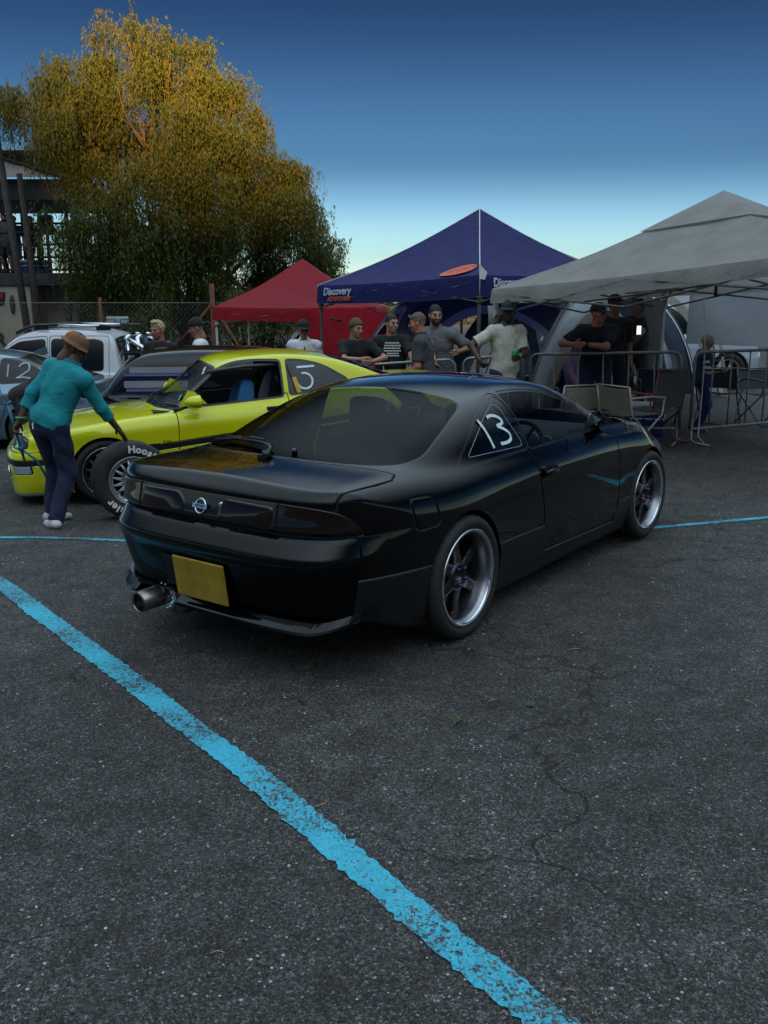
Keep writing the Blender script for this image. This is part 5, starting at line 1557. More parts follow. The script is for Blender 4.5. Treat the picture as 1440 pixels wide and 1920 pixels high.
def cap_d(P, a, b, ra, rb):
    a = np.asarray(a, float); b = np.asarray(b, float)
    e = b - a; w = P - a
    t = np.clip((w @ e) / max(e @ e, 1e-9), 0, 1)
    return np.sqrt(((w - t[:, None] * e) ** 2).sum(1)) - (ra + (rb - ra) * t)
def ell_d(P, c, r, Rm=None):
    w = P - np.asarray(c, float)
    if Rm is not None: w = w @ Rm
    r = np.asarray(r, float)
    k0 = np.sqrt(((w / r) ** 2).sum(1)); k1 = np.sqrt(((w / (r * r)) ** 2).sum(1))
    return k0 * (k0 - 1) / np.maximum(k1, 1e-6)
def chain(P, segs, k):
    d = None
    for a, b, ra, rb in segs:
        q = cap_d(P, a, b, ra, rb)
        d = q if d is None else smin(d, q, k)
    return d
def mesh_sdf(f, lo, hi, h):
    return surfnet(lambda x, y, z: f(np.stack([x, y, z], 1)), lo, hi, h, proj=2, eps=h * .35)

def ik(a, t, l1, l2, pole):
    a = np.array(a, float); t = np.array(t, float); d = t - a; L = np.linalg.norm(d)
    L2 = min(L, (l1 + l2) * .995); u = d / max(L, 1e-6); t = a + u * L2
    x = (l1 * l1 - l2 * l2 + L2 * L2) / (2 * L2); hgt = math.sqrt(max(l1 * l1 - x * x, 1e-6))
    p = np.array(pole, float); p = p - u * (p @ u); p /= max(np.linalg.norm(p), 1e-6)
    return a + u * x + p * hgt, t

def rotm(ax, ang):
    c, s = math.cos(ang), math.sin(ang)
    return {'x': np.array([[1, 0, 0], [0, c, -s], [0, s, c]]), 'y': np.array([[c, 0, s], [0, 1, 0], [-s, 0, c]]), 'z': np.array([[c, -s, 0], [s, c, 0], [0, 0, 1]])}[ax]

# local frame: facing +y, x to the person's right, z up, origin on the ground between the feet
def person(label, loc, heading, H=1.76, lean=0.0, side=0.0, twist=0.0, head=(0, 0, 0), hands=(None, None), feet=None, pelvis=None, build=1.0, belly=0.0,
           skin='fair', shirt=(.02, .02, .02), sleeve='short', collar=None, pants=(.02, .03, .06), leg='long', shoes=(.03, .03, .03), sole=None,
           hair=(.03, .02, .015), hairstyle='short', cap=None, cap_dir=1, beard=None, grip=(0.3, 0.3), res=.019, group=None, name='person', hide_low=None, hem=.0, elbow_pole=None, print_fn=None, vest=None, stripes=None, shades=None, palm=(None, None)):
    s = H / 1.76
    if 'person' not in label: label = label
    root = empty(name, loc, heading, label, 'person', group)
    B = build
    hip = np.array([0, -.02, .93 * s]) if pelvis is None else np.array(pelvis, float)
    Rl = rotm('x', -lean) @ rotm('y', side); Rt = Rl @ rotm('z', twist)
    chest = hip + Rl @ np.array([0, .01, .36 * s]); neck = hip + Rl @ np.array([0, .0, .53 * s])
    shw = .185 * s * (.9 + .1 * B)
    sh = [neck + Rt @ np.array([sx * shw, 0, -.075 * s]) for sx in (-1, 1)]
    hd_c = neck + Rl @ np.array([0, .03 * s, .0]) + rotm('x', -lean * .5) @ np.array([0, .015 * s, .165 * s])
    Rh = rotm('z', head[0]) @ rotm('x', -head[1]) @ rotm('y', head[2])
    la, lf = .295 * s, .255 * s
    arms = []
    for i, sx in enumerate((-1, 1)):
        t = hands[i]
        if t is None: t = sh[i] + np.array([sx * .07, .04, -.53 * s])
        pole = (sx * .5, -1.0, -.3) if elbow_pole is None or elbow_pole[i] is None else elbow_pole[i]
        e, w = ik(sh[i], t, la, lf, pole)
        arms.append((sh[i], e, w))
    if feet is None: feet = [(-.11, .02, 0), (.11, -.02, 0)]
    legs = []
    for i, sx in enumerate((-1, 1)):
        hp = hip + np.array([sx * .095 * s, 0, -.03 * s])
        an = np.array(feet[i][:3], float) + np.array([0, -.04, .085 * s])
        k, an = ik(hp, an, .435 * s, .43 * s, (sx * .15, 1.0, .2))
        ft = feet[i][3] if len(feet[i]) > 3 else sx * .18
        legs.append((hp, k, an, ft))
    # ---------------- body surface
    def torso(P, o):
        L = (P - hip) @ Rl
        d = ell_d(L, (0, 0, .0), (.165 * s * B + o, .115 * s * B + o, .13 * s + o))
        d = smin(d, ell_d(L, (0, .005 + belly * .5, .14 * s), (.150 * s * B + o + belly * .4, .105 * s * B + o + belly, .17 * s + o)), .10)
        d = smin(d, ell_d(L, (0, .0, .34 * s), (.170 * s * B + o, .115 * s * B + o, .19 * s + o)), .10)
        for a in sh: d = smin(d, cap_d(P, neck - Rl @ np.array([0, 0, .06 * s]), a, .062 * s + o, .066 * s * B + o), .08)
        return d
    def body_f(P):
        d = torso(P, -.012)
        d = smin(d, cap_d(P, neck - Rl @ np.array([0, 0, .08 * s]), hd_c - np.array([0, 0, .05 * s]), .060 * s, .052 * s), .05)
        for a, e, w in arms:
            d = smin(d, chain(P, [(a, e, .050 * s * B, .040 * s * B), (e, w, .041 * s * B, .027 * s)], .03), .05)
        for hp, k, an, ft in legs:
            d = smin(d, chain(P, [(hp, k, .080 * s * B, .052 * s), (k, k + (an - k) * .35, .052 * s, .054 * s), (k + (an - k) * .35, an, .054 * s, .036 * s)], .03), .06)
            d = smin(d, cap_d(P, an + np.array([0, 0, -.045 * s]), an + np.array([math.sin(ft) * .13, math.cos(ft) * .13, -.055 * s]), .032 * s, .026 * s), .03)
        return d
    pts = np.array([hip, neck, hd_c] + [p for a in arms for p in a] + [p for l in legs for p in l[:3]])
    lo = pts.min(0) - .22; hi = pts.max(0) + .16; lo[2] = max(lo[2], -.02 + min(l[2][2] for l in legs) - .09)
    Ms = [mesh_sdf(body_f, lo, hi, res)]
    # ---------------- head
    def head_f(P):
        L = (P - hd_c) @ Rh / s
        d = ell_d(L, (0, -.012, .030), (.076, .096, .092))
        d = smin(d, ell_d(L, (0, .030, -.040), (.060, .060, .075)), .05)
        d = smin(d, ell_d(L, (0, .060, -.092), (.028, .024, .022)), .035)          # chin
        d = smin(d, cap_d(L, (0, .088, .012), (0, .108, -.026), .010, .015), .02)    # nose
        d = smin(d, cap_d(L, (-.034, .078, .026), (.034, .078, .026), .013, .013), .02)  # brow
        for sx in (-1, 1):
            d = smax(d, -(np.sqrt(((L - np.array([sx * .031, .097, .006])) ** 2).sum(1)) - .012), .018)
            d = smin(d, ell_d(L, (sx * .078, -.008, -.006), (.010, .020, .031)), .012)
            d = smin(d, ell_d(L, (sx * .042, .058, -.020), (.022, .022, .02)), .03)
        d = smin(d, cap_d(L, (-.018, .087, -.060), (.018, .087, -.060), .009, .009), .012)
        d = smin(d, cap_d(L, (0, -.02, -.06), (0, -.03, -.14), .056, .058), .04)
        return d * s
    hh = .17 * s
    Ms.append(mesh_sdf(head_f, hd_c - hh, hd_c + hh, .0085))
    # ---------------- hands with five fingers
    for i, (a, e, w) in enumerate(arms):
        sx = -1 if i == 0 else 1
        f = w - e; f /= np.linalg.norm(f)
        pn = np.array([-sx * 1.0, .2, 0]) if palm[i] is None else np.array(palm[i], float)     # palm normal
        pn = pn - f * (pn @ f); pn /= np.linalg.norm(pn)
        th = np.cross(f, pn) * sx
        if palm[i] is None and th[1] < 0: th = -th
        g = grip[i]
        segs = []
        c0 = w + f * .012 * s
        for q, (off, ln) in enumerate(((.030, .072), (.010, .080), (-.010, .075), (-.029, .060))):
            b0 = w + f * .088 * s + th * off * s
            d1 = f * math.cos(g) + pn * math.sin(g); d2 = f * math.cos(g * 2.1) + pn * math.sin(g * 2.1); d3 = f * math.cos(g * 3.0) + pn * math.sin(g * 3.0)
            j1 = b0 + d1 * ln * .45 * s; j2 = j1 + d2 * ln * .32 * s; j3 = j2 + d3 * ln * .25 * s
            segs.append([(b0 - f * .03 * s, b0, .0095 * s, .0095 * s), (b0, j1, .0095 * s, .0088 * s), (j1, j2, .0088 * s, .008 * s), (j2, j3, .008 * s, .0065 * s)])
        t0 = w + f * .030 * s + th * .026 * s; t1 = t0 + (f * .6 + th * .75 + pn * .25) * .042 * s; t2 = t1 + (f * .85 + th * .30 + pn * (.2 + .5 * g)) * .035 * s
        segs.append([(t0, t1, .014 * s, .011 * s), (t1, t2, .0105 * s, .008 * s)])
        def hand_f(P):
            d = cap_d(P, w - f * .03 * s, w + f * .02 * s, .026 * s, .026 * s)
            for off in (-.026, -.009, .009, .026):
                d = smin(d, cap_d(P, w + f * .015 * s + th * off * .6 * s, w + f * .085 * s + th * off * s, .016 * s, .0125 * s), .018)
            for sg in segs: d = smin(d, chain(P, sg, .006), .008)
            return d
        c = w + f * .07 * s
        Ms.append(mesh_sdf(hand_f, c - .135 * s, c + .135 * s, .0068))
    V, N, T = join(*Ms)
    if hide_low is not None: pass
    bo = link('body', tri_mesh('body', V, T, N), skin_mat(skin), root)
    # ---------------- clothes
    nzs = rng.uniform(0, 6, 3)
    def folds(P, amp=.0045):
        return amp * (np.sin(P[:, 2] * 34 + P[:, 0] * 22 + np.sin(P[:, 0] * 13 + nzs[0]) * 2.5 + nzs[1]) * (.5 + .5 * np.sin(P[:, 0] * 9 + P[:, 2] * 5 + nzs[0])) + np.sin(P[:, 2] * 18 - P[:, 0] * 40 + P[:, 1] * 31 + nzs[2]) * .5)
    def shirt_f(P):
        d = torso(P, .016)
        L = (P - hip) @ Rl
        d = smin(d, ell_d(L, (0, .0 + belly * .5, -.02 - hem), (.172 * s * B + belly * .3, .128 * s * B + belly, .14)), .06)
        for a, e, w in arms:
            if sleeve == 'long': sg = [(a, e, .068 * s * B, .058 * s * B), (e, e + (w - e) * .93, .058 * s * B, .042 * s)]
            elif sleeve == 'mid': sg = [(a, e, .068 * s * B, .058 * s * B), (e, e + (w - e) * .52, .060 * s * B, .052 * s)]
            elif sleeve == 'none': sg = [(a, a + (e - a) * .1, .062 * s, .06 * s)]
            else: sg = [(a, a + (e - a) * .80, .068 * s * B, .066 * s * B)]
            q = chain(P, sg, .02)
            # cut the sleeve flat at its end
            end = sg[-1][1]; dv = (sg[-1][1] - sg[-1][0]); dv = dv / np.linalg.norm(dv)
            q = np.maximum(q, (P - end) @ dv)
            d = smin(d, q, .04)
        d = d + folds(P)
        up = (P - neck) @ Rl
        d = smax(d, up[:, 2] - (.022 * s + .15 * np.maximum(0, -up[:, 1])) , .012)
        d = smax(d, -(L[:, 2] + .115 * s + hem) , .012)
        return d
    lo2 = np.array([pts[:, 0].min() - .14, pts[:, 1].min() - .22, hip[2] - .22 * s - hem]); hi2 = np.array([pts[:, 0].max() + .14, pts[:, 1].max() + .16, max(neck[2], max(a[0][2] for a in arms)) + .14])
    shv = mesh_sdf(shirt_f, lo2, hi2, res * .9)
    so = None
    if stripes is not None:
        L = (shv[0] - hip) @ Rl
        so = link('shirt', tri_mesh('shirt', shv[0], shv[2], shv[1], mi=(np.floor(shv[0][shv[2]].mean(1)[:, 2] / .035).astype(int) % 2)), [cloth(shirt), cloth(stripes)], root)
    else: so = link('shirt', tri_mesh('shirt', shv[0], shv[2], shv[1]), cloth(shirt), root)
    if vest is not None:
        def vest_f(P):
            d = torso(P, .036) + folds(P, .006); up = (P - neck) @ Rl; L = (P - hip) @ Rl
            d = smax(d, up[:, 2] - .03 * s, .012); return smax(d, -(L[:, 2] + .10 * s), .012)
        vv = mesh_sdf(vest_f, lo2, hi2, res); link('vest', tri_mesh('vest', vv[0], vv[2], vv[1]), cloth(vest), root)
    def pants_f(P):
        L = (P - hip) @ Rl
        d = ell_d(L, (0, 0, .0), (.172 * s * B, .124 * s * B, .14 * s))
        for hp, k, an, ft in legs:
            if leg == 'short': sg = [(hp, hp + (k - hp) * .96, .100 * s * B, .092 * s)]
            elif leg == 'shorts_hi': sg = [(hp, hp + (k - hp) * .7, .100 * s * B, .096 * s)]
            else: sg = [(hp, k, .098 * s * B, .078 * s), (k, an + (k - an) * .04 + np.array([0, 0, -.03 * s]), .078 * s, .066 * s)]
            q = chain(P, sg, .03)
            end = sg[-1][1]; dv = sg[-1][1] - sg[-1][0]; dv = dv / np.linalg.norm(dv)
            q = np.maximum(q, (P - end) @ dv)
            d = smin(d, q, .05)
        d = d + folds(P, .005)
        return smax(d, L[:, 2] - .085 * s, .015)
    lp = np.array([hip] + [p for l in legs for p in l[:3]])
    lo3 = lp.min(0) - .2; hi3 = lp.max(0) + .2; lo3[2] = min(l[2][2] for l in legs) - .1
    pv = mesh_sdf(pants_f, lo3, hi3, res)
    po = link('trousers' if leg == 'long' else 'shorts', tri_mesh('trousers', pv[0], pv[2], pv[1]), cloth(pants), root)
    for hp, k, an, ft in legs:
        fd = np.array([math.sin(ft), math.cos(ft), 0]); zb = an[2] - .085 * s
        def shoe_f(P):
            d = smin(cap_d(P, an + fd * -.035 * s + [0, 0, -.035 * s], an + fd * .06 * s + [0, 0, -.045 * s], .044 * s, .042 * s), cap_d(P, an + fd * .06 * s + [0, 0, -.05 * s], an + fd * .155 * s + [0, 0, -.060 * s], .042 * s, .034 * s), .04)
            d = smin(d, cap_d(P, an + [0, 0, -.03 * s], an + [0, 0, .005], .043 * s, .043 * s), .03)
            return smax(d, zb + .004 - P[:, 2], .008)
        sv = mesh_sdf(shoe_f, an - .26 * s, an + .26 * s, .014)
        if len(sv[2]):
            sh_o = link('shoe', tri_mesh('shoe', sv[0], sv[2], sv[1]), cloth(shoes, 'shoe'), root)
    # ---------------- hair, cap, eyes, brows
    def inh(v): return hd_c + Rh @ (np.array(v) * s)
    if hairstyle:
        def hair_f(P):
            L = (P - hd_c) @ Rh / s
            d = ell_d(L, (0, -.016, .036), (.084, .104, .100))
            if hairstyle == 'quiff': d = smin(d, ell_d(L, (0, .040, .115), (.055, .055, .028)), .03)
            if hairstyle == 'bowl': d = smin(d, ell_d(L, (0, -.01, .02), (.092, .105, .09)), .03)
            nz = .003 * (np.sin(L[:, 0] * 210 + L[:, 2] * 90) + np.sin(L[:, 1] * 190 - L[:, 2] * 130))
            cutp = L[:, 1] - .045 - (L[:, 2] - .045) * .9                       # hairline at the front
            low = {'short': -.025, 'quiff': -.015, 'bowl': -.045, 'crop': -.01, 'long': -.12}.get(hairstyle, -.02)
            d = smax(d + nz - (.002 if hairstyle != 'crop' else -.002), smin(cutp, .062 - L[:, 2], .01) if True else cutp, .012)
            return smax(d, low - L[:, 2] - .4 * np.minimum(0, L[:, 1] + .02), .012) * s
        hv = mesh_sdf(hair_f, hd_c - hh, hd_c + hh, .0095)
        if len(hv[2]): link('hair', tri_mesh('hair', hv[0], hv[2], hv[1]), hair_mat(hair), root)
    if beard:
        def beard_f(P):
            L = (P - hd_c) @ Rh / s
            d = ell_d(L, (0, .030, -.052), (.064, .066, .070)); d = smin(d, ell_d(L, (0, .060, -.095), (.032, .030, .026)), .03)
            d = smax(d, L[:, 2] + .030 - .35 * np.abs(L[:, 0]), .01); d = smax(d, -(ell_d(L, (0, .10, -.060), (.026, .02, .010))), .006)
            return smax(d, -.005 - L[:, 1], .01) * s
        bv = mesh_sdf(beard_f, hd_c - hh, hd_c + hh, .009)
        if len(bv[2]): link('beard', tri_mesh('beard', bv[0], bv[2], bv[1]), hair_mat(beard), root)
    if cap is not None:
        cd = cap_dir
        def cap_f(P):
            L = (P - hd_c) @ Rh / s
            d = smax(ell_d(L, (0, -.014, .045), (.090, .109, .100)), .038 - L[:, 2] + .15 * np.minimum(0, L[:, 1]) * 0, .008)
            if cd == 'bucket':
                r = np.sqrt(L[:, 0] ** 2 + (L[:, 1] + .014) ** 2)
                br = smax(smax(np.abs(L[:, 2] - .050 + (r - .08) * .60) - .006, r - .132, .008), .07 - r, .01)
                d = smin(smax(d, L[:, 2] - .128, .02), br, .012)
            else:
                q = L * np.array([1, cd, 1])
                br = smax(np.abs(q[:, 2] - .048 + (q[:, 1] - .08) * .22 + 5 * q[:, 0] ** 2 * .5) - .006, np.sqrt((q[:, 0] / .082) ** 2 + ((q[:, 1] - .075) / .098) ** 2) * .085 - .085, .008)
                d = smin(d, smax(br, .02 - q[:, 1], .01), .008)
            return d * s
        cv = mesh_sdf(cap_f, hd_c - .25 * s, hd_c + .25 * s, .0095)
        link('cap', tri_mesh('cap', cv[0], cv[2], cv[1]), cloth(cap, 'cap'), root)
    for sx in (-1, 1):
        m = MB(); p = inh((sx * .031, .0845, .004)); r_ = .0085 * s
        m.lathe([(r_ * math.sin(a), -r_ * math.cos(a)) for a in np.linspace(0, math.pi, 6)], 10, 'z', tuple(p)); m.build('eye', M['eye_dark'], root)
        a, b = inh((sx * .016, .094, .030)), inh((sx * .046, .086, .032)); MB().tube([a, (a + b) / 2 + [0, 0, .003], b], .005 * s, 6).build('eyebrow', hair_mat(hair), root)
    a, b, c = inh((-.021, .0945, -.060)), inh((0, .0975, -.061)), inh((.021, .0945, -.060)); MB().tube([a, b, c], .0035 * s, 6).build('mouth', M['lip'], root)
    if shades:
        m = MB(); zz = .098 if shades == 'up' else .006; yy = .055 if shades == 'up' else .098
        for sx in (-1, 1): m.lathe([(0, .006), (.020 * s, .003), (.022 * s, -.004)], 14, 'y', tuple(inh((sx * .034, yy + .035, zz))))
        m.tube([inh((-.085, -.0, zz - .005)), inh((-.06, yy + .03, zz)), inh((.06, yy + .03, zz)), inh((.085, .0, zz - .005))], .004, 6)
        m.build('sunglasses', M['shades'], root)
    if collar is not None:
        cm = MB(); n = 14
        vs = []
        for k in range(n + 1):
            a = -2.5 + 5.0 * k / n + math.pi / 2 + math.pi
            r0, r1 = .066 * s, .098 * s
            p0 = neck + Rl @ np.array([r0 * math.cos(a), r0 * math.sin(a) * 1.0 + .008, .052 * s]); p1 = neck + Rl @ np.array([r1 * math.cos(a), r1 * math.sin(a) + .015, -.002])
            vs += [p0, p1]
        cm.add(vs, [(2 * k, 2 * k + 1, 2 * k + 3, 2 * k + 2) for k in range(n)], True); cm.build('collar', cloth(collar), root)
    root['_info'] = ''
    del root['_info']
    return root, dict(arms=arms, neck=neck, hip=hip, head=hd_c, Rl=Rl, Rh=Rh, s=s)

M['eye_dark'] = simple('eye', (.05, .035, .03), .3)
M['lip'] = simple('lip', (.16, .06, .05), .5)
M['shades'] = simple('shades', (.02, .25, .32), .08, coat=1.0)
M['green_band'] = simple('green_band', (.03, .34, .05), .5)
M['tool_blue'] = simple('tool_blue', (.02, .12, .20), .35, .3)
M['can_green'] = simple('can_green', (.03, .38, .14), .25, .5)
def emit(name, c, s):
    m, nt, b = new_mat(name); b.inputs['Base Color'].default_value = (*c, 1); b.inputs['Emission Color'].default_value = (*c, 1); b.inputs['Emission Strength'].default_value = s; return m
M['screen'] = emit('phone_screen', (.9, .85, .75), .25)
# ---------------------------------------------------------------- who stands where
def tl(loc, h, p):
    c, s = math.cos(-h), math.sin(-h); x, y = p[0] - loc[0], p[1] - loc[1]
    return (c * x - s * y, s * x + c * y, p[2] - loc[2])
def hw(loc, h, *ps): return tuple(None if p is None else tl(loc, h, p) for p in ps)
BAR = 1.10   # barrier height
PI = math.pi

# the man in teal bending to the loose tyre, spanner in his left hand
loc = G_(-2.66, 7.22); h = R(-22)
L = tl(loc, h, (-2.93, 7.20, .72)); Rr = tl(loc, h, (-2.16, 7.46, .590))
teal, ti = person('person in teal jumper, dark trousers and tan hat bending to touch the loose tyre', loc, h, H=1.60, lean=.30, side=.30, hem=-.06, head=(-.80, .60, .15), hands=(L, Rr), feet=[(-.13, .10, 0, .5), (.08, -.10, 0, -1.15)],
    skin='brown', shirt=(.004, .24, .27), sleeve='mid', pants=(.008, .014, .045), shoes=(.55, .54, .55), hair=(.012, .010, .009), hairstyle='crop', cap=(.26, .115, .055), cap_dir='bucket', beard=(.012, .010, .009), grip=(.75, .10), res=.015, elbow_pole=((-.6, -1, -.2), (.3, -.6, -.6)), palm=((1, .2, -.1), (-.1, .1, -1)), collar=(.004, .15, .18))
w = ti['arms'][0][2]; e = ti['arms'][0][1]; f = (w - e) / np.linalg.norm(w - e)
m = MB(); c = w - f * .02; m.tube([c + .031 * np.array([math.cos(2 * PI * k / 16), math.sin(2 * PI * k / 16), 0]) for k in range(16)], .010, 6, closed=True, flat=1.6); m.build('wristband', M['green_band'], teal)
m = MB()
for q in ((-.10, .2), (.05, .2)): pass
m.box((ti['hip'][0] - .06, ti['hip'][1] - .118, ti['hip'][2] - .02), (.012, .006, .05), .2); m.build('pocket_label', M['white_paint'], teal)
# spanner / lever he holds
wh = Matrix.Rotation(h, 4, 'Z'); wp = Vector(loc) + (wh @ Vector(tuple(w + f * .085)))
def spanner(p):
    m = MB(); up = Vector((-.18, -.05, .95)).normalized()
    a, b = p + up * .20, p - up * .26
    m.tube([a, p + up * .02, p - up * .12, b], [.018, .013, .013, .010], 8)
    m.tube([a + Vector((-.03, 0, .02)), a, a + Vector((.028, 0, .03))], .012, 6)
    o = m.build('wheel_spanner', M['tool_blue']); tag(o, 'long blue wheel spanner held in the left hand of the man in teal', 'spanner')
    m = MB(); q = p - up * .16; m.tube([q, q - up * .10 + Vector((.10, 0, 0)), q - up * .25 + Vector((.14, 0, 0))], .010, 6); m.lathe([(0, -.015), (.02, -.015), (.02, .015), (0, .015)], 10, 'y', tuple(q)); m.build('handle', M['tool_blue'], o)
spanner(wp)

# a second man, mostly hidden behind him
loc = G_(-3.92, 9.9); h = R(-80)
person('person in black t-shirt mostly hidden behind the man in teal', loc, h, H=1.62, lean=1.05, head=(-.3, .4, 0), skin='fair', shirt=(.008, .008, .009), pants=(.02, .02, .03), hair=(.10, .075, .05), hairstyle='crop', hands=(None, None), res=.02)

# left background
loc = G_(-3.17, 13.0); h = R(160)
person('blond person in black t-shirt smiling behind the dark hatchback', loc, h, H=1.80, head=(-.15, .12, 0), skin='red', shirt=(.007, .007, .008), pants=(.02, .02, .025), hair=(.50, .40, .24), hairstyle='quiff', beard=(.25, .14, .08), res=.022)
loc = G_(-2.66, 13.25); h = R(95)
_, i4 = person('person in white t-shirt and black cap looking down at a phone', loc, h, H=1.84, head=(.1, .32, 0), skin='tan', shirt=(.72, .72, .74), pants=(.03, .03, .04), cap=(.01, .01, .012), cap_dir=-1, hairstyle='crop', hands=((.02, .34, 1.33), (.13, .30, 1.36)), grip=(.6, .6), res=.022)
p = Vector(loc) + Matrix.Rotation(h, 4, 'Z') @ Vector((.05, .44, 1.44))
o = MB().rbox(tuple(p), (.015, .075, .15), .006).build('phone', M['white_paint']); tag(o, 'white phone held by the person in white t-shirt and black cap', 'phone')
loc = G_(-2.98, 13.55); h = R(120)
person('person in charcoal jacket bending down between the blond man and the white t-shirt', loc, h, H=1.62, lean=.85, head=(0, .6, 0), skin='tan', shirt=(.035, .038, .042), sleeve='long', pants=(.02, .02, .03), hair=(.015, .015, .015), res=.024)

# under the red and blue gazebos
loc = G_(-1.22, 14.1); h = R(178)
pw_, i5 = person('person in white polo shirt and black cap looking down under the red gazebo', loc, h, H=1.80, head=(.25, .18, 0), skin='tan', shirt=(.70, .70, .73), collar=(.70, .70, .73), pants=(.03, .035, .05), cap=(.01, .01, .012), hairstyle='crop', res=.021)
m = MB(); m.tube([(-.02, .135, 1.40), (-.02, .15, 1.34), (0, .15, 1.27)], .012, 6, flat=.5); m.build('sunglasses', M['gap'], pw_)
loc = G_(-.36, 12.42); h = R(176); g = loc[2]
p6, i6 = person('person in black t-shirt with small red print leaning forearms on the barrier', loc, h, H=1.74, lean=.16, head=(.75, .18, 0), skin='fair', shirt=(.008, .009, .012), pants=(.03, .05, .09), hair=(.10, .055, .03), hairstyle='bowl', hands=hw(loc, h, (-.16, 12.02, g + 1.17), (-.30, 12.03, g + 1.20)), grip=(.5, .5), res=.019, elbow_pole=((-1, .2, -.5), (1, .2, -.5)))
m = MB(); m.rbox((-.02, .155, 1.30), (.035, .01, .10), .003); m.build('red_print', M['red_plastic'], p6)
m = MB(); m.rbox((-.02, .160, 1.29), (.040, .008, .03), .002); m.build('white_print', M['white_paint'], p6)
loc = G_(.12, 12.45); h = R(172); g = loc[2]
p7, i7 = person('person in black t-shirt with white lines of text behind the barrier', loc, h, H=1.76, lean=.12, head=(.7, .05, 0), build=1.1, belly=.02, skin='fair', shirt=(.009, .009, .010), pants=(.28, .035, .03), leg='short', hair=(.025, .018, .014), hairstyle='crop', hands=hw(loc, h, (.40, 11.95, g + 1.06), (-.22, 12.25, g + .78)), res=.019)
for k, (y_, w_) in enumerate([(1.37, .20), (1.335, .24), (1.30, .22), (1.265, .24), (1.23, .18), (1.20, .20)]):
    yy = .01 + float(np.interp(y_, [1.15, 1.4], [.150, .185])); m = MB()
    x = -w_ / 2 - .01
    while x < w_ / 2 - .03:
        d = random.uniform(.018, .05); m.box((x + d / 2, yy - abs(x + d / 2) * .16, y_), (d * .8, .006, .017)); x += d
    m.build('shirt_text', M['white_paint'], p7)['kind'] = 'stuff'
loc = G_(.50, 11.55); h = R(80); g = loc[2]
p8, _ = person('person in grey polo with blue sunglasses pushed up on the head, seen side-on', loc, h, H=1.73, lean=.10, head=(.05, .15, 0), build=1.08, belly=.02, skin='red', shirt=(.055, .055, .065), collar=(.03, .03, .035), pants=(.05, .05, .055), hair=(.13, .09, .06), hairstyle='crop', shades='up', hands=((-.18, .22, .90), (.16, .30, .93)), res=.018)
loc = G_(.76, 12.32); h = R(150); g = loc[2]
p9, i9 = person('bearded person in pale grey t-shirt leaning over the barrier with green wristband', loc, h, H=1.84, lean=.22, head=(.75, .10, 0), build=1.08, skin='fair', shirt=(.16, .17, .18), pants=(.20, .15, .10), leg='short', hair=(.02, .016, .013), hairstyle='crop', beard=(.03, .02, .016), hands=hw(loc, h, (.98, 11.98, g + 1.22), (.68, 11.80, g + 1.02)), res=.019)
w = i9['arms'][1][2]; e = i9['arms'][1][1]; c = w + (e - w) * .08
m = MB(); m.tube([c + .033 * np.array([math.cos(2 * PI * k / 16), math.sin(2 * PI * k / 16) * .7, math.sin(2 * PI * k / 16) * .7]) for k in range(16)], .008, 6, closed=True); m.build('wristband', M['green_band'], p9)

# by the grey gazebo
loc = G_(1.50, 11.28); h = R(205); g = loc[2]
p10, i10 = person('person in cream button shirt with dark collar and cap holding a green can', loc, h, H=1.80, head=(-.75, .05, 0), build=1.08, skin='dark', shirt=(.52, .50, .44), collar=(.03, .04, .07), pants=(.02, .03, .07), cap=(.012, .022, .03), hairstyle='crop', beard=(.012, .01, .01), hem=.10, hands=((.02, .30, 1.13), (-.02 + .46, .10, 1.10)), grip=(.3, .8), res=.018, elbow_pole=((-1, -.6, -.4), (1, -.6, -.4)))
for k in range(6): MB().lathe([(0, -.004), (.006, -.003), (.007, .002)], 8, 'y', (.0, .02 + [.165, .172, .172, .168, .165, .160][k], 1.42 - k * .085)).build('shirt_button', M['gap'], p10)
c = Vector(loc) + Matrix.Rotation(h, 4, 'Z') @ Vector(tuple(i10['arms'][0][2] + np.array([.075, .03, .03])))
m = MB(); m.lathe([(0, -.06), (.028, -.06), (.032, -.052), (.032, .048), (.026, .060), (.024, .058), (0, .056)], 18, 'z', tuple(c)); tag(m.build('drink_can', M['can_green']), 'green drink can held by the person in the cream shirt', 'can')
w = i10['arms'][0][2]; e = i10['arms'][0][1]; c = w + (e - w) * .12
for k in range(2): m = MB(); cc = c + (e - w) * .06 * k; m.tube([cc + .034 * np.array([0, math.cos(2 * PI * q / 14), math.sin(2 * PI * q / 14)]) for q in range(14)], .007, 6, closed=True); m.build('wristband', M['green_band'], p10)
loc = G_(2.72, 11.78); h = R(168); g = loc[2]
p13, i13 = person('person in navy t-shirt and dark cap leaning forearms on the barrier', loc, h, H=1.76, lean=.38, head=(.85, .05, 0), build=1.15, skin='red', shirt=(.010, .012, .020), pants=(.012, .016, .07), cap=(.010, .018, .030), hairstyle='crop', hands=hw(loc, h, (2.50, 11.40, g + 1.20), (2.36, 11.42, g + 1.20)), grip=(.6, .6), res=.018, elbow_pole=((-.6, .4, -.6), (.9, .1, -.5)))
w = i13['arms'][0][2]; e = i13['arms'][0][1]; c = w + (e - w) * .10; m = MB(); m.tube([c + .034 * np.array([.3 * math.cos(2 * PI * q / 14), math.cos(2 * PI * q / 14), math.sin(2 * PI * q / 14)]) for q in range(14)], .012, 6, closed=True); m.build('wristwatch', M['gap'], p13)
loc = G_(3.05, 12.3); h = R(185)
person('person in black top and cap standing behind the man in navy', loc, h, H=1.80, head=(.2, .1, 0), skin='tan', shirt=(.008, .009, .012), pants=(.01, .012, .03), cap=(.01, .01, .012), hairstyle='crop', res=.022)
loc = G_(3.80, 13.95); h = R(192); g = loc[2]
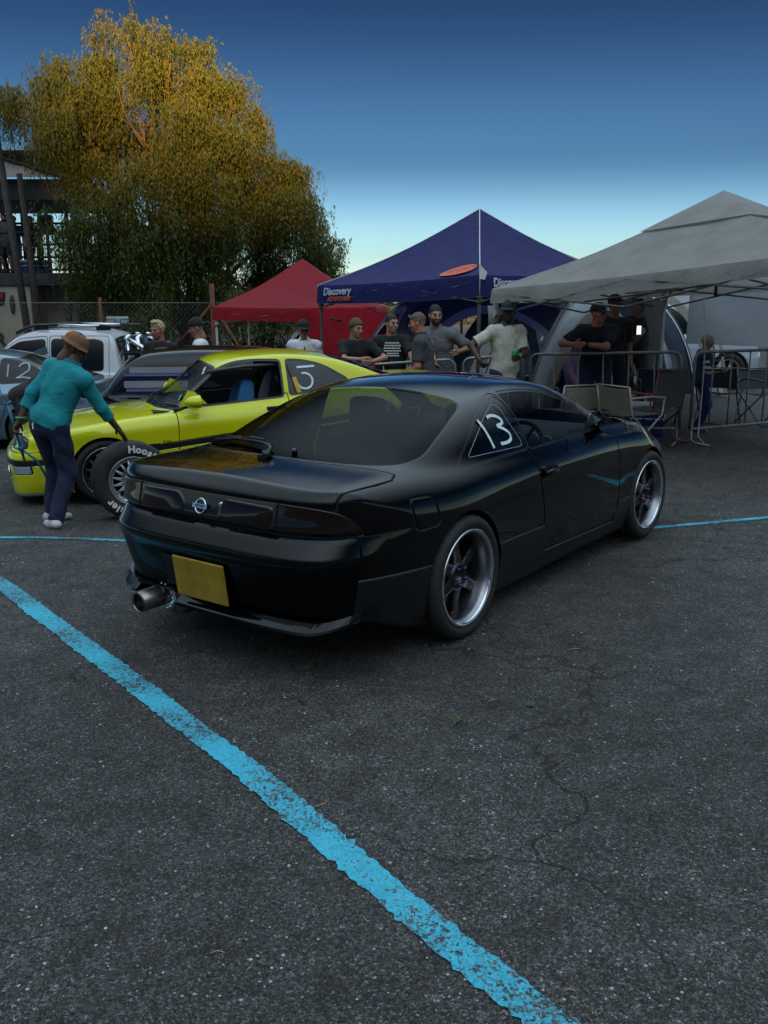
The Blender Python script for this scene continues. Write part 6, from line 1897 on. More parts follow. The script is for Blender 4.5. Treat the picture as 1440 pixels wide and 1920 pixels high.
p15, i15 = person('person in black holding up a lit phone beside the grey curtain', loc, h, H=1.76, head=(.6, .2, 0), skin='tan', shirt=(.008, .009, .012), sleeve='short', pants=(.01, .012, .03), cap=(.012, .012, .014), hairstyle='crop', hands=((.16, .42, 1.18), (.25, .34, 1.15)), grip=(.5, .7), res=.02)
c = Vector(loc) + Matrix.Rotation(h, 4, 'Z') @ Vector((.20, .48, 1.28))
ph = MB().rbox(tuple(c), (.075, .012, .15), .005).build('phone', M['gap']); tag(ph, 'phone with bright screen held up behind the barrier', 'phone'); ph.rotation_euler = (0, 0, 0)
m = MB(); m.box((c.x, c.y - .0075, c.z + .005), (.064, .002, .125)); m.build('screen', M['screen'], ph)
# child at the barrier
loc = G_(4.22, 12.05); h = R(-105)
boy, ib = person('blond child in blue vest with striped sleeves holding the rope behind the barrier', loc, h, H=1.27, head=(-.1, .0, 0), skin='fair', shirt=(.55, .50, .42), stripes=(.02, .02, .03), sleeve='long', vest=(.012, .05, .13), pants=(.008, .022, .10), shoes=(.02, .07, .14), hair=(.42, .33, .20), hairstyle='bowl', hands=((-.08, .18, .98), (.14, .20, .82)), grip=(.6, .9), res=.016)
# seated figures
loc = G_(2.40, 13.0); h = R(140)
person('seated child in blue top with brown hair behind the barrier', loc, h, H=1.40, pelvis=(0, -.05, .46), lean=-.05, head=(.6, .1, 0), skin='fair', shirt=(.012, .10, .20), pants=(.02, .03, .06), hair=(.09, .05, .03), hairstyle='bowl', feet=[(-.1, .40, 0), (.1, .40, 0)], hands=((-.12, .30, .55), (.12, .30, .55)), res=.022)
loc = G_(2.72, 12.75); h = R(200)
person('seated person in lilac shirt on a camping chair behind the barrier', loc, h, H=1.66, pelvis=(0, -.05, .48), lean=-.15, head=(.2, .1, 0), skin='fair', shirt=(.42, .26, .46), sleeve='long', pants=(.02, .03, .08), hair=(.15, .09, .05), hairstyle='long', feet=[(-.12, .45, 0), (.12, .42, 0)], hands=((-.15, .32, .56), (.15, .32, .56)), res=.022)





# ---------------------------------------------------------------- gazebos, arched shelters, barriers, chairs
def canopy_mesh(corners, peak, eave_z, drop, nseg=26, sag=.10, vent=0.0, thick=.004):
    # four sagging roof panels between hip ridges + valance; returns list of (panel verts, faces), valance pieces
    panels = []; vals = []
    P = Vector(peak)
    for i in range(4):
        a = Vector((*corners[i][:2], corners[i][2])); b = Vector((*corners[(i + 1) % 4][:2], corners[(i + 1) % 4][2]))
        vs = []; fs = []
        for r in range(nseg + 1):
            t = r / nseg
            for c in range(nseg + 1):
                u = c / nseg
                e = a.lerp(b, u)
                p = e.lerp(P, t)
                hyp = math.sin(math.pi * t) * sag
                p.z -= hyp * (1.0 + .55 * math.sin(math.pi * u) * (1 - t))
                p.z -= .025 * math.sin(math.pi * u) * (1 - t)
                p.z += (.012 * math.sin(33 * u + 9 * t + i * 2) * (1 - t) ** 2 + .007 * math.sin(15 * t + 11 * u + i) * math.sin(math.pi * u)) * math.sin(math.pi * min(1, t + .08))
                vs.append(p)
        n = nseg + 1
        for r in range(nseg):
            for c in range(nseg):
                fs.append((r * n + c, r * n + c + 1, (r + 1) * n + c + 1, (r + 1) * n + c))
        panels.append((vs, fs))
        # valance
        vs = []; fs = []
        out = ((a + b) / 2 - Vector((P.x, P.y, a.z))); out.z = 0; out.normalize()
        for c in range(nseg * 2 + 1):
            u = c / (nseg * 2)
            e = a.lerp(b, u); e.z -= .025 * math.sin(math.pi * u)
            for k, (dz, do) in enumerate(((0, .0), (-.04, .012), (-drop * .6, .014), (-drop, .018))):
                w = .008 * math.sin(u * 37 + i) + .006 * math.sin(u * 71)
                vs.append(e + Vector((0, 0, dz)) + out * (do + (w if k > 1 else 0)))
        for c in range(nseg * 2):
            for k in range(3): fs.append((c * 4 + k, c * 4 + 4 + k, c * 4 + 5 + k, c * 4 + 1 + k))
        vals.append((vs, fs))
    return panels, vals

def gazebo(name, label, corners, peak, drop, mats, leg_mat, foot_z=None, piping=None, sag=.10, truss=True, legw=.035):
    t = empty(name, (0, 0, 0), 0, label, 'gazebo')
    pan, val = canopy_mesh(corners, peak, None, drop, sag=sag)
    for i, (vs, fs) in enumerate(pan):
        MB().add(vs, fs, True).build('roof_panel', mats, t)
    for vs, fs in val: MB().add(vs, fs, True).build('valance', mats, t)
    P = Vector(peak)
    if piping:
        for i in range(4):
            a = Vector(corners[i]); m = MB(); pts = []
            for k in range(13):
                q = a.lerp(P, k / 12); q.z -= math.sin(math.pi * k / 12) * sag - .006; pts.append(q)
            pts = [a + Vector((0, 0, -drop))] + pts
            m.tube(pts, .009, 5); m.build('piping', piping, t)
            b = Vector(corners[(i + 1) % 4]); m = MB(); m.tube([a.lerp(b, k / 10) + Vector((0, 0, -drop - .03 * math.sin(math.pi * k / 10) * .8)) for k in range(11)], .008, 5); m.build('piping', piping, t)
    for c in corners:
        g = float(gz(c[0], c[1])); m = MB()
        d = (P - Vector(c)); d.z = 0; d.normalize(); q = Vector(c) + d * .05
        m.box((q.x, q.y, (g + c[2] - .02) / 2), (legw, legw, c[2] - .02 - g), .4); m.box((q.x, q.y, g + .01), (.10, .10, .012), .4)
        m.box((q.x, q.y, c[2] - .30), (legw * 1.7, legw * 1.7, .07), .4); m.box((q.x, q.y, c[2] - .05), (legw * 1.6, legw * 1.6, .06), .4)
        m.build('leg', leg_mat, t)
    if truss:
        for i in range(4):
            a, b = Vector(corners[i]), Vector(corners[(i + 1) % 4]); z0, z1 = -.06, -.34
            mid = (a + b) / 2
            for s, e in ((a, mid), (mid, b)):
                for f, g2 in ((z0, z1), (z1, z0)):
                    m = MB(); m.tube([s + Vector((0, 0, f)), e + Vector((0, 0, g2))], .013, 5); m.build('truss_bar', M['alu'], t)
            m = MB(); m.tube([mid + Vector((0, 0, -.2)), Vector((P.x, P.y, mid.z + .0))], .013, 5); m.build('truss_bar', M['alu'], t)
        m = MB(); m.tube([Vector((P.x, P.y, corners[0][2] - .1)), P - Vector((0, 0, .03))], .02, 6); m.build('centre_pole', M['alu'], t)
        for c in corners:
            m = MB(); a = Vector(c); q = a.lerp(Vector((P.x, P.y, a.z)), .35); q.z = a.z + .12; m.tube([a + Vector((0, 0, -.30)), q], .012, 5); m.build('truss_bar', M['alu'], t)
    return t

M['alu'] = simple('grey_aluminium', (.12, .125, .13), .45, .6)
M['leg_white'] = simple('leg_white', (.52, .60, .60), .5)
M['leg_brown'] = simple('leg_brown', (.14, .12, .10), .5, .4)
M['tent_grey'] = fabric('tent_grey', (.36, .345, .33), fold=.35, rough=.7, thin=.45)
M['tent_blue'] = fabric('tent_blue', (.022, .026, .17), fold=.3, rough=.7, thin=.45)
M['tent_red'] = fabric('tent_red', (.36, .008, .022), fold=.35, rough=.7, thin=.45)
M['tent_silver'] = fabric('tent_silver', (.40, .42, .45), fold=.3, rough=.55, thin=.45)
M['tent_slate'] = fabric('tent_slate', (.075, .095, .125), fold=.3, rough=.7, thin=.45)
M['tent_white'] = fabric('tent_white', (.42, .48, .56), fold=.3, rough=.6, thin=.45)
M['tent_beige'] = fabric('tent_beige', (.27, .24, .20), fold=.3, rough=.7, thin=.45)
M['piping_white'] = simple('piping_white', (.60, .62, .64), .6)
M['logo_red'] = simple('logo_red', (.62, .09, .03), .6)
M['logo_white'] = simple('logo_white', (.60, .66, .70), .6)

# grey gazebo on the right
GC = [(1.33, 11.5, 1.835), (3.72, 8.0, 2.10), (6.3, 10.2, 2.12), (4.05, 13.5, 1.93)]
gt = gazebo('grey_gazebo', 'large grey pop-up gazebo with vented peak on the right', GC, (3.84, 10.8, 2.875), .17, M['tent_grey'], M['leg_white'], sag=.07, legw=.05)
# vent flap: a second little roof over the peak
m = MB(); pk = Vector((3.84, 10.8, 2.91)); ring = []
for i in range(4):
    a = Vector(GC[i]); b = Vector(GC[(i + 1) % 4])
    for u in (0, .25, .5, .75):
        e = a.lerp(b, u); q = e.lerp(pk, .66); q.z += -.066 + .020 * math.sin(u * math.pi * 4); ring.append(q)
m.add([pk] + ring, [(0, k + 1, (k + 1) % 16 + 1) for k in range(16)], True); m.build('vent_flap', M['tent_grey'], gt)
# rolled curtain tied to the rear left leg
c = Vector(GC[3]); m = MB(); pts = []
for k in range(14):
    z = 1.72 - k * .085; w = .10 + .03 * math.sin(k * .9) - .004 * k
    pts.append((c.x - .12 - .02 * math.sin(k * .7), c.y - .06, z))
m.tube(pts, [.17, .16, .14, .12, .105, .095, .09, .085, .08, .07, .06, .05, .04, .03], 10, flat=.6); m.build('rolled_curtain', M['tent_grey'], gt)
m = MB(); c = Vector(GC[0]); m.tube([(c.x + .05, c.y, 1.62), (c.x + .03, c.y - .02, 1.50), (c.x + .0, c.y - .03, 1.36)], [.10, .07, .04], 8, flat=.6); m.build('rolled_curtain', M['tent_grey'], gt)
# side wall hanging at the far right
a, b = Vector(GC[2]), Vector(GC[3])
# blue gazebo
BC = [(1.23, 12.0, 2.02), (3.64, 14.25, 2.08), (1.39, 16.66, 2.05), (-1.02, 14.41, 1.93)]
bt = gazebo('blue_gazebo', 'navy blue pop-up gazebo with white piping and lettering in the middle', BC, (1.44, 14.33, 3.045), .27, M['tent_blue'], M['leg_brown'], piping=M['piping_white'], sag=.09)
def wall_frame(a, b, u, dz, off=.03):
    a, b = Vector(a), Vector(b); p = a.lerp(b, u); n = (b - a).cross(Vector((0, 0, 1))).normalized()
    return p + Vector((0, 0, dz)), (b - a).normalized(), n, off
A_, B_, C_, D_ = [Vector(p) for p in BC]
def valance_text(t, a, b, u, dz, body, size, mat, shear=.15, bold=.0, al='LEFT'):
    p = a.lerp(b, u); x = (b - a).normalized(); y = Vector((0, 0, 1)); n = x.cross(y)
    f = frame(tuple(p + n * .034 + Vector((0, 0, dz - .02))), x, y)
    text_obj('lettering', body, size, mat, t, f, .0015, align=al, shear=shear, bold=bold)
valance_text(bt, D_, A_, .05, -.085, 'Discovery', .155, M['logo_white'], .25, .004)
valance_text(bt, D_, A_, .08, -.195, 'ADVENTURES', .085, M['logo_red'], .25, .004)
valance_text(bt, A_, B_, .07, -.08, 'Discovery', .155, M['logo_white'], .0, .004)
# leaf-shaped logo on the left roof panel near the front corner
def on_panel(a, b, pk, sag, u, t):
    e = a.lerp(b, u); p = e.lerp(pk, t); p.z -= math.sin(math.pi * t) * sag * (1.0 + .55 * math.sin(math.pi * u) * (1 - t)) + .025 * math.sin(math.pi * u) * (1 - t)
    return p
pk = Vector((1.44, 14.33, 3.045))
n_ = (A_ - D_).cross(pk - D_).normalized(); n_ = n_ if n_.y < 0 else -n_
def leaf(name, outline, mat, lift):
    vs = [on_panel(D_, A_, pk, .09, u, t) + n_ * lift for u, t in outline]
    MB().add(vs, [tuple(range(len(vs)))]).build(name, mat, bt)
lo = [(.775 + .215 * math.cos(R(a)) * .5 + .105, .105 + .075 * math.sin(R(a)) + .045 * math.cos(R(a))) for a in range(0, 360, 15)]
leaf('leaf_logo', lo, M['logo_red'], .022)
for k in range(4):
    sl = [(.83 + .05 * k + du, .07 + .022 * k + dt) for du, dt in ((-.02, .0), (.035, .045), (.04, .045), (-.012, .0))]
    leaf('leaf_vein', sl, M['tent_blue'], .026)
m = MB(); m.add([A_ + Vector((-.02, -.03, .14)), A_ + Vector((.09, -.03, .03)), A_ + Vector((.06, -.035, -.06)), A_ + Vector((-.01, -.035, -.05))], [(0, 1, 2, 3)]); m.build('loose_flap', M['piping_white'], bt)
# red gazebo with a side wall
RC = [(-3.12, 17.0, 1.60), (-.15, 16.85, 1.60), (.05, 19.9, 1.60), (-2.95, 20.0, 1.60)]
rt = gazebo('red_gazebo', 'red pop-up gazebo behind the blue one near the tree', RC, (-1.60, 18.4, 2.52), .24, M['tent_red'], M['leg_white'], sag=.07)
def curtain(parent, a, b, z0, z1, mat, name, n=24, amp=.03):
    a, b = Vector(a), Vector(b); vs = []; d = (b - a); nn = d.cross(Vector((0, 0, 1))).normalized()
    for i in range(n + 1):
        u = i / n
        for k in range(5):
            t = k / 4; p = a.lerp(b, u); p.z = z1 + (z0 - z1) * t; p += nn * amp * (math.sin(u * 23 + t) + .5 * math.sin(u * 51 + t * 2)) * (.3 + .7 * t); vs.append(p)
    return MB().add(vs, [(i * 5 + k, i * 5 + k + 1, i * 5 + 6 + k, i * 5 + 5 + k) for i in range(n) for k in range(4)], True).build(name, mat, parent)
curtain(rt, (-1.55, 16.95, 0), (.35, 15.9, 0), -.45, 1.52, M['tent_red'], 'side_wall')
MB().tube([(-.95, 16.5, 1.40), (-.75, 16.35, 1.36)], .02, 6).build('wall_strap', M['gap'], rt)

curtain(gt, (4.35, 13.25, 0), (6.2, 10.55, 0), 1.10, 1.95, M['tent_silver'], 'side_wall', amp=.015)
# arched shelters: a domed roof on four broad legs with an arched opening on each side
def dome_shelter(name, label, c, rz, half, hgt, mat, trim, open_w=.86, open_h=.80, band=None):
    t = empty(name, (c[0], c[1], float(gz(c[0], c[1]))), rz, label, 'shelter')
    n = 70
    g = np.linspace(-1, 1, n)
    U, Vv = np.meshgrid(g, g, indexing='ij')
    U = U.ravel(); Vv = Vv.ravel()
    m_ = np.maximum(np.abs(U), np.abs(Vv)); r = (np.abs(U) ** 4 + np.abs(Vv) ** 4) ** .25
    z = hgt * np.sqrt(np.maximum(0, 1 - np.clip(m_, 0, 1) ** 2.6)) 
    X = np.stack([U * half * (1 - .12 * (z / hgt)), Vv * half * (1 - .12 * (z / hgt)), z], 1)
    a = np.arange((n - 1) * n).reshape(n - 1, n)[:, :-1].ravel()
    T = np.concatenate([np.stack([a, a + n, a + n + 1], 1), np.stack([a, a + n + 1, a + 1], 1)])
    e1 = X[T[:, 1]] - X[T[:, 0]]; e2 = X[T[:, 2]] - X[T[:, 0]]; fnrm = np.cross(e1, e2)
    N = np.zeros_like(X)
    for k in range(3): np.add.at(N, T[:, k], fnrm)
    N /= np.maximum(np.linalg.norm(N, axis=1, keepdims=True), 1e-9)
    S = (X, N, T)
    def opening(V, o=0.0):
        x, y, zz = V[:, 0] / half, V[:, 1] / half, V[:, 2] / hgt
        w, hh = open_w + o, open_h + o
        e = lambda s, q: np.where(np.abs(q) > .25, (np.sqrt((s / w) ** 2 + (zz / hh) ** 2) - 1), 1.0)
        return np.minimum(np.where(np.abs(x) > np.abs(y), np.sqrt((y / w) ** 2 + (zz / hh) ** 2) - 1, 1.0), np.where(np.abs(y) >= np.abs(x), np.sqrt((x / w) ** 2 + (zz / hh) ** 2) - 1, 1.0))
    _, S = split(S, opening(S[0]))
    edge, S = split(S, opening(S[0], .055))
    if band is not None:
        bn, S = split(S, opening(S[0], .26)); solid_obj('arch_band', bn, band, t)
    solid_obj('roof_fabric', S, mat, t); solid_obj('arch_edge', (edge[0] + edge[1] * .01, edge[1], edge[2]), trim, t)
    for sx in (-1, 1):
        for sy in (-1, 1):
            pts = []
            for k in range(15):
                q = 1 - k / 14 * .98; zz = hgt * math.sqrt(max(0, 1 - q ** 2.6)); pts.append((sx * q * half * (.98 - .12 * zz / hgt), sy * q * half * (.98 - .12 * zz / hgt), zz * .985 - .015))
            MB().tube(pts, .012, 6).build('tent_pole', M['alu'], t)
    return t
dome_shelter('arched_shelter', 'slate blue arched shelter with pale trim behind the leaning spectators', (1.40, 15.0), R(8), 1.80, 2.20, M['tent_slate'], M['tent_white'], open_w=.74, open_h=.76, band=None)
dome_shelter('arched_shelter', 'slate and white arched shelter behind the cream shirt', (3.5, 16.6), R(-25), 1.9, 2.25, M['tent_white'], M['piping_white'], open_w=.78, open_h=.80, band=M['tent_slate'])
dome_shelter('arched_shelter', 'wide beige arched shelter with silver roof on the right behind the barrier', (4.05, 14.45), R(3), 2.30, 2.14, M['tent_silver'], M['tent_beige'], open_w=.86, open_h=.87, band=None)

# ---- steel crowd barriers
M['galv'] = simple('galvanised', (.30, .29, .27), .5, .7, var=.25, scale=20)
def barrier_parts(L):
    r = .019; h0, h1 = .18, 1.10; rc = .10
    f = [(0, 0, .02)]
    fr = [(x, 0, z) for x, z in [(rc, h0), (0, h0 + .0)]]
    out = []
    loop = [(rc, h1)] + [(rc - rc * math.sin(R(a)), h1 - rc + rc * math.cos(R(a))) for a in range(15, 91, 15)] + [(0, h0)]
    left = [(x, 0, z) for x, z in loop]
    right = [(L - x, 0, z) for x, z in loop]
    return left[::-1] + right
def barrier(a, b, label):
    a = Vector(G_(*a)); b = Vector(G_(*b)); d = b - a; L = math.hypot(d.x, d.y)
    o = empty('crowd_barrier', a, math.atan2(d.y, d.x), label, 'barrier', 'steel crowd barriers')
    o.rotation_euler = (0, -math.atan2(d.z, L), math.atan2(d.y, d.x))
    MB().tube(barrier_parts(L), .019, 8).build('frame', M['galv'], o)
    MB().tube([(0, 0, .18), (L, 0, .18)], .017, 8).build('bottom_rail', M['galv'], o)
    n = max(3, int(L / .275))
    src = None
    for k in range(1, n):
        if src is None:
            src = MB().tube([(0, 0, .18), (0, 0, 1.09)], .009, 6).build('upright', M['galv'], o); u = src
        else: u = src.copy(); col.objects.link(u); u.parent = o
        u.location = (L * k / n, 0, 0)
    for x in (.03, L - .03):
        m = MB(); m.tube([(x, 0, .30), (x, 0, .06), (x, -.05, .02), (x, -.30, .015)], .016, 8); m.tube([(x, 0, .06), (x, .05, .02), (x, .28, .015)], .016, 8); m.build('foot', M['galv'], o)
    return o
barrier((-3.0, 12.5), (-.92, 12.15), 'steel barrier section at far left beyond the dark hatchback')
barrier((-.86, 12.13), (1.00, 11.92), 'steel barrier section that the four leaning spectators stand at')
barrier((1.10, 11.92), (1.86, 11.82), 'short steel barrier section beside the cream shirt')
barrier((1.92, 11.80), (3.60, 10.98), 'steel barrier section under the man in navy with chairs before it')
barrier((3.70, 10.92), (5.9, 12.05), 'steel barrier section at the right edge in front of the child')

# ---- folding chairs
def quad(m, pts, th=.004): 
    m.add(list(pts), [tuple(range(len(pts)))])
def chair(label, loc, rz, fabric_m, frame_m, high=False, arms=True):
    o = empty('folding_chair', loc, rz, label, 'chair', 'folding chairs by the barrier')
    bz = .92 if high else .76
    for s in (-1, 1):
        x = s * .27
        MB().tube([(x, .26, .01), (x, .0, .24), (x, -.24, .44), (x, -.30, bz)], .011, 6).build('back_leg', frame_m, o)
        MB().tube([(x, -.26, .01), (x, .0, .24), (x, .22, .43), (x, .24, .62)], .011, 6).build('front_leg', frame_m, o)
        MB().tube([(x, .26, .62), (x, .05, .64), (x, -.27, .63)], .014, 6).build('armrest', frame_m, o)
    MB().tube([(-.27, .26, .015), (.27, .26, .015)], .010, 6).build('cross_bar', frame_m, o)
    MB().tube([(-.27, -.30, bz), (.27, -.30, bz)], .010, 6).build('top_bar', frame_m, o)
    vs = []; n = 8
    for i in range(n + 1):
        u = i / n
        for k in range(n + 1):
            t = k / n; vs.append((-.26 + .52 * u, -.245 - .05 * t + .04 * math.sin(math.pi * u) * -1, .47 + (bz - .49) * t))
    MB().add(vs, [(i * (n + 1) + k, (i + 1) * (n + 1) + k, (i + 1) * (n + 1) + k + 1, i * (n + 1) + k + 1) for i in range(n) for k in range(n)], True).build('backrest', fabric_m, o)
    vs = []
    for i in range(n + 1):
        u = i / n
        for k in range(n + 1):
            t = k / n; vs.append((-.26 + .52 * u, -.24 + .46 * t, .435 - .045 * math.sin(math.pi * u) * math.sin(math.pi * min(1, t + .2))))
    MB().add(vs, [(i * (n + 1) + k, i * (n + 1) + k + 1, (i + 1) * (n + 1) + k + 1, (i + 1) * (n + 1) + k) for i in range(n) for k in range(n)], True).build('seat', fabric_m, o)
    return o
M['canvas_beige'] = fabric('canvas_beige', (.30, .27, .22)); M['canvas_olive'] = fabric('canvas_olive', (.16, .145, .11)); M['canvas_grey'] = fabric('canvas_grey', (.075, .09, .095)); M['canvas_black'] = fabric('canvas_black', (.014, .014, .016)); M['canvas_navy'] = fabric('canvas_navy', (.015, .025, .05))
M['frame_red'] = simple('frame_red', (.22, .03, .03), .4); M['frame_beige'] = simple('frame_beige', (.45, .40, .34), .45, .3)
chair('beige canvas folding chair facing away before the man in navy', G_(2.26, 11.15), R(24), M['canvas_beige'], M['frame_beige'])
chair('olive canvas folding chair with pale frame in front of the barrier', G_(2.90, 10.62), R(-62), M['canvas_olive'], M['frame_beige'])
chair('tall grey folding chair with red edging beside the grey curtain', G_(3.22, 10.95), R(35), M['canvas_grey'], M['frame_red'], True)
chair('black folding chair with small white logo at the shelter leg', G_(2.02, 12.35), R(-170), M['canvas_black'], M['galv'])
chair('dark folding chair under the beige shelter behind the child', G_(4.75, 12.9), R(150), M['canvas_black'], M['alu'])
chair('dark grey folding chair at the right edge under the shelter', G_(5.35, 12.75), R(200), M['canvas_grey'], M['alu'])
chair('navy folding chair standing left of the child behind the barrier', G_(3.80, 12.6), R(170), M['canvas_navy'], M['alu'])

# cool box and bag
def cool_box(label, loc, rz, d, mats):
    o = empty('cool_box', loc, rz, label, 'cool box')
    MB().rbox((0, 0, d[2] * .42), (d[0], d[1], d[2] * .84), .02).build('box', mats[0], o)
    MB().rbox((0, 0, d[2] * .92), (d[0] * 1.03, d[1] * 1.05, d[2] * .16), .02).build('lid', mats[1], o)
    MB().tube([(-d[0] * .5, -d[1] * .52, d[2] * .7), (-d[0] * .5, -d[1] * .7, d[2] * .55), (d[0] * .5, -d[1] * .7, d[2] * .55), (d[0] * .5, -d[1] * .52, d[2] * .7)], .01, 6).build('handle', mats[1], o)
    return o
M['cooler_blue'] = simple('cooler_blue', (.015, .05, .22), .4); M['cooler_white'] = simple('cooler_white', (.6, .62, .64), .45)
cool_box('blue cool box with white lid by the barrier leg', G_(3.42, 11.75), R(-20), (.45, .32, .42), (M['cooler_blue'], M['cooler_white']))
M['rope'] = simple('rope', (.6, .58, .52), .8)
# rope from the shelter arch tied to the barrier
m = MB(); m.tube([(3.86, 11.25, 1.74), (3.845, 11.02, 1.15), (3.83, 10.96, .62), (3.80, 10.90, .10), (3.86, 10.86, .02)], .008, 6); tag(m.build('guy_rope', M['rope']), 'white guy rope hanging from the shelter to the barrier foot', 'rope')

# ---------------------------------------------------------------- trees
def leaf_mat(name, lo, hi, tr=.35):
    m = bpy.data.materials.new(name); m.use_nodes = True; nt = m.node_tree; nt.nodes.remove(nt.nodes['Principled BSDF']); L = nt.links.new
    co = coords(nt); n = N_(nt, 'ShaderNodeTexNoise', i_Scale=1.6, i_Detail=6.0, i_Roughness=.7); L(co, n.inputs['Vector'])
    n9 = N_(nt, 'ShaderNodeTexNoise', i_Scale=9.0, i_Detail=3.0); L(co, n9.inputs['Vector']); av = N_(nt, 'ShaderNodeMath', operation='MULTIPLY_ADD', i_1=.55); L(n9.outputs[0], av.inputs[0]); av2 = N_(nt, 'ShaderNodeMath', operation='MULTIPLY', i_1=.5); L(n.outputs[0], av2.inputs[0]); L(av2.outputs[0], av.inputs[2])
    c = ramp(nt, av.outputs[0], [(.38, lo), (.66, hi)])
    d = N_(nt, 'ShaderNodeBsdfDiffuse'); t = N_(nt, 'ShaderNodeBsdfTranslucent'); g = N_(nt, 'ShaderNodeBsdfGlossy', i_Roughness=.45); g.inputs[0].default_value = (.5, .5, .5, 1)
    L(c, d.inputs[0]); L(c, t.inputs[0])
    a = N_(nt, 'ShaderNodeMixShader', i_0=tr); L(d.outputs[0], a.inputs[1]); L(t.outputs[0], a.inputs[2])
    b = N_(nt, 'ShaderNodeMixShader', i_0=.04); L(a.outputs[0], b.inputs[1]); L(g.outputs[0], b.inputs[2])
    L(b.outputs[0], nt.nodes['Material Output'].inputs[0]); return m
M['leaf'] = leaf_mat('pepper_leaf', (.045, .085, .018), (.125, .128, .022))
M['leaf_dark'] = leaf_mat('dark_leaf', (.018, .040, .012), (.050, .075, .022))
M['bark'] = simple('bark', (.07, .045, .03), .9, var=.4, scale=10, bump=.8, bscale=30)

def strands(C, r, n_str, n_leaf, length, leaf, droop=1.0):
    # hanging sprays below each point of C; returns quads as vertices (k,4,3)
    K = len(C) * n_str
    base = np.repeat(C, n_str, 0) + r.normal(size=(K, 3)) * np.array([.16, .16, .12])
    az = r.uniform(0, 2 * np.pi, K); out = r.uniform(.05, .42, K); Ln = length * r.uniform(.5, 1.25, K)
    d = np.stack([np.cos(az) * out, np.sin(az) * out, np.zeros(K)], 1)
    quads = []
    for j in range(n_leaf):
        t = (j + r.uniform(0, 1, K)) / n_leaf
        p = base + d * (np.sin(t * 1.6) * Ln * .6)[:, None]
        p[:, 2] += Ln * (.28 * np.sin(np.minimum(t * 2.2, 1.57)) - droop * t ** 1.4)
        la = r.uniform(0, 2 * np.pi, K); ll = leaf * r.uniform(.6, 1.3, K); lw = leaf * .17 * r.uniform(.7, 1.3, K)
        q = np.stack([np.cos(la) * .55, np.sin(la) * .55, -r.uniform(.4, 1.1, K)], 1); q /= np.linalg.norm(q, axis=1, keepdims=True)
        sd = np.stack([-np.sin(la), np.cos(la), r.normal(size=K) * .5], 1); sd /= np.linalg.norm(sd, axis=1, keepdims=True)
        a = p + sd * (lw * .4)[:, None]; b = p - sd * (lw * .4)[:, None]
        m2 = p + q * (ll * .55)[:, None]; tip = p + q * ll[:, None]
        quads.append(np.stack([p, m2 + sd * lw[:, None] * .7, tip, m2 - sd * lw[:, None] * .7], 1))
    return np.concatenate(quads)

def leafy(name, Q, mat, parent):
    V = Q.reshape(-1, 3); T = np.arange(len(V)).reshape(-1, 4)
    o = link(name, tri_mesh(name, V, T, smooth=False), mat, parent); o['kind'] = 'stuff'; return o

def limb(m, a, b, r0, r1, r, n=6, bend=.12):
    a, b = Vector(a), Vector(b); L = (b - a).length; off = Vector(r.normal(size=3)) * bend * L
    pts = [a.lerp(b, k / n) + off * math.sin(math.pi * k / n) + Vector(r.normal(size=3)) * L * .012 for k in range(n + 1)]
    m.tube(pts, [r0 + (r1 - r0) * k / n for k in range(n + 1)], 7); return pts

def pepper_tree(label, base, lobes, mat, seed, n_cl, n_str, n_leaf, length, leaf, trunk_r=.30):
    r = np.random.default_rng(seed)
    t = empty('pepper_tree', base, 0, label, 'tree')
    W = MB(); fork = Vector((.1, 0, 1.6))
    limb(W, (0, 0, -.1), fork, trunk_r, trunk_r * .75, r, 5, .05)
    limb(W, (.25, .1, -.1), fork + Vector((.5, .2, .5)), trunk_r * .6, trunk_r * .4, r, 5, .06)
    C = []
    for (x, y, z, rx, rz) in lobes:
        c = Vector((x, y, z)); mid = fork.lerp(c, .55) + Vector((0, 0, .35)); p = limb(W, fork, mid, trunk_r * .42, trunk_r * .22, r, 5, .08); limb(W, mid, c, trunk_r * .22, trunk_r * .08, r, 5, .1)
        for k in range(4):
            d = r.normal(size=3); d /= np.linalg.norm(d); d[2] = abs(d[2]) * .8; e = np.array((x, y, z)) + d * np.array([rx, rx, rz]) * .85
            limb(W, mid.lerp(c, r.uniform(.4, 1)), tuple(e), .032, .010, r, 4, .12)
        ns = max(5, int(6 * rx * rx))
        d = r.normal(size=(ns, 3)); d /= np.linalg.norm(d, axis=1, keepdims=True); d[:, 2] = np.where(d[:, 2] < -.35, -d[:, 2], d[:, 2])
        sub = np.array([x, y, z]) + d * (r.uniform(.45, 1.08, ns) ** .5)[:, None] * np.array([rx, rx, rz])
        n = int(n_cl * rx * rx)
        C.append(sub[r.integers(0, ns, n)] + r.normal(size=(n, 3)) * np.array([.17, .17, .13]) * rx)
    C = np.concatenate(C)
    W.build('trunk', M['bark'], t)
    leafy('crown', strands(C, r, n_str, n_leaf, length, leaf), mat, t)
    return t
tz = float(gz(-5.4, 24.5))
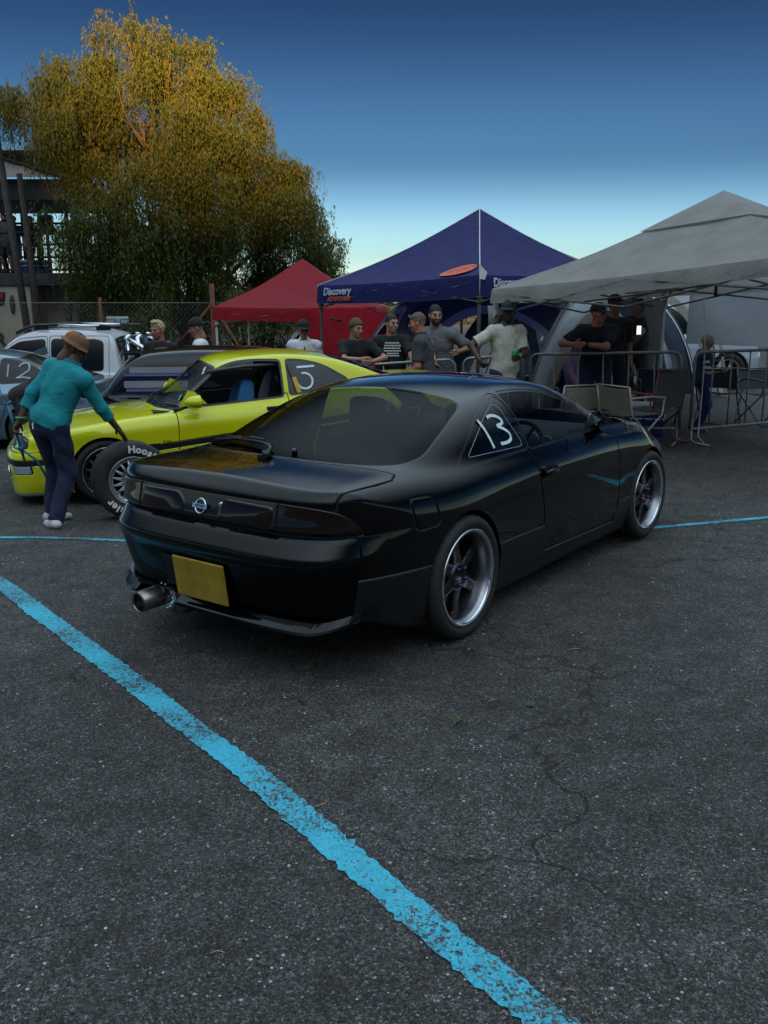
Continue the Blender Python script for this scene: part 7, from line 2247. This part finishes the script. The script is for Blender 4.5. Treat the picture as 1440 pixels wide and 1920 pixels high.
lobes = [(-.8, -.2, 8.9, 1.15, .85), (.6, 0, 8.6, 1.15, .9), (-2.1, .1, 8.3, 1.1, .9), (1.7, .2, 7.7, 1.1, .9), (-3.0, .2, 7.6, 1.15, .95), (-.1, -.9, 7.4, 1.3, 1.0), (-1.6, -.8, 6.9, 1.25, 1.0), (2.5, .0, 6.3, 1.15, .95),
         (1.2, -.9, 6.2, 1.25, 1.0), (-3.5, .5, 7.7, .85, .7), (-1.5, -1.0, 3.3, .75, .8), (0, -1.9, 3.6, 1.0, .8), (-.9, -1.8, 4.2, 1.0, .8), (1.1, -1.7, 3.7, 1.0, .8), (.4, -2.0, 2.3, .9, .7), (1.9, -1.4, 2.6, .9, .7), (3.3, -.4, 2.4, .8, .7), (-1.6, -.9, 5.4, .95, 1.0), (3.1, .2, 4.9, 1.1, 1.0), (.2, -1.5, 5.0, 1.3, 1.0), (2.1, -.9, 4.4, 1.2, 1.0), (-1.2, -1.4, 4.1, 1.25, 1.0), (3.45, .4, 3.4, .95, 1.0),
         (1.0, -1.3, 3.0, 1.1, .9), (-1.1, -1.2, 2.9, .9, .9), (-.3, 1.2, 6.2, 1.5, 1.2), (-1.8, 1.3, 6.5, 1.05, 1.0), (1.8, 1.3, 5.2, 1.4, 1.1), (2.4, .2, 2.7, 1.0, .8), (3.5, -.2, 4.6, .95, .9), (3.0, .3, 5.7, .8, .8), (-.4, -1.2, 2.5, .9, .7)]
lobes = [(x * .96 - .30, y, z * .905 + .12, rx * .95, rz) for x, y, z, rx, rz in lobes]
pepper_tree('large pepper tree with drooping foliage, its top lit gold by the low sun', (-5.4, 24.5, tz), lobes, M['leaf'], 3, 50, 12, 17, 1.25, .11, .20)
pepper_tree('smaller pale green pepper tree behind the red gazebo', (-4.2, 31.0, float(gz(-4, 31))), [(0, 0, 4.4, 1.5, 1.1), (1.5, 0, 3.6, 1.2, 1.0), (-1.5, 0, 3.9, 1.4, 1.1), (.6, -.5, 2.6, 1.3, 1.0), (2.3, .1, 2.5, 1.0, .9), (-1.2, -.6, 2.4, 1.3, 1.0), (1.8, 0, 4.5, .9, .7)], M['leaf_dark'], 4, 30, 9, 9, .9, .16, .2)

def bush(label, base, rx, h, seed, mat):
    r = np.random.default_rng(seed); t = empty('bush', base, 0, label, 'bush', 'bushes behind the fence')
    W = MB(); C = []
    for k in range(9):
        a = r.uniform(0, 6.28); e = (rx * .7 * math.cos(a), rx * .4 * math.sin(a), h * r.uniform(.5, .95)); limb(W, (0, 0, 0), e, .05, .012, r)
    n = int(60 * rx * h); d = r.uniform(-1, 1, (n, 3)); C = np.stack([d[:, 0] * rx, d[:, 1] * rx * .5, (d[:, 2] * .5 + .5) * h * (1 - .5 * d[:, 0] ** 2)], 1)
    W.build('stem', M['bark'], t); leafy('foliage', strands(C, r, 7, 6, .45, .12, .5), mat, t)
bush('dark green bush behind the blond man', (-6.2, 27.0, -.75), 1.7, 2.4, 21, M['leaf_dark'])
bush('dark bush behind the fence post and white t-shirt', (-4.2, 27.5, -.75), 1.8, 2.5, 22, M['leaf_dark'])
bush('green bush under the red gazebo roof', (-2.1, 27.5, -.75), 1.8, 2.3, 23, M['leaf_dark'])

def tree_line():
    r = np.random.default_rng(31); C = []
    for x in np.arange(-60, 90, 1.1):
        h = 2.0 + .8 * math.sin(x * .21) + r.uniform(0, .9); n = 26
        C.append(np.stack([x + r.normal(size=n) * .8, 75 + r.normal(size=n) * 1.2, -.8 + r.uniform(0, 1, n) ** .7 * h], 1))
    Q = strands(np.concatenate(C), r, 3, 4, .8, .5, .5); V = Q.reshape(-1, 3)
    o = link('tree_line', tri_mesh('tree_line', V, np.arange(len(V)).reshape(-1, 4), smooth=False), M['leaf_dark']); o['kind'] = 'stuff'; o['label'] = 'far belt of dark trees along the horizon'
tree_line()

# ---------------------------------------------------------------- the two-storey clubhouse at the left
def plaster(name, c, c2):
    m, nt, b = new_mat(name); L = nt.links.new; co = coords(nt)
    n = N_(nt, 'ShaderNodeTexNoise', i_Scale=1.2, i_Detail=8.0, i_Roughness=.7); L(co, n.inputs['Vector'])
    L(ramp(nt, n.outputs[0], [(.3, c2), (.6, c)]), b.inputs['Base Color']); b.inputs['Roughness'].default_value = .9
    n2 = N_(nt, 'ShaderNodeTexNoise', i_Scale=25.0, i_Detail=5.0); L(co, n2.inputs['Vector'])
    bp = N_(nt, 'ShaderNodeBump', i_Strength=.3, i_Distance=.02); L(n2.outputs[0], bp.inputs['Height']); L(bp.outputs[0], b.inputs['Normal']); return m
M['plaster'] = plaster('plaster', (.42, .37, .28), (.30, .26, .19)); M['plaster_lit'] = plaster('plaster_lit_copy', (.50, .46, .36), (.42, .38, .29))  # second one is a paler copy, lit look put into its colour
M['timber'] = simple('dark_timber', (.055, .045, .04), .8, var=.35, scale=8, bump=.5, bscale=30)
M['slab'] = simple('slab', (.05, .05, .052), .85, var=.4, scale=3)
M['iron'] = simple('corrugated_iron', (.52, .53, .54), .55, .3, var=.25, scale=2)
M['black_steel'] = simple('black_steel', (.012, .012, .013), .6)
M['rust'] = simple('rusty_steel', (.16, .055, .03), .85, var=.5, scale=14)
M['sign_red'] = simple('sign_red', (.26, .02, .02), .7, var=.3); M['sign_black'] = simple('sign_black', (.015, .015, .016), .7); M['sign_board'] = simple('sign_board', (.48, .58, .52), .6); M['sign_green'] = simple('sign_green', (.01, .10, .08), .6)
bz = float(gz(-10, 28.0))
cl = empty('clubhouse', (0, 0, 0), 0, 'two-storey clubhouse with iron roof and open balcony at the left edge', 'building')
def part(name, mat, *boxes):
    m = MB()
    for c, d in boxes: m.box(c, d)
    return m.build(name, mat, cl)
def span(x0, x1, y0, y1, z0, z1): return (((x0 + x1) / 2, (y0 + y1) / 2, (z0 + z1) / 2), (x1 - x0, y1 - y0, z1 - z0))
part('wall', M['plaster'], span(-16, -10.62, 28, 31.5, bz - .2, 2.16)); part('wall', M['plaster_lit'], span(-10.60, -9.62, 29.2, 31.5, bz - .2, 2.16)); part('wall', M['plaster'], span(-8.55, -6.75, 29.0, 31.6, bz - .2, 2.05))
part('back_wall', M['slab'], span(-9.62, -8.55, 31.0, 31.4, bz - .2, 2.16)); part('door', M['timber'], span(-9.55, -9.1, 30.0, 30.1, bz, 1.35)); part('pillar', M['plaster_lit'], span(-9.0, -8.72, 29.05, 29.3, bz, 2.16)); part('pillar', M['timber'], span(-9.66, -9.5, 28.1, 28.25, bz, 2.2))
part('floor_slab', M['slab'], span(-16, -7.4, 27.95, 32, 2.18, 2.54))
# roof: dark soffit and corrugated fascia sheets stepping down to the right
part('soffit', M['black_steel'], span(-16, -9.05, 28.0, 32.2, 4.62, 5.20))
part('roof', M['iron'], span(-16, -9.0, 27.6, 32.5, 5.93, 5.97))
for k in range(9):
    x0 = -15.4 + k * .72; n = 36; vs = []
    for i in range(n + 1):
        x = x0 + .71 * i / n; zt = 6.05 - max(0, (x + 12.1)) * .31; y = 27.78 + .018 * math.sin(i / n * 2 * PI * 9)
        vs += [(x, y, 5.22), (x, y, zt)]
    MB().add(vs, [(2 * i, 2 * i + 2, 2 * i + 3, 2 * i + 1) for i in range(n)], True).build('fascia_sheet', M['iron'], cl)
m = MB(); m.tube([(-13, 27.72, 6.36), (-12.1, 27.72, 6.09), (-9.0, 27.72, 5.12)], .05, 6); m.build('roof_edge', M['black_steel'], cl)
# balcony back frame, posts, railing
for x in (-11.9, -11.35, -10.45, -9.95, -9.40, -8.85, -8.3): part('window_post', M['black_steel'], span(x - .05, x + .05, 31.2, 31.3, 2.54, 4.62))
for z in (2.75, 3.15, 3.55, 4.22): part('window_rail', M['black_steel'], span(-16, -8.0, 31.18, 31.26, z - .035, z + .035))
for x in (-10.0, -9.2): part('balcony_post', M['black_steel'], span(x - .04, x + .04, 28.05, 28.13, 2.54, 4.65))
m = MB(); m.tube([(-16, 28.02, 3.70), (-7.5, 28.02, 3.70)], .03, 6); m.build('handrail', M['black_steel'], cl)
m = MB(); m.tube([(-16, 28.02, 2.62), (-7.5, 28.02, 2.62)], .02, 6); m.build('bottom_rail', M['black_steel'], cl)
src = None
for k in range(36):
    x = -12.6 + k * .14
    if src is None: src = u = MB().tube([(0, 0, 2.62), (0, 0, 3.70)], .010, 5).build('baluster', M['black_steel'], cl)
    else: u = src.copy(); col.objects.link(u); u.parent = cl
    u.location = (x, 28.02, 0)
# painted sign on the wall: black block with red bars, and letters below
def wall_poly(name, poly, mat, y):
    vs = [(-12 + (px) * .01665, y, 1.668 + (568 - py) * .01665) for px, py in poly]
    MB().add(vs, [tuple(range(len(vs)))]).build(name, mat, cl)
wall_poly('painted_sign', [(-30, 549), (38, 549), (37, 560), (34, 572), (22, 574), (18, 590), (10, 596), (8, 606), (-30, 606)], M['sign_black'], 27.985)
wall_poly('painted_sign', [(-30, 552), (35, 551), (33, 561), (-30, 563)], M['sign_red'], 27.975); wall_poly('painted_sign', [(-30, 570), (14, 568), (12, 588), (4, 596), (-30, 598)], M['sign_red'], 27.975)
wall_poly('painted_bar', [(0, 564), (4, 564), (4, 592), (0, 592)], M['sign_black'], 27.965)
text_obj('wall_lettering', 'ER', .62, M['sign_black'], cl, frame((-11.8, 27.97, .55), (1, 0, 0), (0, 0, 1)), .002, bold=.02)
m = MB(); m.lathe([(0, -.01), (.19, -.01), (.19, .02)], 20, 'y', (0, 0, 0)); o = m.build('wall_plate', M['timber'], cl); o.location = (-11.18, 27.98, 1.62); o.scale = (.42, 1, 1.5)
# leaning timber poles in front
for lab, a, b, r_ in (('leaning dark timber pole in front of the clubhouse balcony', (-9.12, 24.0), (-9.62, 24.0, 5.9), .095), ('upright dark timber pole beside the leaning one', (-8.92, 24.2), (-9.2, 24.2, 4.85), .085)):
    o = MB().tube([(a[0], a[1], float(gz(*a)) - .1), b], [r_ * 1.1, r_ * .85], 10).build('timber_pole', M['timber']); tag(o, lab, 'pole')

# ---------------------------------------------------------------- chain-link fence, sign
fy = 21.0; fx0, fx1 = -9.4, -3.55; fz = float(gz(-6, fy))
fe = empty('chain_link_fence', (0, 0, 0), 0, 'chain-link fence on rusty posts in front of the clubhouse and tree', 'fence')
m = MB(); s_ = .075; H_ = 2.35
for d in (-1, 1):
    k = fx0 - H_
    while k < fx1 + H_:
        pts = []
        for q in range(2):
            z = q * H_; x = k + d * (z - (H_ if d < 0 else 0)) if d > 0 else k + (H_ - z)
            pts.append((x, z))
        (xa, za), (xb, zb) = pts
        # clip to the fence
        def clip(xa, za, xb, zb):
            if xa > xb: xa, za, xb, zb = xb, zb, xa, za
            if xb < fx0 or xa > fx1: return None
            if xa < fx0: za += (zb - za) * (fx0 - xa) / (xb - xa); xa = fx0
            if xb > fx1: zb = za + (zb - za) * (fx1 - xa) / (xb - xa); xb = fx1
            return xa, za, xb, zb
        c_ = clip(xa, za, xb, zb)
        if c_: m.tube([(c_[0], fy + d * .004, fz + c_[1]), (c_[2], fy + d * .004, fz + c_[3])], .0015, 3, cap=False)
        k += s_ * 1.414
o = m.build('wire_mesh', M['galv'], fe); o['kind'] = 'stuff'
for x, mt, hh in ((-9.35, 'rust', 2.3), (-6.42, 'rust', 2.45), (-3.88, 'rust', 2.75)): MB().tube([(x, fy + .03, fz), (x, fy + .03, fz + hh)], .055 if x > -4 else .04, 8).build('post', M[mt], fe)
for z in (.05, 1.2, 2.33): MB().tube([(fx0, fy + .02, fz + z), (fx1, fy + .02, fz + z)], .006, 5).build('strand_wire', M['galv'], fe)
MB().tube([(-3.88, fy, fz + 2.3), (-2.6, fy - .1, fz + .2)], .035, 6).build('brace', M['rust'], fe); MB().tube([(-3.88, fy, fz + 2.3), (-4.7, fy - .05, fz + 1.4)], .03, 6).build('brace', M['rust'], fe)
sg = empty('toilets_sign', (0, 0, 0), 0, 'pale board reading TOILETS hung on the fence', 'sign')
MB().rbox((-6.03, fy - .04, 1.27), (.50, .012, .205), .004).build('board', M['sign_board'], sg)
text_obj('lettering', 'TOILETS', .135, M['sign_green'], sg, frame((-6.03, fy - .049, 1.267), (1, 0, 0), (0, 0, 1)), .001, bold=.003)

# ---------------------------------------------------------------- spectators and gear on the balcony
def balc(label, px, y, **kw):
    x = (px - 720) / 1700 * (y * .975 + .3); person(label, (x, y, 2.545), kw.pop('h', PI), res=.03, group='spectators on the balcony', **kw)
balc('person in red shirt and dark shorts at the balcony rail', 9, 28.5, H=1.86, shirt=(.22, .010, .015), pants=(.02, .02, .025), leg='short', skin='tan', head=(.2, .1, 0))
balc('person in grey t-shirt holding a phone to the face on the balcony', 29, 28.4, H=1.74, shirt=(.07, .085, .095), pants=(.012, .012, .015), leg='short', skin='fair', head=(.3, .1, 0), hands=((.10, .28, 1.28), (.14, .22, 1.46)), hem=.08, build=1.1, beard=(.03, .02, .015))
balc('person in jeans and dark top behind the pole on the balcony', 46, 28.8, H=1.70, shirt=(.02, .02, .03), pants=(.02, .04, .10), skin='tan', head=(-.4, .1, 0))
balc('dark-haired person at the back of the balcony', 33, 29.6, H=1.80, shirt=(.01, .01, .012), pants=(.01, .01, .012), skin='tan', head=(.5, 0, 0))
balc('person in black bending over the balcony rail', 84, 28.5, H=1.74, lean=.55, shirt=(.008, .008, .010), pants=(.01, .01, .012), skin='tan', head=(.3, .2, 0), cap=(.01, .01, .01))
cool_box('blue cool box with white lid left of the pole on the balcony', (-10.95, 28.6, 2.545), 0, (.42, .34, .40), (M['cooler_blue'], M['cooler_white'])); cool_box('larger blue cool box right of the pole on the balcony', (-10.5, 28.7, 2.545), 0, (.6, .38, .40), (M['cooler_blue'], M['cooler_white']))
sp_ = empty('loudspeaker', (-10.28, 28.9, 2.545), .2, 'black loudspeaker on a stand on the balcony', 'speaker'); MB().rbox((0, 0, 1.45), (.34, .32, .58), .03).build('cabinet', M['black_steel'], sp_); MB().tube([(0, 0, 0), (0, 0, 1.17)], .02, 6).build('stand', M['black_steel'], sp_)
